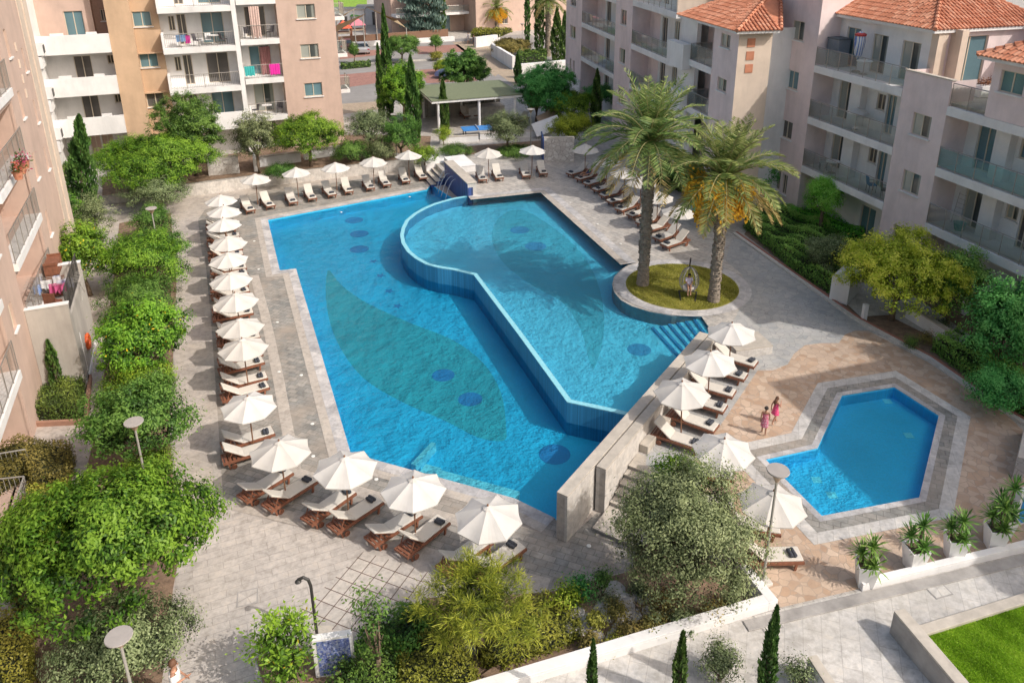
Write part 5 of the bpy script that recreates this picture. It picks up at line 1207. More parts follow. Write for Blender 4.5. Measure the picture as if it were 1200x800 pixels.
# ------------------------------------------------------------------ people
SKIN = flat('warm_skin', (0.44, 0.235, 0.155), 0.55, 0.08); TAN = flat('tanned_skin', (0.33, 0.165, 0.105), 0.55, 0.08)
HAIRB = flat('brown_hair', (0.14, 0.065, 0.035)); HAIRD = flat('dark_hair', (0.025, 0.018, 0.015))
def person(label, loc, rz, J, skin, hair, height=1.6, long_hair=True, clothes=(), sc=1.0):
    """J: joints in metres for a 1.7 m body, x forward, y left; limbs taper, five fingers on each hand"""
    t = thing('person', label, 'person', loc, rz); t.scale = (height / 1.7 * sc,) * 3
    bm = bmesh.new(); lay = bm.verts.layers.skin.verify(); V = {}
    def v(k, p, r, root=False):
        q = bm.verts.new(p); q[lay].radius = (r, r) if not isinstance(r, tuple) else r; q[lay].use_root = root; V[k] = q; return q
    def e(a, b): bm.edges.new((V[a], V[b]))
    g = lambda k: Vector(J[k])
    v('pelvis', g('pelvis'), (0.125, 0.095), True); v('waist', g('pelvis').lerp(g('chest'), 0.45), (0.105, 0.08)); v('chest', g('chest'), (0.135, 0.095)); v('neck', g('neck'), 0.05)
    hd = g('head'); v('jaw', g('neck').lerp(hd, 0.5), 0.055); v('head', hd, (0.082, 0.095)); v('crown', hd + (hd - g('neck')).normalized() * 0.085, 0.065)
    for a, b in (('pelvis', 'waist'), ('waist', 'chest'), ('chest', 'neck'), ('neck', 'jaw'), ('jaw', 'head'), ('head', 'crown')): e(a, b)
    for s_ in 'lr':
        v('sh' + s_, g('sh' + s_), 0.052); v('el' + s_, g('el' + s_), 0.036); v('wr' + s_, g('wr' + s_), 0.025); e('chest', 'sh' + s_); e('sh' + s_, 'el' + s_); e('el' + s_, 'wr' + s_)
        d = (g('wr' + s_) - g('el' + s_)).normalized(); pl = g('wr' + s_) + d * 0.07; v('pa' + s_, pl, (0.034, 0.018)); e('wr' + s_, 'pa' + s_)
        sd_ = d.cross(Vector((0, 1, 0))); sd_ = sd_.normalized() if sd_.length > 0.1 else Vector((1, 0, 0))
        for i, ln in enumerate((0.065, 0.075, 0.072, 0.055)):
            k = 'f%d%s' % (i, s_); a = pl + sd_ * (0.026 - 0.0175 * i) + d * 0.02; v(k, a + d * ln * 0.55, 0.0085); v(k + 't', a + d * ln + Vector((0, -0.015 if s_ == 'l' else 0.015, 0)), 0.007); e('pa' + s_, k); e(k, k + 't')
        k = 'th' + s_; v(k, g('wr' + s_) + d * 0.05 + sd_ * 0.045, 0.010); v(k + 't', g('wr' + s_) + d * 0.085 + sd_ * 0.055, 0.008); e('wr' + s_, k); e(k, k + 't')
        v('hi' + s_, g('hi' + s_), 0.088); v('kn' + s_, g('kn' + s_), 0.056); v('ca' + s_, g('kn' + s_).lerp(g('an' + s_), 0.3), 0.054); v('an' + s_, g('an' + s_), 0.034); v('to' + s_, g('to' + s_), 0.028)
        for a, b in (('hi', 'kn'), ('kn', 'ca'), ('ca', 'an'), ('an', 'to')): e(a + s_, b + s_)
        e('pelvis', 'hi' + s_)
    me = bpy.data.meshes.new('body'); bm.to_mesh(me); bm.free(); me.materials.append(skin)
    o = bpy.data.objects.new('body', me); COL.objects.link(o); o.parent = t
    sk = o.modifiers.new('skin', 'SKIN'); sk.use_smooth_shade = True; ss_ = o.modifiers.new('round', 'SUBSURF'); ss_.levels = ss_.render_levels = 2
    fw = Vector(J.get('look', (1, 0, 0))).normalized(); sidev = Vector((0, 0, 1)).cross(fw).normalized()
    m = MB(); hc = hd + Vector((0, 0, 0.02))
    for sy in (-0.032, 0.032):
        m.obox(hc + fw * 0.088 + sidev * sy, fw * 0.006, sidev * 0.012, Vector((0, 0, 0.006)))
    m.build('eyes', HAIRD, t)
    m = MB(); m.obox(hc + fw * 0.10 - Vector((0, 0, 0.03)), fw * 0.014, sidev * 0.010, Vector((0, 0, 0.022))); m.build('nose', skin, t)
    m = MB(); m.obox(hc + fw * 0.088 - Vector((0, 0, 0.072)), fw * 0.006, sidev * 0.022, Vector((0, 0, 0.006))); m.build('mouth', flat('lips', (0.32, 0.09, 0.08)), t)
    for sy in (-1, 1):
        m = MB(); m.obox(hc + sidev * 0.088 * sy - Vector((0, 0, 0.02)), fw * 0.018, sidev * 0.008, Vector((0, 0, 0.028))); m.build('ear', skin, t, bevel=0.006)
    m = MB(); n0 = 16
    for i in range(7):                                   # hair cap, open at the face
        for j in range(n0):
            th = math.pi * 0.62 * i / 6; ph = 2 * math.pi * j / n0; dv = fw * (math.sin(th) * math.cos(ph)) + sidev * (math.sin(th) * math.sin(ph)) + Vector((0, 0, math.cos(th)))
            if th > 0.95 and math.cos(ph) > 0.1: dv = dv * 0.80
            m.v.append(tuple(hc + Vector((0, 0, 0.012)) + dv * 0.112))
    for i in range(6):
        for j in range(n0): m.f.append((i * n0 + j, i * n0 + (j + 1) % n0, (i + 1) * n0 + (j + 1) % n0, (i + 1) * n0 + j)); m.mi.append(0)
    if long_hair:
        m.tube([hc - fw * 0.06, hc - fw * 0.10 + Vector((0, 0, -0.12)), g('chest') - fw * 0.14 + Vector((0, 0, 0.06)), g('chest') - fw * 0.13 + Vector((0, 0, -0.10))], [0.085, 0.09, 0.075, 0.03], 10)
    m.build('hair', hair, t, smooth=True)
    for nm, kind, mt in clothes:
        m = MB(); pe, ch = g('pelvis'), g('chest'); n1 = 18
        up = (ch - pe).normalized()
        prof = {'dress': [(-0.30, 0.235, 0.20), (-0.12, 0.19, 0.165), (0.02, 0.165, 0.135), (0.16, 0.135, 0.108), (0.30, 0.158, 0.122), (0.40, 0.15, 0.105)],
                'shirt': [(-0.06, 0.175, 0.145), (0.10, 0.16, 0.13), (0.28, 0.18, 0.135), (0.40, 0.185, 0.125), (0.45, 0.10, 0.09)],
                'shorts': [(-0.40, 0.21, 0.17), (-0.15, 0.19, 0.155), (0.04, 0.165, 0.135)],
                'swim': [(-0.09, 0.16, 0.13), (0.02, 0.165, 0.135), (0.16, 0.137, 0.11), (0.30, 0.16, 0.124), (0.36, 0.15, 0.11)]}[kind]
        sx = up.cross(Vector((0, 1, 0))); sx = (Vector((0, 1, 0)).cross(up)).normalized(); sy_ = Vector((0, 1, 0))
        for h_, ry, rx in prof:
            for j in range(n1):
                ph = 2 * math.pi * j / n1; w_ = 1 + (0.06 * math.sin(ph * 5) if h_ < -0.1 else 0)
                m.v.append(tuple(pe + up * h_ + sy_ * (math.cos(ph) * ry * w_) + sx * (math.sin(ph) * rx * w_)))
        for i in range(len(prof) - 1):
            for j in range(n1): m.f.append((i * n1 + j, i * n1 + (j + 1) % n1, (i + 1) * n1 + (j + 1) % n1, (i + 1) * n1 + j)); m.mi.append(0)
        if kind == 'shirt':
            for s_ in 'lr':
                m.tube([g('sh' + s_) + Vector((0, 0, 0.02)), g('sh' + s_).lerp(g('el' + s_), 0.75)], [0.075, 0.068], 10, False)
        m.build(nm, mt, t, smooth=True)
    return t
def walk_pose(st=0.16, arm=0.12):
    return dict(pelvis=(0, 0, 0.93), chest=(0.01, 0, 1.27), neck=(0.01, 0, 1.45), head=(0.03, 0, 1.58), shl=(0.0, 0.165, 1.38), shr=(0.0, -0.165, 1.38),
                ell=(-arm * 0.6, 0.21, 1.12), wrl=(-arm * 0.8 + 0.06, 0.22, 0.88), elr=(arm * 0.4, -0.21, 1.12), wrr=(arm + 0.08, -0.20, 0.90),
                hil=(0, 0.085, 0.88), hir=(0, -0.085, 0.88), knl=(st * 0.75, 0.09, 0.50), anl=(st, 0.09, 0.07), tol=(st + 0.15, 0.10, 0.025), knr=(-st * 0.3, -0.09, 0.48), anr=(-st * 1.35, -0.09, 0.13), tor=(-st * 1.35 + 0.13, -0.10, 0.03))
def floral(name, a, b):
    m, nt_, bs, out = nmat(name); tc = N(nt_, 'ShaderNodeTexCoord'); vo = N(nt_, 'ShaderNodeTexVoronoi', Scale=14.0); L(nt_, tc.outputs['Object'], vo.inputs['Vector'])
    L(nt_, ramp(nt_, vo.outputs['Distance'], [(0.25, b), (0.45, a)]), bs.inputs['Base Color']); bs.inputs['Roughness'].default_value = 0.9; return m
p = at(894.5, 509, ZU); q = at(907, 496, ZU)
walkdir = math.atan2(-0.75, 0.5)
person('girl in a patterned pink swimsuit with dark hair walking on the tan paving', (p.x, p.y, ZU + 0.010), rad(70), walk_pose(0.13), TAN, HAIRD, 1.2, False, [('swimsuit', 'swim', floral('pink_print', (0.55, 0.12, 0.2), (0.6, 0.5, 0.5))), ('skirt', 'shorts', floral('pink_print_skirt', (0.5, 0.14, 0.22), (0.6, 0.5, 0.52)))])
person('girl in a bright pink dress with long brown hair walking on the tan paving', (q.x, q.y, ZU + 0.010), rad(30), dict(walk_pose(0.20, 0.2), wrr=(0.22, -0.12, 1.30), elr=(0.08, -0.24, 1.16)), SKIN, HAIRB, 1.17, True, [('dress', 'dress', floral('bright_pink', (0.72, 0.07, 0.2), (0.75, 0.25, 0.35)))])
p = at(213, 832); J = walk_pose(0.03, 0.0); J.update(ell=(0.02, 0.23, 1.14), wrl=(0.24, 0.02, 1.12), elr=(0.02, -0.23, 1.14), wrr=(0.24, 0.0, 1.06))
person('man in a white shirt with folded arms standing on the plaza at the bottom', (p.x, p.y, 0.004), rad(15), J, SKIN, HAIRB, 1.72, False, [('shirt', 'shirt', flat('white_shirt', (0.75, 0.74, 0.73))), ('trousers', 'shorts', flat('dark_trousers', (0.06, 0.06, 0.07)))])
SIT = dict(pelvis=(0, 0, 0.60), chest=(-0.10, 0, 0.92), neck=(-0.10, 0, 1.10), head=(-0.06, 0, 1.23), shl=(-0.10, 0.165, 1.03), shr=(-0.10, -0.165, 1.03), ell=(0.05, 0.22, 0.80), wrl=(0.24, 0.14, 0.76), elr=(0.05, -0.22, 0.80), wrr=(0.24, -0.12, 0.76),
           hil=(0.03, 0.085, 0.58), hir=(0.03, -0.085, 0.58), knl=(0.44, 0.08, 0.60), knr=(0.44, -0.08, 0.58), anl=(0.50, 0.08, 0.20), anr=(0.52, -0.09, 0.18), tol=(0.62, 0.08, 0.10), tor=(0.64, -0.09, 0.08))
person('woman in pale clothes sitting in the hanging egg chair', (EGG[0], EGG[1], EGG[2] + 0.26), rad(-95), SIT, SKIN, HAIRD, 1.3, True, [('blouse', 'shirt', flat('lilac_blouse', (0.62, 0.55, 0.66))), ('shorts', 'swim', flat('pale_shorts', (0.6, 0.58, 0.6)))])
LIE = dict(pelvis=(-0.02, 0, 0.50), chest=(-0.30, 0, 0.72), neck=(-0.44, 0, 0.84), head=(-0.52, 0, 0.95), shl=(-0.38, 0.17, 0.80), shr=(-0.38, -0.17, 0.80), ell=(-0.18, 0.25, 0.62), wrl=(0.06, 0.20, 0.56), elr=(-0.18, -0.25, 0.62), wrr=(0.06, -0.20, 0.56),
           hil=(0.04, 0.085, 0.49), hir=(0.04, -0.085, 0.49), knl=(0.42, 0.09, 0.54), knr=(0.40, -0.09, 0.68), anl=(0.83, 0.09, 0.46), anr=(0.72, -0.09, 0.46), tol=(0.88, 0.09, 0.56), tor=(0.86, -0.09, 0.45))
lo = [o for o in COL.objects if o.name.startswith('sun_lounger') and 'eleventh from the palm island' in o['label']][0]
person('sunbather in dark swimwear lying on the lounger near the far corner of the upper pool', tuple(lo.location), lo.rotation_euler.z, LIE, SKIN, HAIRD, 1.65, False, [('swimsuit', 'swim', flat('navy_swimsuit', (0.03, 0.035, 0.09)))])
for i, (x, y, rz, lab) in enumerate(((549, 52, 200, 'person in white strolling beside the white wall across the car park'), (555.5, 55, 220, 'person in dark clothes walking beside another across the car park'))):
    p = at(x, y, ZU); person(lab, (p.x, p.y, ZU + 0.02), rad(rz), walk_pose(0.14), SKIN, HAIRD, 1.75, False, [('shirt', 'shirt', flat('walker_shirt_%s' % 'ab'[i], [(0.65, 0.65, 0.68), (0.12, 0.1, 0.1)][i])), ('trousers', 'shorts', flat('walker_trousers_%s' % 'ab'[i], [(0.5, 0.5, 0.52), (0.1, 0.1, 0.12)][i]))])
# ------------------------------------------------------------------ foliage
MAT['citrus'] = leafmat('bright_green_leaves', (0.011, 0.029, 0.003), (0.103, 0.239, 0.022), (0.297, 0.479, 0.050))
MAT['mid'] = leafmat('mid_green_leaves', (0.010, 0.027, 0.006), (0.077, 0.183, 0.031), (0.195, 0.345, 0.067))
MAT['lush'] = leafmat('lush_green_leaves', (0.027, 0.088, 0.020), (0.081, 0.312, 0.069), (0.200, 0.525, 0.138))
MAT['tecoma'] = leafmat('yellow_flowering_leaves', (0.013, 0.032, 0.003), (0.114, 0.252, 0.025), (0.309, 0.507, 0.050), extra=(0.85, 0.60, 0.03))
MAT['olive'] = leafmat('olive_leaves', (0.017, 0.024, 0.010), (0.130, 0.173, 0.069), (0.293, 0.348, 0.165), 0.2)
MAT['cypress'] = leafmat('cypress_needles', (0.013, 0.032, 0.008), (0.070, 0.150, 0.031), (0.157, 0.260, 0.061), 0.15)
MAT['bluecedar'] = leafmat('blue_cedar_needles', (0.022, 0.038, 0.032), (0.105, 0.176, 0.150), (0.244, 0.348, 0.295), 0.15)
MAT['pine'] = leafmat('young_pine_needles', (0.03, 0.05, 0.006), (0.17, 0.225, 0.02), (0.40, 0.43, 0.05), 0.3)
MAT['carob'] = leafmat('carob_leaves', (0.009, 0.029, 0.004), (0.073, 0.179, 0.015), (0.232, 0.388, 0.039), 0.38)
MAT['yellowgreen'] = leafmat('yellow_green_leaves', (0.030, 0.051, 0.003), (0.239, 0.358, 0.023), (0.509, 0.602, 0.060), 0.35)
MAT['hedge_red'] = leafmat('reddish_hedge_leaves', (0.045, 0.04, 0.012), (0.165, 0.145, 0.035), (0.33, 0.27, 0.075), 0.25)
MAT['hedge_yellow'] = leafmat('yellowed_hedge_leaves', (0.05, 0.055, 0.008), (0.19, 0.20, 0.025), (0.38, 0.37, 0.06), 0.25)
MAT['hedge'] = leafmat('clipped_hedge_leaves', (0.010, 0.023, 0.004), (0.084, 0.148, 0.028), (0.195, 0.269, 0.045), 0.2)
MAT['palm'] = leafmat('palm_leaflets', (0.045, 0.095, 0.026), (0.13, 0.225, 0.06), (0.36, 0.41, 0.14), 0.35, extra=(0.50, 0.38, 0.15))
MAT['yucca'] = leafmat('yucca_blades', (0.032, 0.076, 0.016), (0.157, 0.316, 0.061), (0.348, 0.522, 0.122), 0.2)
MAT['dates'] = plain('ripe_dates', (0.88, 0.46, 0.03), 0.6, 0.3, 30.0, 0.6, 40)
MAT['grass'] = leafmat('grass_blades', (0.14, 0.26, 0.014), (0.34, 0.55, 0.035), (0.58, 0.72, 0.09), 0.45)
MAT['dry_grass'] = leafmat('dry_grass_blades', (0.20, 0.19, 0.035), (0.40, 0.38, 0.07), (0.58, 0.50, 0.13), 0.4)
MAT['ball'] = leafmat('ball_bush_leaves', (0.05, 0.20, 0.02), (0.20, 0.62, 0.07), (0.42, 0.80, 0.16), 0.45)  # greens raised to stand for fill light in the building's deep shade
MAT['shade'] = leafmat('shade_brightened_leaves', (0.048, 0.112, 0.022), (0.184, 0.360, 0.064), (0.416, 0.640, 0.144))  # fill light put into the leaf colour for plants in building shade
MAT['bright'] = leafmat('brightened_yellow_green_leaves', (0.10, 0.17, 0.015), (0.44, 0.60, 0.05), (0.72, 0.78, 0.13), 0.45)  # brighter copy of the yellow-green leaves, making up for the building's shade
MAT['red_shrub'] = leafmat('red_leaved_shrub', (0.054, 0.022, 0.016), (0.246, 0.088, 0.061), (0.434, 0.209, 0.122), 0.2)
def cards(name, C, U, W, tint, mat, parent=None):
    """one mesh of leaf-shaped quads: centre C, half-length U, half-width W (n,3)"""
    n = len(C); co = np.empty((n, 4, 3), np.float32)
    co[:, 0] = C - U; co[:, 1] = C - U * 0.1 + W; co[:, 2] = C + U; co[:, 3] = C - U * 0.1 - W
    me = bpy.data.meshes.new(name); me.vertices.add(4 * n); me.loops.add(4 * n); me.polygons.add(n)
    me.vertices.foreach_set('co', co.ravel()); me.loops.foreach_set('vertex_index', np.arange(4 * n, dtype=np.int32))
    me.polygons.foreach_set('loop_start', np.arange(0, 4 * n, 4, dtype=np.int32))
    try: me.polygons.foreach_set('loop_total', np.full(n, 4, dtype=np.int32))
    except Exception: pass
    a = me.attributes.new('tint', 'FLOAT', 'POINT'); a.data.foreach_set('value', np.repeat(np.asarray(tint, np.float32), 4))
    me.materials.append(mat); me.update(); me.validate()
    o = bpy.data.objects.new(name, me); COL.objects.link(o)
    if parent: o.parent = parent
    return o
def unit(v): return v / np.maximum(np.linalg.norm(v, axis=-1, keepdims=True), 1e-6)
def leaf_axes(rg, nrm, size, aspect=0.45, droop=0.0):
    n = len(nrm); r = unit(rg.normal(size=(n, 3))); u = unit(np.cross(nrm, r)); u[:, 2] -= droop; u = unit(u)
    w_ = unit(np.cross(nrm, u)); s = size * rg.uniform(0.65, 1.3, (n, 1))
    return u * s, w_ * s * aspect
def crown_cards(rg, rx, ry, rz, n_cl, per, cl_r, leaf, lump=0.22, flat_bottom=0.55, inner=0.2, up=0.35, spiky=0.0, aspect=0.45):
    """leaf clumps over the volume of a lumpy ellipsoid centred on the origin"""
    d = unit(rg.normal(size=(n_cl, 3))); d[:, 2] = np.where(d[:, 2] < -flat_bottom, -d[:, 2], d[:, 2])
    ph = rg.uniform(0, 6.28, 6)
    az = np.arctan2(d[:, 1], d[:, 0])
    lum = 1 + lump * (0.5 * np.sin(az * 2 + ph[0]) * np.cos(d[:, 2] * 3 + ph[1]) + 0.5 * np.sin(az * 3 + ph[2] + d[:, 2] * 4) + 0.35 * np.sin(az * 5 + ph[3]) * np.cos(d[:, 2] * 6 + ph[4])) + lump * rg.normal(size=n_cl) * 0.35
    rr = np.where(rg.uniform(size=n_cl) < inner, rg.uniform(0.35, 0.8, n_cl), rg.uniform(0.80, 1.02, n_cl)) * lum
    rr = np.minimum(rr, 1.24)
    cc = d * rr[:, None] * np.array([rx, ry, rz])
    ctint = np.clip(rg.normal(0.36, 0.2, n_cl) + 0.16 * d[:, 2] + (rr - 0.85) * 0.5, 0, 1)  # shade painted into the tint: inner, lower clumps darker, outer, upper ones lighter
    k = np.repeat(np.arange(n_cl), per); n = len(k)
    crs = cl_r * rg.uniform(0.65, 1.35, n_cl)
    off = rg.normal(size=(n, 3)) * 0.44; off[:, 2] *= 0.75
    C = cc[k] + off * crs[k][:, None]
    out = unit(unit(cc)[k] + unit(off) * 0.8 + np.array([0, 0, up]) + rg.normal(size=(n, 3)) * 0.45)
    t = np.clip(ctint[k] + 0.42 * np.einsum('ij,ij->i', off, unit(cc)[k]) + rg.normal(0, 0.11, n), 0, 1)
    U, W = leaf_axes(rg, out, leaf, aspect, 0.0)
    if spiky: U = unit(U + unit(off) * leaf * spiky) * np.linalg.norm(U, axis=1, keepdims=True)
    return C, U, W, t
def limbs(rg, h0, rx, ry, rz, cz, r0, n=7, lean=(0, 0)):
    m = MB(); top = Vector((lean[0], lean[1], h0)); m.tube([(0, 0, -0.1), (lean[0] * 0.3, lean[1] * 0.3, h0 * 0.45), top], [r0 * 1.25, r0, r0 * 0.85], 8)
    for i in range(n):
        a = 2 * math.pi * (i + rg.uniform(-0.3, 0.3)) / n; q = rg.uniform(0.45, 0.8)
        e = Vector((math.cos(a) * rx * q, math.sin(a) * ry * q, cz + rz * rg.uniform(-0.2, 0.65)))
        mid = top.lerp(e, 0.5) + Vector((0, 0, -0.05 * rz + rg.uniform(-0.1, 0.1)))
        m.tube([top - Vector((0, 0, 0.05)), mid, e], [r0 * 0.6, r0 * 0.38, r0 * 0.12], 6)
        for j in range(2):
            e2 = mid.lerp(e, 0.5) + Vector((rg.uniform(-0.3, 0.3) * rx, rg.uniform(-0.3, 0.3) * ry, rg.uniform(0.1, 0.4) * rz)); m.tube([mid.lerp(e, 0.3), e2], [r0 * 0.28, r0 * 0.08], 5)
    return m
SEED = [11]; LEAF, PER = 0.52, 3.4
def tree_at(name, label, cat, px, py, wpx, hpx, z0, zc, mat, leaf=0.12, dens=1.0, group=None, clump=0.36, per=24, lump=0.3, flat_bottom=0.45, flowers=0.0, trunk=True, up=0.35, rzk=None, spiky=0.0, inner=0.2, aspect=0.45):
    """broadleaf tree or shrub whose crown centre stands zc above ground level z0"""
    SEED[0] += 1; rg = np.random.default_rng(SEED[0]); rr_ = random.Random(SEED[0])
    c = at(px, py, z0 + zc); ppm = FOC / depth(c)
    rx = wpx / 2 / ppm; dep = math.atan2(CAMZ - c.z, c.y); vis = hpx / 2 / ppm
    q = (vis ** 2 - (rx * math.sin(dep)) ** 2) / math.cos(dep) ** 2
    rz = math.sqrt(max(q, (0.45 * rx) ** 2)); rz = min(rz, zc * 1.02) if trunk is False else min(rz, zc * 0.95)
    if rzk: rz = rzk
    rx = max(rx - clump * 0.35, 0.2); rz_ = max(rz - clump * 0.3, 0.2)
    leaf *= LEAF; per = int(per * PER)
    area = 4 * math.pi * ((rx * rx) ** 1.6 / 3 + 2 * (rx * rz_) ** 1.6 / 3) ** (1 / 1.6)
    n_cl = int(max(14, 0.92 * dens * area / (clump * clump * 0.75)))
    C, U, W, t = crown_cards(rg, rx, rx * rr_.uniform(0.9, 1.05), rz_, n_cl, per, clump, leaf, lump, flat_bottom, inner, up, spiky, aspect)
    if flowers:
        k = rg.uniform(size=len(t)) < flowers; fl_c = rg.uniform(size=len(t)) < 1; t = np.where(k & (C[:, 2] > -0.2 * rz), 2.0, t)
    C = C + np.array([0, 0, zc])
    C[:, 2] = np.maximum(C[:, 2], 0.04)
    t_ = thing(name, label, cat, (c.x, c.y, z0), rr_.uniform(0, 6), group)
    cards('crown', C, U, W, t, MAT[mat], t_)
    if trunk:
        h0 = max(0.25, zc - rz * 0.65); fix_normals(limbs(rr_, h0, rx, rx, rz_, zc, max(0.05, 0.035 * zc + 0.02 * rx), 7, (rr_.uniform(-.12, .12), rr_.uniform(-.12, .12))).build('trunk', MAT['bark'], t_, smooth=True))
    return t_
def column_at(name, label, cat, px, ytop, ybase, wpx, z0, mat='cypress', leaf=0.10, group=None, lean=(0, 0), dens=1.0, wob=0.12):
    """slim upright conifer: base at (px,ybase) on level z0, tip on row ytop"""
    SEED[0] += 1; rg = np.random.default_rng(SEED[0])
    b = at(px, ybase, z0); lo, hi = 0, 40
    for _ in range(40):
        mid = (lo + hi) / 2; v = Vector((b.x, b.y, z0 + mid)); y = PY + FOC * (-(v.y * SP + (v.z - CAMZ) * CP)) / depth(v)
        lo, hi = (mid, hi) if y > ytop else (lo, mid)
    h = lo; r = wpx / 2 / (FOC / depth(b)); n = int(dens * 900 * h * max(r, 0.25) / (leaf / 0.1) ** 1.3)
    u = rg.uniform(0.0, 1, n) ** 0.85; a = rg.uniform(0, 6.283, n)
    prof = np.minimum(1, 0.55 + u * 3.0) * np.clip((1 - u) * 1.9, 0, 1) ** 0.7
    lum = 1 + wob * (np.sin(a * 3 + u * h * 3.1) + np.sin(a * 2 - u * h * 4.7 + 2))
    rr = r * prof * lum * np.sqrt(rg.uniform(0.35, 1.0, n))
    C = np.stack([np.cos(a) * rr + lean[0] * u * h, np.sin(a) * rr + lean[1] * u * h, u * h + 0.05], 1)
    up = unit(np.stack([np.cos(a) * 0.35, np.sin(a) * 0.35, np.ones(n)], 1) + rg.normal(size=(n, 3)) * 0.22)
    side = unit(np.cross(up, rg.normal(size=(n, 3))))
    t = np.clip(rg.normal(0.4, 0.13, n) + 0.25 * np.sin(a * 3 + u * h * 3.1) + 0.3 * (rr / np.maximum(r * prof, 1e-3) - 0.75), 0, 1)
    t_ = thing(name, label, cat, (b.x, b.y, z0), 0, group)
    cards('crown', C, up * leaf * 1.5, side * leaf * 0.5, t, MAT[mat], t_)
    m = MB(); m.tube([(0, 0, -0.05), (lean[0] * h * 0.5, lean[1] * h * 0.5, h * 0.5), (lean[0] * h * 0.85, lean[1] * h * 0.85, h * 0.85)], [0.09, 0.06, 0.02], 6); m.build('trunk', MAT['bark'], t_)
    return t_
TWIG = None
def hedge_px(name, label, poly, z0, h, mat='hedge', leaf=0.07, dens=230, rough=0.16, group=None, cat='hedge', stemless=True):
    """clipped block of leaves over a ground polygon (px), leaves on the top and the sides"""
    SEED[0] += 1; rg = np.random.default_rng(SEED[0])
    if dens >= 200: leaf *= 0.70; dens *= 1.9
    P2 = [at(x, y, z0) for x, y in poly]; cx_ = sum((p for p in P2), Vector()) / len(P2)
    Q = np.array([[p.x - cx_.x, p.y - cx_.y] for p in P2]); k = len(Q)
    x, y = Q[:, 0], Q[:, 1]; A = 0.5 * abs(np.dot(x, np.roll(y, -1)) - np.dot(y, np.roll(x, -1)))
    n = int(A * dens * 1.3); pt = rg.uniform(Q.min(0), Q.max(0), (n * 4, 2))
    ins = np.zeros(len(pt), bool)
    for i in range(k):
        (x1, y1), (x2, y2) = Q[i], Q[(i + 1) % k]; cr = ((y1 > pt[:, 1]) != (y2 > pt[:, 1])) & (pt[:, 0] < (x2 - x1) * (pt[:, 1] - y1) / (y2 - y1 + 1e-9) + x1); ins ^= cr
    pt = pt[ins][:n]; n = len(pt)
    bump = rough * (np.sin(pt[:, 0] * 2.1 + 1) * np.cos(pt[:, 1] * 1.7) + 0.7 * np.sin(pt[:, 0] * 4.7 + pt[:, 1] * 3.9)) 
    zt = h + bump * 0.6 + rg.normal(0, 0.04, n) - 0.16 * rg.uniform(size=n) ** 3
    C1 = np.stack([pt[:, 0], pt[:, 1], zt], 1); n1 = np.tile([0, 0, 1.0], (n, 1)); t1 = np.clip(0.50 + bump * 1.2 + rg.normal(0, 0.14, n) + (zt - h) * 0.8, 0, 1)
    Cs, Ns, Ts = [C1], [n1], [t1]
    ar = 0.5 * (np.dot(x, np.roll(y, -1)) - np.dot(y, np.roll(x, -1)))
    for i in range(k):
        a, b = Q[i], Q[(i + 1) % k]; Ld = np.linalg.norm(b - a); m_ = int(Ld * h * dens * 0.9)
        if m_ < 1: continue
        u = rg.uniform(size=m_); nv = np.array([(b - a)[1], -(b - a)[0]]) / max(Ld, 1e-6) * (1 if ar > 0 else -1)
        q = a + (b - a) * u[:, None] + nv * rg.normal(0, 0.05, (m_, 1)); z = rg.uniform(0.02, h, m_)
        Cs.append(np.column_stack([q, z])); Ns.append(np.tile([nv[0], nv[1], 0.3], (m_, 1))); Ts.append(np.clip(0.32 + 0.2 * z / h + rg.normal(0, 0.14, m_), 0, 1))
    C, Nn, T = np.vstack(Cs), np.vstack(Ns), np.concatenate(Ts)
    U, W = leaf_axes(rg, unit(Nn + rg.normal(size=Nn.shape) * 0.55), leaf, 0.5)
    t_ = thing(name, label, cat, (cx_.x, cx_.y, z0), 0, group)
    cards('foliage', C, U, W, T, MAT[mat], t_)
    m = MB(); ins_ = ring(P2, -0.08); m.prism([p - cx_ for p in ins_], 0.0, h - 0.14 - rough * 0.6); fix_normals(m.build('inner_shade', flat('hedge_shade', (0.02, 0.026, 0.01)) if 'hs' not in MAT else MAT['hs'], t_))  # near-black block standing for the shade inside the leaves
    return t_
MAT['hs'] = flat('hedge_inner_shade', (0.022, 0.028, 0.012))
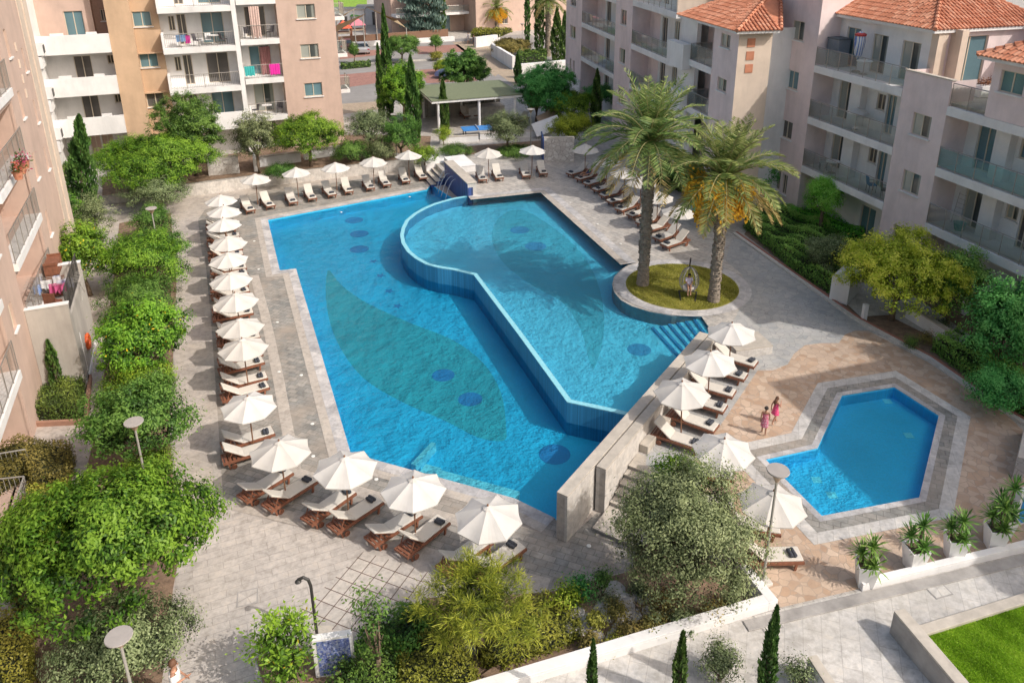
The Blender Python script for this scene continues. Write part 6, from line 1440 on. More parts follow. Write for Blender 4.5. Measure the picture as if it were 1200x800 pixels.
# ---------------- date palms
def date_palm(label, px, py, z0, yc, crown_r, seed, frac_dates=True, trunk_r=0.30, nf=62, group='date palms'):
    rg = np.random.default_rng(seed); rr_ = random.Random(seed)
    b = at(px, py, z0); lo, hi = 0, 30
    for _ in range(40):
        mid = (lo + hi) / 2; v = Vector((b.x, b.y, z0 + mid)); y = PY + FOC * (-(v.y * SP + (v.z - CAMZ) * CP)) / depth(v)
        lo, hi = (mid, hi) if y > yc else (lo, mid)
    h = lo
    t = thing('date_palm', label, 'palm tree', (b.x, b.y, z0), 0, group)
    m = MB(); prof = []; k = int(h / 0.11)
    for i in range(k):
        z = h * i / k; r = trunk_r * (1.18 - 0.25 * min(1, z / 1.0)) * (1.0 if z < h * 0.8 else 1 + 0.5 * (z / h - 0.8)); prof += [(r * 1.06, z), (r * 0.90, z + 0.075)]
    m.lathe(prof, 14)
    for i in range(int(h * 42)):                          # old leaf bases
        z = rr_.uniform(0.1, h); a = rr_.uniform(0, 6.283); e = Vector((math.cos(a), math.sin(a), 0)); r = trunk_r * 0.98
        m.obox(e * r + Vector((0, 0, z)), e * 0.045 + Vector((0, 0, 0.03)), Vector((-e.y, e.x, 0)) * 0.055, Vector((0, 0, 0.045)))
    m.build('trunk', plain('palm_bark_%d' % seed, (0.27, 0.225, 0.18), 0.95, 0.35, 7.0, 0.8, 20), t)
    C, U, W, T = [], [], [], []; st = MB()
    for i in range(nf):
        q = (i + 0.5) / nf; el = rad(84 - 106 * q ** 1.1 + rr_.uniform(-8, 8)); a = i * 2.39996 + rr_.uniform(-0.2, 0.2)
        Lf = crown_r * (0.86 + 0.25 * rr_.random()) * (0.85 if q < 0.12 else 1); dead = q > 0.84
        p = Vector((0, 0, h + 0.1)); dirv = Vector((math.cos(a) * math.cos(el), math.sin(a) * math.cos(el), math.sin(el))); path = [p.copy()]
        seg = 12
        for j in range(seg):
            p = p + dirv * (Lf / seg); path.append(p.copy()); dirv = (dirv + Vector((0, 0, -0.072 - 0.050 * (1 - abs(dirv.z)) - 0.02 * j / seg * 2))).normalized()
        st.tube(path, [0.035 * (1 - 0.85 * j / seg) + 0.004 for j in range(seg + 1)], 4, False)
        npair = 46
        for j in range(3, npair):
            u = j / npair; f_ = u * seg; k0 = min(int(f_), seg - 1); c = path[k0].lerp(path[k0 + 1], f_ - k0); d = (path[k0 + 1] - path[k0]).normalized()
            s_ = d.cross(Vector((0, 0, 1))); s_ = s_.normalized() if s_.length > 0.05 else Vector((math.sin(a), -math.cos(a), 0)); upv = s_.cross(d).normalized()
            ll = 0.54 * math.sin(math.pi * (0.12 + 0.80 * u)) * crown_r / 2.6
            for sg in (-1, 1):
                ld = (d * 0.62 + s_ * sg * 0.75 + upv * 0.28 + Vector((0, 0, -0.22)) + Vector([rr_.uniform(-.12, .12) for _ in range(3)])).normalized()
                C.append(c + ld * ll * 0.5); U.append(ld * ll * 0.5); W.append(upv.cross(ld).normalized() * 0.030 if rr_.random() < .5 else d.cross(ld).normalized() * 0.028)
                T.append(2.0 if dead else min(1, max(0, rr_.gauss(0.50 - 0.10 * q + 0.28 * u, 0.16))))
    cr = cards('crown', np.array([tuple(v) for v in C]), np.array([tuple(v) for v in U]), np.array([tuple(v) for v in W]), np.array(T), MAT['palm'], t)
    st.build('frond_stalks', flat('palm_stalk_%d' % seed, (0.30, 0.28, 0.12)), t)
    if frac_dates:
        for i in range(11):
            a = rr_.uniform(0, 6.283) if i > 7 else rad(-170 + 26 * i); r = rr_.uniform(0.8, 1.6); zz = h - rr_.uniform(0.1, 1.5)
            e = Vector((math.cos(a) * r, math.sin(a) * r, zz)); m = MB()
            m.tube([(0, 0, h), (e.x * 0.6, e.y * 0.6, h + 0.25), (e.x, e.y, zz + 0.25)], 0.02, 4, False)
            for j in range(210):
                o = Vector((rr_.gauss(0, 0.17), rr_.gauss(0, 0.17), rr_.gauss(-0.08, 0.28))); c = e + o
                s_ = 0.036; m.obox(c, (s_, 0, s_ * .5), (0, s_, 0), (-s_ * .5, 0, s_ * 1.3))
            m.build('date_cluster', MAT['dates'], t)
    return t
date_palm('tall date palm with dry hanging fronds at the left of the palm island', 753, 334, ZU, 170, 3.7, 5, False, 0.28, 64)
date_palm('date palm with hanging orange date clusters at the right of the palm island', 836, 353, ZU, 213, 3.5, 9, True, 0.265, 56)
date_palm('small distant palm with orange dates in front of the far pink house', 582, 38, ZU, 12, 3.0, 21, True, 0.4, 34, 'distant palms')
date_palm('distant palm standing among the tall cypresses across the car park', 642, 66, ZU, 2, 3.2, 23, False, 0.4, 34, 'distant palms')
# ---------------- trees of the left strip
T = tree_at
T('tree', 'broad bright green tree at the far left corner of the walkway', 'tree', 184, 190, 122, 66, 0.4, 2.4, 'citrus', 0.11, 1.1)
T('tree', 'loose pale green tree rising behind the broad bright tree', 'tree', 222, 157, 76, 82, ZU, 3.2, 'mid', 0.13, 0.8, lump=0.4)
T('olive_tree', 'small grey-green olive shrub at the far end of the left strip', 'tree', 186, 225, 76, 42, 0, 1.5, 'olive', 0.08, 1.0)
T('shrub', 'dark green shrub below the grey-green olive shrub in the left strip', 'shrub', 178, 262, 46, 48, 0, 1.2, 'mid', 0.09)
T('shrub', 'dense green bush behind the yellow flowering tree of the left strip', 'shrub', 166, 352, 84, 60, 0, 1.2, 'mid', 0.09, 1.0, lump=0.35)
T('shrub', 'green shrub between the flowering tree and the dark leaved tree', 'shrub', 163, 450, 84, 52, 0, 1.1, 'tecoma', 0.09, 1.0, lump=0.35, flowers=0.008)
T('shrub', 'low green shrub below the dark leaved tree beside the walkway', 'shrub', 172, 545, 62, 44, 0, 0.9, 'citrus', 0.09, 1.0, lump=0.35)
T('shrub', 'bright green shrub halfway along the left strip', 'shrub', 170, 308, 96, 92, 0, 1.6, 'citrus', 0.10, 1.0, lump=0.4)
T('shrub', 'leafy green shrub at the edge of the walkway beside the left strip', 'shrub', 186, 290, 60, 44, 0, 1.2, 'mid', 0.09)
T('flowering_tree', 'yellow flowering tree in the middle of the left strip', 'tree', 166, 400, 98, 104, 0, 1.9, 'tecoma', 0.12, 1.0, lump=0.35, flowers=0.010)
T('flowering_tree', 'yellow flowering bush beside the roof terrace of the left building', 'tree', 97, 302, 62, 76, 0, 2.2, 'tecoma', 0.11, 1.0, lump=0.35, flowers=0.010)
T('shrub', 'leafy green bush between the left building and the cypress', 'shrub', 78, 262, 40, 60, 0, 1.8, 'citrus', 0.10, 0.9, lump=0.35)
T('tree', 'dark leaved tree above the big tree in the left strip', 'tree', 158, 492, 114, 96, 0, 2.0, 'mid', 0.12, 1.0, lump=0.4)
T('tree', 'large spreading bright green tree in the lower left', 'tree', 130, 624, 214, 166, 0, 3.2, 'carob', 0.125, 1.0, clump=0.34, per=30, lump=0.5, inner=0.3)
T('tree', 'bright green tree at the left edge under the spreading tree', 'tree', 36, 664, 104, 120, 0, 2.3, 'carob', 0.12, 0.85, lump=0.45)
T('olive_tree', 'grey-green olive bush around the lamp post at the bottom left', 'tree', 140, 752, 142, 112, 0, 1.6, 'olive', 0.08, 1.7, clump=0.33)
T('shrub', 'juniper like grey-green shrub beside the leaning cypress', 'shrub', 98, 262, 70, 70, 0, 1.6, 'olive', 0.09, 0.8, lump=0.4, spiky=1.2)
column_at('cypress_tree', 'leaning columnar cypress in front of the white parapets on the left', 'tree', 97, 136, 268, 30, 0, 'cypress', 0.10, lean=(0.17, 0.0), wob=0.22)
column_at('cypress_tree', 'small conical cypress against the annex wall', 'tree', 70, 400, 458, 15, 0.2, 'cypress', 0.07)
column_at('cypress_tree', 'little dark cypress by the service tower behind the left building', 'tree', 66, 142, 180, 10, ZU, 'cypress', 0.09)
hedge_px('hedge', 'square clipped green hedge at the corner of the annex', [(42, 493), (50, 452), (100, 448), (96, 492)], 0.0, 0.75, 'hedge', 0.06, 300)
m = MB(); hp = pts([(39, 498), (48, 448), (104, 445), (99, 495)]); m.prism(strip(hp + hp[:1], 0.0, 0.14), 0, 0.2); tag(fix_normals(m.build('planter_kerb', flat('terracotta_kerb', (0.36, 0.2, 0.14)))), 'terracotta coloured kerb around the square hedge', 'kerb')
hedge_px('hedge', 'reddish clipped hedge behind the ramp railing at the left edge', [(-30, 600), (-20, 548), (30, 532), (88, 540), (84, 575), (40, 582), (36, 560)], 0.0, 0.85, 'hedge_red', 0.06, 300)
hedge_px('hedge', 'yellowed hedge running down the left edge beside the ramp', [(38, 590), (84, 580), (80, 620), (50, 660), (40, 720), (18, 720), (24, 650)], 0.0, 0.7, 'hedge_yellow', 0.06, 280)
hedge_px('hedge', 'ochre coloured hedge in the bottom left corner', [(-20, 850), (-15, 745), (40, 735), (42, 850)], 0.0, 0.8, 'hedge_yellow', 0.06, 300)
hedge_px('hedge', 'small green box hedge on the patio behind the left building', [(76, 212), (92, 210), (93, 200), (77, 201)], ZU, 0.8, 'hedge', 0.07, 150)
# ---------------- back garden
T('olive_tree', 'rounded olive tree behind the left end of the back row', 'tree', 299, 164, 50, 60, ZU, 2.6, 'olive', 0.10, 0.9, lump=0.3)
T('tree', 'rounded bright green tree behind the back row', 'tree', 361, 160, 78, 52, ZU, 2.4, 'citrus', 0.11, 1.0)
T('shrub', 'low shrub along the white wall under the rounded tree', 'shrub', 330, 200, 40, 18, ZU, 0.5, 'mid', 0.08)
T('olive_tree', 'small grey olive in front of the corner of the back building', 'tree', 433, 150, 54, 44, ZU, 2.4, 'olive', 0.09, 0.8)
T('shrub', 'green shrub behind the third umbrella of the back row', 'shrub', 412, 178, 46, 30, ZU, 0.9, 'mid', 0.09)
T('shrub', 'grey-green shrub behind the fourth umbrella of the back row', 'shrub', 446, 176, 36, 34, ZU, 0.9, 'olive', 0.09)
T('tree', 'tall bright green bush between the cypresses', 'tree', 472, 106, 54, 58, ZU, 3.0, 'citrus', 0.14, 0.8, lump=0.3)
T('tree', 'loose leaved small tree in front of the second cypress', 'tree', 470, 160, 46, 46, ZU, 1.8, 'mid', 0.11, 0.8, lump=0.4)
T('shrub', 'bright round shrub beside the fountain steps', 'shrub', 497, 182, 36, 26, ZU, 0.7, 'citrus', 0.09)
T('shrub', 'small bright bush at the foot of the slim cypress', 'shrub', 520, 158, 20, 20, ZU, 0.9, 'yellowgreen', 0.08)
T('shrub', 'low dark bush left of the pool bar wall', 'shrub', 533, 176, 40, 12, ZU, 0.4, 'mid', 0.08)
T('shrub', 'low green bush under the small olive by the pool bar', 'shrub', 602, 177, 46, 12, ZU, 0.35, 'mid', 0.08)
T('olive_tree', 'small round olive tree in front of the pool bar', 'tree', 594, 152, 52, 40, ZU, 1.9, 'olive', 0.09, 1.0)
T('tree', 'dense dark green tree beside the pool bar roof', 'tree', 640, 108, 66, 62, ZU, 3.0, 'lush', 0.13, 1.0)
T('shrub', 'pale green shrub against the dense dark tree by the pool bar', 'shrub', 628, 118, 24, 46, ZU, 2.0, 'citrus', 0.11)
T('tree', 'bright green bush below the middle building', 'tree', 668, 124, 54, 34, ZU, 1.9, 'citrus', 0.11)
T('citrus_tree', 'round yellow-green citrus tree near the rubble wall', 'tree', 670, 151, 52, 36, ZU, 1.9, 'yellowgreen', 0.10)
T('shrub', 'dark hedge like bush in front of the middle building', 'shrub', 702, 112, 40, 26, 2.2, 1.2, 'lush', 0.11)
T('tree', 'loquat like tree with big leaves beside the car park', 'tree', 545, 84, 56, 46, ZU, 2.2, 'mid', 0.20, 0.6, lump=0.4)
T('shrub', 'bright green shrub beside the loquat like tree', 'shrub', 521, 78, 26, 16, ZU, 0.9, 'yellowgreen', 0.12)
for (x, yt, yb, w_, lab) in ((457, 6, 138, 13, 'tallest cypress in the back garden'), (448, 52, 140, 9, 'slender cypress just left of the tallest one'), (486, 66, 168, 17, 'dark cypress in front of the bright bush'), (521, 94, 156, 12, 'slim cypress at the corner of the pool bar'),
                              (698, 82, 148, 13, 'cypress below the middle building left of the palms'), (607, 62, 98, 9, 'short cypress at the corner of the white wall')):
    column_at('cypress_tree', lab, 'tree', x, yt, yb, w_, ZU, 'cypress', 0.11)
for (x, yt, yb, w_, lab) in ((618, -30, 52, 7, 'thin distant cypress across the car park, leftmost of four'), (632, -40, 66, 12, 'distant cypress second from the left across the car park'), (652, 10, 72, 14, 'distant cypress with pale tips, third from the left across the car park'), (661, 14, 76, 10, 'distant cypress touching the middle building, rightmost of four'),
                              (516, -40, 40, 15, 'pale green distant cypress beside the blue cedar'), (430, -30, 0, 8, 'distant cypress near the shade sails')):
    column_at('cypress_tree', lab, 'tree', x, yt, yb, w_, ZU, 'cypress', 0.16, dens=0.6)
column_at('cedar_tree', 'broad drooping blue-green cedar across the car park', 'tree', 498, -45, 42, 42, ZU, 'bluecedar', 0.2, dens=0.6, wob=0.25)
T('tree', 'small tree with a round crown on the car park island', 'tree', 470, 56, 44, 26, ZU, 2.0, 'mid', 0.13, 0.8)
T('tree', 'tiny round tree beside the parked silver car', 'tree', 414, 60, 12, 18, ZU, 1.6, 'mid', 0.12)
T('tree', 'little round tree by the orange bush in the car park', 'tree', 511, 50, 16, 16, ZU, 1.6, 'mid', 0.12)
T('shrub', 'orange flowering bush under the car park lamp', 'shrub', 511, 66, 16, 10, ZU, 0.6, 'hedge_yellow', 0.12)
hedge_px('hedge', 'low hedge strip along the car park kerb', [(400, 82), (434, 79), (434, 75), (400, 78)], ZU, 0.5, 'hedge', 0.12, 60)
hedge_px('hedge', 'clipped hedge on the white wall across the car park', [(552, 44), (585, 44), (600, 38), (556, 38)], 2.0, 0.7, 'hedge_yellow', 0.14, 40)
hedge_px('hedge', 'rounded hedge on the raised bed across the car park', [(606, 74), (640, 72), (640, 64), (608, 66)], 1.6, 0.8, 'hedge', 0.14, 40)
T('shrub', 'dry brownish shrub on the raised bed across the car park', 'shrub', 600, 55, 46, 22, 1.2, 1.0, 'hedge_red', 0.14)
# ---------------- right side
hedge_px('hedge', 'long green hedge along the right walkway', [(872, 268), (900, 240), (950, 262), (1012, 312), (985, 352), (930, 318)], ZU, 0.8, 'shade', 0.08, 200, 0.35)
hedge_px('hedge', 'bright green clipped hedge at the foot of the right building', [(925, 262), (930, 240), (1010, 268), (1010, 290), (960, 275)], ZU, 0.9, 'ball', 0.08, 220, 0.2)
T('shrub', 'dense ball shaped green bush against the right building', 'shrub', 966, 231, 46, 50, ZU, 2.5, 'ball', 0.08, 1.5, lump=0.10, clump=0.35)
T('olive_tree', 'grey-green shrub on the hedge beside the entrance', 'shrub', 975, 298, 66, 48, ZU, 1.3, 'olive', 0.085, 1.0)
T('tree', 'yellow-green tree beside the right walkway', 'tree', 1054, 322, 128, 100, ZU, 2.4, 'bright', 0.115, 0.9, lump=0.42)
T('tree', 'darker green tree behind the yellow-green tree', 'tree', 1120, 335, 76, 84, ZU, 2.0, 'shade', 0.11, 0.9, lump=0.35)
T('tree', 'lush green tree at the right edge of the photo', 'tree', 1182, 388, 86, 112, ZU, 2.2, 'lush', 0.115, 1.1, lump=0.35)
T('shrub', 'lush green bush below the tree at the right edge', 'shrub', 1172, 455, 76, 64, ZU, 0.9, 'lush', 0.09, 1.0)
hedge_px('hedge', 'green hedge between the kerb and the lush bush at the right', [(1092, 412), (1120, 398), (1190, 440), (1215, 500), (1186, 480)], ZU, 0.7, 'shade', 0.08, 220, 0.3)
for i, (x, y, w_, lab) in enumerate(((1085, 396, 22, 'small dry shrub in the bed under the yellow-green tree'), (1105, 380, 16, 'small blue-green plant near the entrance wall'), (1068, 402, 16, 'small leafy plant beside the red brick edging'))):
    T('shrub', lab, 'shrub', x, y, w_, w_ * 0.9, ZU, 0.3, ['hedge_red', 'olive', 'mid'][i], 0.06, 0.8, trunk=False)
T('shrub', 'green bushes behind the palm row umbrellas', 'shrub', 800, 205, 60, 40, ZU, 1.1, 'mid', 0.10)
T('shrub', 'dark shrub under the right palm crown', 'shrub', 838, 240, 56, 46, ZU, 1.3, 'lush', 0.11)
T('shrub', 'dark leafy shrub at the base of the pink tower', 'shrub', 905, 205, 46, 60, ZU, 2.0, 'lush', 0.11)
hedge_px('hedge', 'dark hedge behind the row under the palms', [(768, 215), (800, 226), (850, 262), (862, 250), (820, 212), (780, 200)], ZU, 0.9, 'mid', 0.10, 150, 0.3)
# ---------------- front bed
T('olive_tree', 'large grey-green olive tree in the front bed by the stairs', 'tree', 806, 632, 166, 168, 0.4, 2.5, 'olive', 0.078, 1.35, clump=0.36, per=30, lump=0.3)
T('shrub', 'bright green crown poking out above the olive tree', 'shrub', 792, 562, 74, 52, 0.6, 2.6, 'citrus', 0.10, 1.0, lump=0.35)
T('pine_tree', 'young yellow-green pine in front of the pool', 'tree', 563, 704, 132, 108, 0.1, 2.1, 'pine', 0.17, 0.85, clump=0.30, per=34, lump=0.6, up=0.8, spiky=2.5, inner=0.35, aspect=0.10)
T('sapling', 'thin young tree with sparse leaves at the bottom centre', 'tree', 437, 740, 46, 96, 0.05, 1.9, 'mid', 0.10, 0.55, clump=0.4, per=12, lump=0.4)
T('papaya_tree', 'bright green feathery shrub left of the blue mosaic wall', 'tree', 332, 768, 74, 88, 0.0, 1.3, 'tecoma', 0.13, 0.8, clump=0.4, per=20, lump=0.45, flowers=0.008, spiky=1.5)
T('shrub', 'bright yellow-green shrub among the rocks', 'shrub', 661, 704, 36, 38, 0.05, 0.7, 'yellowgreen', 0.09)
T('shrub', 'dark green shrub above the rocks', 'shrub', 680, 688, 34, 26, 0.05, 0.6, 'lush', 0.09)
T('shrub', 'leafy green shrub in front of the blue mosaic wall', 'shrub', 405, 792, 58, 40, 0, 0.6, 'mid', 0.09, 0.9, lump=0.4)
T('shrub', 'leafy green shrub behind the mosaic wall', 'shrub', 478, 738, 60, 40, 0.05, 0.7, 'mid', 0.09)
T('shrub', 'small dark plant on the rock bed edge', 'shrub', 707, 680, 20, 18, 0.1, 0.4, 'mid', 0.07)
T('shrub', 'dry brown shrub under the olive tree', 'shrub', 770, 712, 56, 34, 0.5, 0.4, 'hedge_red', 0.07)
for i, (x, y, w_, k_) in enumerate(((722, 715, 30, 'hedge_red'), (748, 690, 26, 'olive'), (738, 738, 34, 'hedge_red'), (698, 726, 24, 'hedge_yellow'), (765, 735, 40, 'hedge_red'), (800, 728, 40, 'olive'), (835, 715, 34, 'hedge_red'), (858, 700, 24, 'olive'), (690, 752, 26, 'hedge_red'), (720, 755, 28, 'hedge_yellow'))):
    T('shrub', ['dry reddish ground plant beside the pale flat stones', 'low grey ground plant under the edge of the olive', 'brown tufted ground plant in the middle of the dry bed', 'yellowed ground plant next to the clipped hedge', 'dry brown ground plant below the olive crown', 'grey ground plant below the olive near the white wall', 'brown ground plant near the corner of the white wall', 'small grey plant in the corner of the planter wall', 'brown tuft beside the clipped hedge at the white wall', 'yellowed tuft beside the white wall in the dry bed'][i], 'shrub', x, y, w_, w_ * 0.75, on_bed(x, y, 0.3), 0.28, k_, 0.07, 0.7, clump=0.22, trunk=False)
T('shrub', 'low green plant beside the rocks', 'shrub', 712, 705, 26, 20, 0.2, 0.35, 'olive', 0.07)
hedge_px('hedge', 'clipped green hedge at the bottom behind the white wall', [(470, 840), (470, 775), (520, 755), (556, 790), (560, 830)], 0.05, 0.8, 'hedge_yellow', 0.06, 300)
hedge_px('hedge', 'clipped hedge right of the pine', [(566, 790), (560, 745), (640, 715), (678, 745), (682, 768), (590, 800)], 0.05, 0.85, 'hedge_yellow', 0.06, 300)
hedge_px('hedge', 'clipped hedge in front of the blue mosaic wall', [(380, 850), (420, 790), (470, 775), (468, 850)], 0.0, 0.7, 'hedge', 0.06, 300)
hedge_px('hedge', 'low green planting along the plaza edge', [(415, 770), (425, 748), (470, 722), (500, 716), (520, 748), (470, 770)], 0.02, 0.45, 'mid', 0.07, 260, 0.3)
for (x, yt, yb, w_, z0, lab) in ((893, 712, 830, 20, ZU, 'tall slim cypress at the bottom right of the white wall'), (793, 742, 825, 16, ZU, 'slim cypress at the bottom between the white wall and the path'), (692, 752, 840, 12, ZU, 'short slim cypress at the bottom centre')):
    column_at('cypress_tree', lab, 'tree', x, yt, yb, w_, z0, 'cypress', 0.06, dens=1.2)
T('shrub', 'round olive coloured bush at the bottom of the pale path', 'shrub', 845, 778, 52, 52, ZU, 0.55, 'olive', 0.06, 1.0, clump=0.25, trunk=True)
T('shrub', 'small olive coloured bush beside the bed wall at the bottom', 'shrub', 936, 790, 40, 36, ZU, 0.45, 'olive', 0.06, 1.0, clump=0.25)
# rocks of the front bed
rr = random.Random(3)
def rock(px, py, z0, s, lab):
    z0 = on_bed(px, py, z0); p = at(px, py, z0); bm = bmesh.new(); bmesh.ops.create_icosphere(bm, subdivisions=2, radius=s)
    for v in bm.verts: v.co *= 1 + rr.uniform(-0.22, 0.2); v.co.z *= 0.42
    me = bpy.data.meshes.new('rock'); bm.to_mesh(me); bm.free(); me.materials.append(MAT['rubble_rock']); o = bpy.data.objects.new('rock', me); COL.objects.link(o); o.location = (p.x, p.y, z0 + s * 0.12); o.rotation_euler = (0, 0, rr.uniform(0, 6)); tag(o, lab, 'rock', 'pale flat stones of the front bed')
MAT['rubble_rock'] = plain('pale_rock', (0.46, 0.43, 0.40), 0.9, 0.25, 4.0, 0.7, 12)
for i, (x, y, z0, s) in enumerate(((720, 692, 0.15, .3), (735, 706, 0.25, .28), (676, 720, 0.08, .26), (690, 730, 0.2, .3), (742, 722, 0.35, .25), (560, 728, 0.05, .25), (552, 745, 0.05, .24), (548, 765, 0.05, .26), (540, 728, 0.05, .2), (705, 712, .2, .22), (728, 738, .4, .3), (668, 738, .12, .24), (752, 700, .35, .26), (700, 745, .35, .2), (712, 722, .3, .24), (730, 720, .3, .2), (746, 744, .4, .22), (682, 738, .2, .2), (760, 716, .4, .2), (718, 748, .4, .22))):
    rock(x, y, z0, s, 'pale flat stones lying in the dry front bed')
# ---------------- potted yuccas
def pot_yucca(px, py, lab, sc, seed):
    p = at(px, py, ZU); rr_ = random.Random(seed)
    t = thing('potted_yucca', lab, 'potted plant', tuple(p + Vector((0, 0, 0.012))), rr_.uniform(-.2, .2), 'white potted yuccas')
    m = MB(); a, b, h = 0.19, 0.29, 0.78
    for s0, s1, z0, z1 in ((a, b, 0, h),):
        v0 = [(-s0, -s0, z0), (s0, -s0, z0), (s0, s0, z0), (-s0, s0, z0)]; v1 = [(-s1, -s1, z1), (s1, -s1, z1), (s1, s1, z1), (-s1, s1, z1)]; q = 0.9; v2 = [(x * q, y * q, z1) for x, y, _ in v1]; v3 = [(x * q, y * q, z1 - 0.12) for x, y, _ in v1]
        for r0, r1 in ((v0, v1), (v1, v2), (v2, v3)):
            for i in range(4): m.quad(r0[i], r0[(i + 1) % 4], r1[(i + 1) % 4], r1[i])
        m.quad(*v0)
    m.build('pot', MAT['white'], t, bevel=0.012)
    m = MB(); m.box(-0.26, 0.26, -0.26, 0.26, 0.62, 0.68); m.build('soil', MAT['soil'], t)
    C, U, W, T_ = [], [], [], []; m = MB()
    for (x, y, hh) in ((0.05, 0, 0.9 * sc), (-0.10, 0.08, 0.45 * sc), (0.08, -0.1, 0.2 * sc)):
        top = Vector((x * 1.5, y * 1.5, 0.68 + hh)); m.tube([(x, y, 0.66), top], 0.035, 6)
        for i in range(46):
            a_ = i * 2.4; el = rad(85 - 120 * (i / 46)); d = Vector((math.cos(a_) * math.cos(el), math.sin(a_) * math.cos(el), math.sin(el))); ln = rr_.uniform(0.30, 0.44)
            dr = Vector((0, 0, -0.10)); c1 = top + d * ln * 0.35; d2 = (d + dr * 1.6).normalized(); c2 = top + d * ln * 0.6 + d2 * ln * 0.25
            s_ = d.cross(Vector((0, 0, 1))); s_ = s_.normalized() if s_.length > 0.05 else Vector((1, 0, 0)); tn = min(1, max(0, rr_.gauss(0.42, 0.16)))
            for c, dd, l_, w_ in ((c1, d, ln * 0.38, 0.032), (c2, d2, ln * 0.34, 0.026)): C.append(tuple(c)); U.append(tuple(dd * l_)); W.append(tuple(s_ * w_)); T_.append(tn)
    m.build('stem', MAT['bark'], t); cards('leaves', np.array(C), np.array(U), np.array(W), np.array(T_), MAT['yucca'], t)
pot_yucca(1012, 684, 'white potted yucca at the corner of the low white wall', 0.75, 1)
pot_yucca(1069, 665, 'second white potted yucca from the corner, beside the small pool border', 0.95, 2)
pot_yucca(1116, 653, 'third white potted yucca from the wall corner', 0.75, 3)
pot_yucca(1163, 641, 'fourth white potted yucca from the wall corner, near the blue mosaic wall', 0.9, 4)
pot_yucca(1172, 628, 'fifth white potted yucca from the wall corner, half hidden behind another', 1.25, 5)
# ---------------- grass
def grass(name, inside, n, z, mat, h, seed, lo, hi):
    rg = np.random.default_rng(seed); P_ = rg.uniform(lo, hi, (n, 2)); P_ = P_[inside(P_)]; n = len(P_)
    C = np.column_stack([P_, np.full(n, z + h * 0.5)]); U = unit(rg.normal(size=(n, 3)) * 0.8 + np.array([0, 0, 0.8])) * h * rg.uniform(0.6, 1.3, (n, 1)); W = unit(np.cross(U, rg.normal(size=(n, 3)))) * 0.012
    pat = 0.42 + 0.2 * np.sin(P_[:, 0] * 2.3) * np.cos(P_[:, 1] * 1.9) + 0.1 * np.sin(P_[:, 0] * 7 + P_[:, 1] * 5)
    o = cards(name, C, U, W, np.clip(pat + rg.normal(0, 0.15, n), 0, 1), MAT[mat]); tag(o, kind='stuff')
def in_poly(Q):
    def f(p):
        r = np.zeros(len(p), bool)
        for i in range(len(Q)):
            (x1, y1), (x2, y2) = Q[i], Q[(i + 1) % len(Q)]; r ^= ((y1 > p[:, 1]) != (y2 > p[:, 1])) & (p[:, 0] < (x2 - x1) * (p[:, 1] - y1) / (y2 - y1 + 1e-9) + x1)
        return r
    return f
Ql = [(v.x, v.y) for v in pts([(1079, 742), (1230, 693), (1260, 830), (1160, 830)], ZU)]
qa = np.array(Ql); grass('lawn_grass', in_poly(Ql), 90000, ZU + 0.03, 'grass', 0.045, 4, qa.min(0), qa.max(0))
grass('island_grass', lambda p: ((p[:, 0] - ic.x) / (ia - .03)) ** 2 + ((p[:, 1] - ic.y) / (ib - .03)) ** 2 < 1, 50000, ZU + 0.03, 'dry_grass', 0.035, 5, (ic.x - ia, ic.y - ib), (ic.x + ia, ic.y + ib))
# ------------------------------------------------------------------ pool bar, car park, balcony clutter
def pool_bar():
    a, b = at(506, 172, ZU), at(648, 166, ZU)
    # roof front edge lies 3 m up on the line seen at (508,118)-(612,111)
    p, q = at(506, 119, ZU + 3.0), at(612, 111, ZU + 3.0); d = (q - p); d.z = 0; Lh = d.length; d.normalize()
    t = thing('pool_bar', 'open pool bar with flat green roof on white posts', 'pavilion', (p.x, p.y, ZU), math.atan2(d.y, d.x))
    m = MB(); m.box(0, Lh, 0, 6.8, 2.78, 2.98); m.build('roof_edge', MAT['white'], t)
    m = MB(); m.box(-0.05, Lh + 0.05, -0.05, 6.85, 2.985, 3.06); m.build('green_roof', flat('faded_green_roof', (0.175, 0.20, 0.12), 0.9, 0.15), t)
    for x in (0.6, Lh * 0.52, Lh - 0.6):
        for y in (0.25, 6.4):
            m = MB(); m.tube([(x, y, 0), (x, y, 2.78)], 0.12, 10); m.build('post', MAT['white'], t)
    m = MB(); m.box(Lh * 0.55, Lh - 0.2, 4.6, 6.2, 0, 1.05); m.build('counter', MAT['wallstone'], t)
    m = MB(); m.box(0.2, Lh, 6.6, 6.75, 0, 2.78); m.build('back_wall', MAT['slate'], t)
    sheet('bar_floor', pts([(498, 178), (672, 168), (650, 120), (500, 128)], ZU), ZU + 0.012, MAT['terrace'])
pool_bar()
for i, (x, y, rz, lab) in enumerate(((545, 134, -70, 'cream lounger under the pool bar roof, left one'), (556, 133, -70, 'cream lounger under the pool bar roof, right one'), (583, 130, -60, 'cream lounger in the shade near the bar counter'), (611, 140, -120, 'cream lounger standing in the sun by the bar corner'))):
    p = at(x, y, ZU + 0.3); put(lounger, (p.x, p.y, ZU + 0.014), rad(rz), lab, 'loungers at the pool bar')
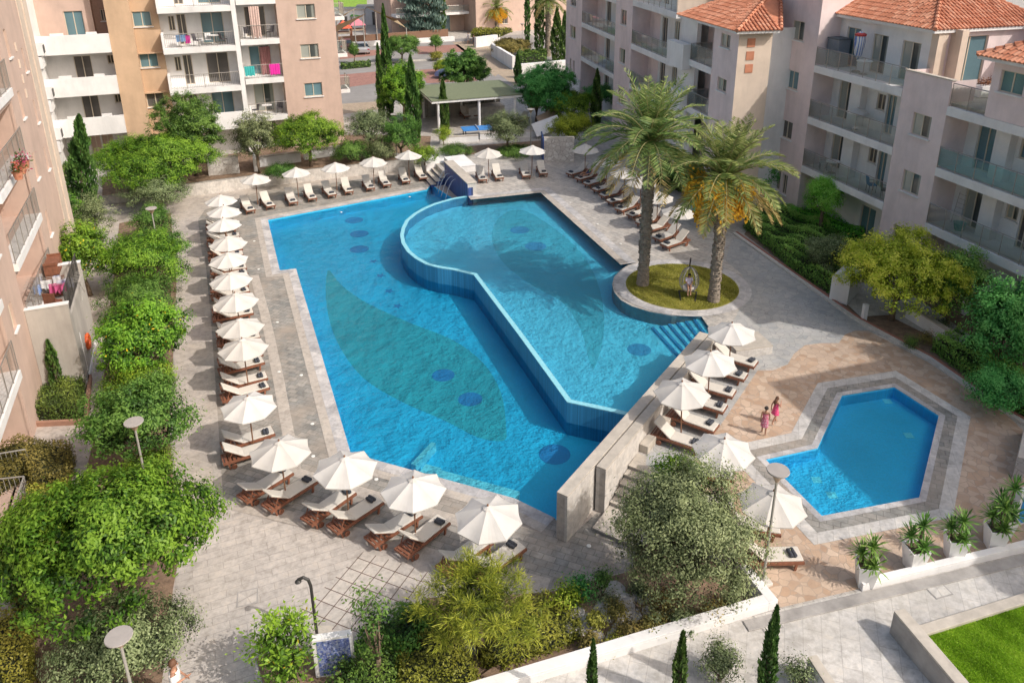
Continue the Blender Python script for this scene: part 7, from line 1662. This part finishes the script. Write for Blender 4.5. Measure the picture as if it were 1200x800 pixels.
# blue table
p = at(559, 160, ZU); t = thing('blue_table', 'bright blue tennis table on the terrace in front of the pool bar', 'table', (p.x, p.y, ZU + 0.013), rad(15))
m = MB(); m.box(-1.3, 1.3, -0.75, 0.75, 0.70, 0.76); m.build('tabletop', flat('bright_blue_board', (0.06, 0.25, 0.62), 0.5), t)
for x, y in ((-1.1, -.6), (1.1, -.6), (1.1, .6), (-1.1, .6)):
    m = MB(); m.box(x - .04, x + .04, y - .04, y + .04, 0, 0.698); m.build('leg', MAT['dark_metal'], t)
m = MB(); m.box(-0.01, 0.01, -0.8, 0.8, 0.763, 0.90); m.build('net', MAT['white'], t)
# tan and white slabs behind the small olive
for (x, y, rz, lab) in ((645, 150, 40, 'tan sloping canvas windbreak beside the bar terrace'), (641, 160, 30, 'white sloping canvas windbreak in front of the tan one')):
    p = at(x, y, ZU); t = thing('windbreak', lab, 'windbreak', tuple(p), rad(rz)); m = MB(); m.obox((0, 0, 0.95), (1.3, 0, 0.25), (0, 0.5, 0.45), (0, -0.02, 0.02)); m.build('panel', flat('tan_canvas', (0.5, 0.36, 0.26)) if 'tan' in lab[:4] else MAT['white'], t)
    m = MB(); m.tube([(-1.2, -.4, 0), (-1.2, .1, 0.8)], 0.03, 6); m.tube([(1.2, -.4, 0), (1.2, .1, 1.2)], 0.03, 6); m.build('stand', MAT['grey_metal'], t)
# car park walls
def fw(lab, a, b, z0, z1, th=0.4): return wallbox('garden_wall', lab, 'wall', a, b, th, z0, z1, MAT['white'], MAT['white'], 0.0)
fw('white retaining wall along the road below the cypresses', at(579, 66, ZU), at(604, 82, ZU), ZU, 2.6)
fw('white retaining wall in front of the rounded hedge across the car park', at(607, 92, ZU), at(668, 86, ZU), ZU, 2.6)
fw('white wall under the clipped hedge across the car park', at(556, 56, ZU), at(584, 52, ZU), ZU, 2.4)
fw('long low white wall behind the parked car', at(380, 57, ZU), at(532, 48, ZU), ZU, 1.6)
sheet('far_path', pts([(536, 52), (556, 46), (640, 92), (602, 100)], ZU), ZU + 0.022, MAT['tan_bay'])
# playground shade sails and kiosk
for (P4, lab) in (([(394, 30, 5.0), (394, 38, 3.2), (425, 19, 5.2), (429, 16, 5.6)], 'tan shade sail at the left of the playground'), ([(394, 22, 5.5), (394, 26, 4.6), (414, 11, 5.6), (420, 9, 6)], 'tan shade sail behind the left one'), ([(427, 7, 6), (440, 14, 4.5), (476, 33, 3.4), (466, 24, 4)], 'long tan shade sail stretching down to the right')):
    v = [at(x, y, ZU + z) for x, y, z in P4]; c = sum(v, Vector()) / 4; t = thing('shade_sail', lab, 'shade sail', (c.x, c.y, ZU), 0)
    m = MB(); m.quad(*[q - Vector((c.x, c.y, ZU)) for q in v]); m.build('canvas', flat('tan_sailcloth', (0.52, 0.38, 0.22), 0.9), t)
    for q in (v[1], v[2]):
        m = MB(); m.tube([(q.x - c.x, q.y - c.y, 0), (q.x - c.x, q.y - c.y, q.z - ZU)], 0.08, 6); m.build('post', MAT['grey_metal'], t)
for (x, y, col, lab) in ((420, 46, (0.6, 0.2, 0.25), 'pink roofed playhouse in the playground'), (404, 50, (0.7, 0.12, 0.06), 'red slide unit in the playground'), (419, 34, (0.15, 0.4, 0.1), 'green topped play tower behind the playhouse')):
    p = at(x, y, ZU); t = thing('playhouse', lab, 'playground unit', tuple(p), 0.3)
    m = MB(); m.box(-1, 1, -1, 1, 1.4, 1.6); m.v += []; m.build('deck', MAT['tan_bay'], t)
    m = MB(); m.quad((-1.2, -1.2, 2.2), (1.2, -1.2, 2.2), (0, 0, 3.3)); m.quad((1.2, -1.2, 2.2), (1.2, 1.2, 2.2), (0, 0, 3.3)); m.quad((1.2, 1.2, 2.2), (-1.2, 1.2, 2.2), (0, 0, 3.3)); m.quad((-1.2, 1.2, 2.2), (-1.2, -1.2, 2.2), (0, 0, 3.3)); m.build('roof', flat('play_roof_%d' % x, col), t)
    for sx in (-1, 1):
        for sy in (-1, 1):
            m = MB(); m.box(sx - .06, sx + .06, sy - .06, sy + .06, 0, 2.25); m.build('post', MAT['teak'], t)
for (x, y, w_, h_, lab) in ((440, 32, 7, 3.0, 'white kiosk wall behind the playground'), (402, 38, 6, 3.2, 'white kiosk under the tan shade sail')):
    p = at(x, y, ZU); t = thing('kiosk', lab, 'kiosk', tuple(p + Vector((0, 3, 0))), 0.1); m = MB(); m.box(-w_ / 2, w_ / 2, 0, 3, 0, h_); m.build('wall', MAT['white'], t); m = MB(); m.box(-w_ / 2 - .2, w_ / 2 + .2, -.2, 3.2, h_, h_ + .2); m.build('roof', MAT['cap'], t)
    m = MB(); m.box(-1, 0.2, -0.03, -0.003, 0, 2.2); m.build('door', MAT['pane_dark'], t)
wallbox('playground_fence', 'brown timber fence between the playground and the car park', 'fence', at(395, 53, ZU), at(525, 43, ZU), 0.12, ZU, ZU + 1.2, flat('brown_timber', (0.2, 0.11, 0.07)), None)
def car(px, py, rz, lab, paint):
    p = at(px, py, ZU); t = thing('parked_car', lab, 'car', tuple(p + Vector((0, 0, 0.012))), rz)
    m = MB(); prof = [(-2.1, 0.35), (-2.15, 0.75), (-1.9, 0.95), (-1.55, 1.02), (-1.0, 1.44), (0.55, 1.46), (1.15, 1.0), (1.95, 0.86), (2.12, 0.62), (2.1, 0.35)]
    hw = lambda z: 0.86 if z < 1.0 else 0.66
    for (x0, z0), (x1, z1) in zip(prof, prof[1:]): m.quad((x0, -hw(z0), z0), (x1, -hw(z1), z1), (x1, hw(z1), z1), (x0, hw(z0), z0))
    low = [(x, z) for x, z in prof if z < 1.03]; cab = [(-1.55, 1.02), (-1.0, 1.44), (0.55, 1.46), (1.15, 1.0)]
    for s_ in (-1, 1):
        m.quad(*[(x, s_ * 0.86, z) for x, z in low]); m.quad(*[(x, s_ * hw(z), z) for x, z in cab])
    m.quad((-2.1, -.86, .35), (-2.1, .86, .35), (2.1, .86, .35), (2.1, -.86, .35)); fix_normals(m.build('body', paint, t))
    gl = flat('car_glass', (0.03, 0.04, 0.05), 0.1)
    m = MB(); m.quad((-1.56, -.72, 1.06), (-1.56, .72, 1.06), (-1.04, .62, 1.43), (-1.04, -.62, 1.43)); m.build('rear_window', gl, t)
    m = MB(); m.quad((1.13, -.72, 1.04), (0.60, -.62, 1.45), (0.60, .62, 1.45), (1.13, .72, 1.04)); m.build('windscreen', gl, t)
    for s_ in (-1, 1):
        m = MB(); m.quad((-1.35, s_ * .80, 1.06), (-0.95, s_ * .69, 1.40), (0.5, s_ * .69, 1.42), (0.95, s_ * .80, 1.06)); m.build('side_window', gl, t)
        for x in (-1.3, 1.3):
            m = MB(); m.tube([(x, s_ * .72, .32), (x, s_ * .9, .32)], .32, 14); w = m.build('wheel', MAT['dark_metal'], t); m = MB(); m.tube([(x, s_ * .895, .32), (x, s_ * .915, .32)], .19, 10); m.build('rim', MAT['grey_metal'], w)
        m = MB(); m.box(-2.17, -2.12, s_ * .7 - .14, s_ * .7 + .14, .68, .82); m.build('tail_light', flat('tail_red', (0.4, 0.02, 0.02)), t)
silver = plain('silver_paint', (0.5, 0.51, 0.53), 0.3, 0.03, metal=0.4)
car(425, 62, rad(105), 'silver hatchback parked beside the tiny round tree', silver)
car(406, 58, rad(105), 'dark car parked at the corner of the back building', plain('dark_paint', (0.06, 0.03, 0.03), 0.3, 0.05))
car(532, 92, rad(170), 'blue car half hidden behind the loquat like tree', plain('blue_paint', (0.12, 0.16, 0.32), 0.3, 0.05))
# ---- things on the balconies of the right building
def R(x, y, z): return on(RBloc, RBrz, x, y, z)
def A(x, y, z): return on(ABloc, ABrz, x, y, z)
def make_chair(mat):
    t = thing('balcony_chair', '', 'chair')
    m = MB(); m.box(-.23, .23, -.22, .22, .40, .45); m.build('seat', mat, t, bevel=.01)
    m = MB(); m.obox((0, .25, .68), (.23, 0, 0), (0, .015, 0), (0, .05, .24)); m.build('backrest', mat, t, bevel=.01)
    for x in (-.2, .2):
        for y in (-.19, .19):
            m = MB(); m.tube([(x, y, 0), (x, y, .40)], .015, 6); m.build('leg', MAT['dark_metal'], t)
        m = MB(); m.tube([(x * 1.15, -.19, .40), (x * 1.15, -.19, .62), (x * 1.15, .23, .62)], .014, 5); m.build('armrest', MAT['dark_metal'], t)
    return t
ch_blue, ch_dark, ch_white = make_chair(flat('blue_sling', (0.05, 0.22, 0.52))), make_chair(flat('dark_sling', (0.07, 0.065, 0.08))), make_chair(flat('white_sling', (0.66, 0.66, 0.66)))
put(ch_blue, R(5.55, 0.55, 4.575), RBrz + 2.8, 'bright blue chair on the lowest balcony of the right building')
put(ch_dark, R(6.6, 0.6, 4.575), RBrz + 2.2, 'dark chair beside the blue chair on the lowest right balcony')
put(ch_white, R(1.2, 0.7, 4.575), RBrz + 2.6, 'white chair at the left end of the lowest right balcony')
for k, (x, y, z, pr, lab) in enumerate(((-9.3, .7, 9.56, ch_white, 'white chair behind the table on the second white balcony of the back building'), (-10.1, .6, 9.56, ch_dark, 'dark lounge chair on the second white balcony of the back building'), (-8.2, .6, 9.56, ch_dark, 'dark chair at the right end of the second white balcony'),
        (-6.4, .6, 9.91, ch_dark, 'dark chair left of the hanging curtain on the back building'), (-4.7, .6, 9.91, ch_dark, 'dark chair right of the hanging curtain on the back building'), (-6.5, .6, 3.81, ch_dark, 'dark chair on the lowest railed balcony of the back building'), (-4.6, .6, 3.81, ch_dark, 'dark chair at the pier end of the lowest railed balcony'))):
    put(pr, A(x, y, z), ABrz + k, lab)
def make_table():
    t = thing('balcony_table', '', 'table'); m = MB(); m.lathe([(.42, .70), (.43, .72), (.42, .74)], 18); m.build('tabletop', MAT['white'], t)
    m = MB(); m.tube([(0, 0, .02), (0, 0, .70)], .03, 8); m.lathe([(.25, 0), (.2, .03)], 12); m.build('pedestal', MAT['grey_metal'], t); return t
tb = make_table()
put(tb, A(-11.4, .7, 9.56), 0, 'round white table with things on it on the second white balcony'); put(tb, A(-8.9, .7, 9.56), 0, 'round white table right of the lounge chair on the white balcony'); put(tb, A(-5.6, .65, 3.81), 0, 'round white table on the lowest railed balcony of the back building'); put(tb, R(3.4, .7, 10.73), 0, 'round table behind the glass of the top terrace'); put(tb, R(2.0, .7, 4.575), 0, 'round white table on the lowest balcony of the right building')
def hang(name, lab, cat, c, ang, w_, h_, col, fold=0.02):
    t = thing(name, lab, cat, tuple(c), ang); m = MB(); n = 14
    for i in range(n + 1):
        x = -w_ / 2 + w_ * i / n; y = fold * math.sin(i * 1.9); m.v += [(x, y, 0), (x * 0.97, y * 1.5, -h_ * (1 + 0.04 * math.sin(i)))]
    for i in range(n): m.f.append((2 * i, 2 * i + 2, 2 * i + 3, 2 * i + 1)); m.mi.append(0)
    m.build('cloth', flat(lab[:20].replace(' ', '_'), col, 0.9, 0.15), t, smooth=True)
hang('towel', 'bright pink towel hanging on the balcony railing of the back building', 'towel', A(-4.7, -.02, 7.92), ABrz, .8, .85, (0.72, 0.03, 0.35))
hang('towel', 'turquoise towel hanging at the left of the pink towel', 'towel', A(-6.6, -.02, 7.85), ABrz, .75, .75, (0.05, 0.42, 0.42))
hang('curtain', 'pale pink tied curtain hanging on the balcony of the back building', 'curtain', A(-5.75, .05, 12.4), ABrz, .75, 2.4, (0.62, 0.45, 0.40), .05)
hang('curtain', 'red patterned curtain behind the pink towel balcony', 'curtain', A(-5.2, 1.35, 9.1), ABrz, .8, 2.2, (0.42, 0.2, 0.2), .05)
hang('towel', 'blue and white towel on the second white balcony table', 'towel', A(-11.2, .1, 10.5), ABrz, .7, .5, (0.2, 0.35, 0.6))
hang('towel', 'magenta towel beside the blue and white towel', 'towel', A(-10.75, .1, 10.45), ABrz, .35, .6, (0.6, 0.03, 0.3))
# tank, parasols, planter
c = R(0.75, 1.0, 10.73); t = thing('water_tank', 'blue grey square water tank on the top terrace beside the tower', 'water tank', tuple(c), RBrz)
m = MB(); m.box(-.45, .5, -.4, .4, 0, 1.55)
for i in range(5): m.box(-.46 + i * .2, -.43 + i * .2, -.425, -.402, 0.05, 1.5)
m.build('body', MAT['tin'], t, bevel=.03); m = MB(); m.box(-.5, .55, -.45, .45, 1.552, 1.62); m.build('lid', flat('tank_lid', (0.10, 0.12, 0.14)), t)
c = R(2.75, .75, 10.73); t = thing('folded_parasol', 'folded blue and white striped parasol on the top terrace', 'parasol', tuple(c), 0)
m = MB(); m.tube([(0, 0, 0), (0, 0, 2.3)], .02, 6); m.build('pole', MAT['grey_metal'], t)
sm = nmat('striped_canvas'); 
_tc = N(sm[1], 'ShaderNodeTexCoord'); _sx = N(sm[1], 'ShaderNodeSeparateXYZ'); L(sm[1], _tc.outputs['Generated'], _sx.inputs[0]); _w = N(sm[1], 'ShaderNodeMath', operation='SINE'); _mu = N(sm[1], 'ShaderNodeMath', operation='MULTIPLY'); _mu.inputs[1].default_value = 30
L(sm[1], _sx.outputs[0], _mu.inputs[0]); L(sm[1], _mu.outputs[0], _w.inputs[0]); L(sm[1], ramp(sm[1], _w.outputs[0], [(0.4, (0.7, 0.7, 0.72)), (0.5, (0.1, 0.2, 0.5))]), sm[2].inputs['Base Color'])
m = MB(); m.lathe([(.06, .7), (.22, 1.0), (.30, 1.7), (.26, 2.1), (.05, 2.25)], 12); m.build('canopy', sm[0], t, smooth=True); m = MB(); m.lathe([(.3, 2.0), (.32, 2.1), (.1, 2.2)], 9); m.build('tie', flat('red_tie', (0.5, 0.06, 0.06)), t)
m = MB(); m.lathe([(.25, 0), (.22, .08)], 12); m.build('base', MAT['concrete'], t)
c = R(3.6, .55, 7.64); put(umbrella, tuple(c), .3, 'small cream parasol on the middle balcony of the right building', 'balcony parasols', (.62, .62, .5))
c = R(9.6, 3.4, 10.63); t = thing('planter_box', 'long white planter with red flowers on the roof terrace', 'planter', tuple(c), RBrz + rad(90))
m = MB(); m.box(-1.1, 1.1, -.25, .25, 0, .55); m.build('box', MAT['white'], t, bevel=.01)
rg = np.random.default_rng(77); n = 500; C = np.column_stack([rg.uniform(-1.05, 1.05, n), rg.normal(0, .15, n), .6 + np.abs(rg.normal(0, .14, n))]); U, W = leaf_axes(rg, unit(rg.normal(size=(n, 3)) + [0, 0, .5]), .06); cards('plants', C, U, W, np.where(rg.uniform(size=n) < .3, .9, .3), MAT['red_shrub'], t)
c = R(11.5, .8, 4.53); t = thing('bucket', 'teal bucket on the lowest balcony right of the pink pier', 'bucket', tuple(c)); m = MB(); m.lathe([(.2, 0), (.3, .38), (.32, .38), (.29, .36), (.2, .03)], 16); m.build('body', flat('teal_plastic', (0.05, 0.33, 0.30), 0.4), t); m = MB(); m.tube([(-.3, 0, .37), (-.2, 0, .55), (.2, 0, .55), (.3, 0, .37)], .012, 5); m.build('handle', MAT['grey_metal'], t)
c = R(10.9, 1.2, 4.53); t = thing('drying_rack', 'white folding drying rack leaning on the lowest balcony', 'drying rack', tuple(c), RBrz); m = MB()
for x in (-.3, .3): m.tube([(x, 0, 0), (x, .2, 1.6)], .015, 5)
for i in range(7): m.tube([(-.3, .03 * i, .2 + .22 * i), (.3, .03 * i, .2 + .22 * i)], .01, 5)
m.build('frame', MAT['grey_metal'], t)
# ---- roof terrace of the annex: drying rack with washing, timber shelf
ac = lambda x, y, z: on(LBloc, LBrz, x, y, z)
c = ac(AX[0] + 3.0, -AX[2] * .5, 2.99); t = thing('clothes_airer', 'folding clothes airer full of white and blue washing on the annex roof', 'clothes airer', tuple(c), LBrz)
m = MB()
for y in (-.9, .9): m.tube([(-.5, y, 0), (.5, y, 1.0)], .015, 5); m.tube([(.5, y, 0), (-.5, y, 1.0)], .015, 5)
for i in range(8): m.tube([(-.6 + .17 * i, -1.2, 1.0), (-.6 + .17 * i, 1.2, 1.0)], .008, 4)
m.build('frame', MAT['grey_metal'], t)
rr = random.Random(8)
for i in range(12):
    m = MB(); x = -.55 + .1 * i; y = rr.uniform(-.8, .7); w_ = rr.uniform(.2, .5); n = 6
    for j in range(n + 1): m.v += [(x + .02 * math.sin(j * 2), y + w_ * j / n, 1.012), (x + .05 * math.sin(j * 1.7), y + w_ * j / n, 1.0 - rr.uniform(.3, .5))]
    for j in range(n): m.f.append((2 * j, 2 * j + 2, 2 * j + 3, 2 * j + 1)); m.mi.append(0)
    m.build('washing', flat('washing_%d' % i, rr.choice([(.7, .7, .72), (.7, .68, .7), (.2, .3, .55), (.55, .1, .25), (.6, .6, .7), (.3, .25, .5)])), t)
for (x, y, lab) in ((AX[0] + 0.8, -.7, 'timber chair beside the house wall on the annex roof'), (AX[0] + 1.9, -.7, 'timber chair in front of the clothes airer on the annex roof')):
    c = ac(x, y, 2.99); t = thing('timber_chair', lab, 'chair', tuple(c), LBrz + 1.2)
    m = MB(); m.box(-.25, .25, -.25, .25, .4, .45); m.build('seat', MAT['teak'], t); m = MB(); m.box(-.25, .25, .22, .26, .45, .95); m.build('backrest', MAT['teak'], t)
    for x_ in (-.22, .22):
        for y_ in (-.22, .22): m = MB(); m.box(x_ - .025, x_ + .025, y_ - .025, y_ + .025, 0, .4); m.build('leg', MAT['teak'], t)
c = ac(AX[1] - .6, -.5, 2.99); t = thing('timber_shelf', 'reddish timber shelving under the balcony above the annex roof', 'shelf', tuple(c), LBrz); m = MB()
for z in (.1, .55, 1.0, 1.45): m.box(-.6, .6, -.35, .2, z, z + .05)
for x in (-.6, .57): m.box(x, x + .05, -.35, .2, 0, 1.6)
m.build('frame', MAT['teak'], t)
# flower pots on the upper balcony of the left building
for i, (x, col) in enumerate(((5.6, (.6, .1, .2)), (4.8, (.55, .15, .1)), (6.4, (.65, .2, .3)))):
    c = ac(x, -.45, 8.9); t = thing('flower_pot', ['terracotta pot with pink flowers on the left building balcony, middle of three', 'terracotta pot with red flowers on the left building balcony, nearest of three', 'terracotta pot with rose flowers on the left building balcony, farthest of three'][i], 'flower pot', tuple(c))
    m = MB(); m.lathe([(.14, 0), (.2, .32), (.22, .32), (.18, .28)], 14); m.build('pot', MAT['tile'], t)
    rg = np.random.default_rng(i); n = 160; C = rg.normal(0, .14, (n, 3)) + [0, 0, .5]; U, W = leaf_axes(rg, unit(rg.normal(size=(n, 3))), .06); o = cards('plant', C, U, W, np.where(rg.uniform(size=n) < .45, 2.0, .5), leafmat('pot_flowers_%d' % i, (.02, .05, .01), (.06, .13, .02), (.1, .2, .04), extra=col), t)
# lifebuoy on the annex wall
c = ac(AX[0] + 2.1, -AX[2] - .06, 1.2); t = thing('lifebuoy', 'orange lifebuoy hanging on the outer wall of the annex', 'lifebuoy', tuple(c), LBrz)
m = MB(); n = 20; path = [(math.cos(2 * math.pi * k / n) * .3, 0, math.sin(2 * math.pi * k / n) * .3) for k in range(n + 1)]; m.tube(path, .085, 10, False); m.build('ring', flat('orange_plastic', (.72, .12, .03), .5), t, smooth=True); m = MB(); m.tube([(0, .02, .35), (0, .02, .5)], .02, 5); m.build('hook', MAT['grey_metal'], t)
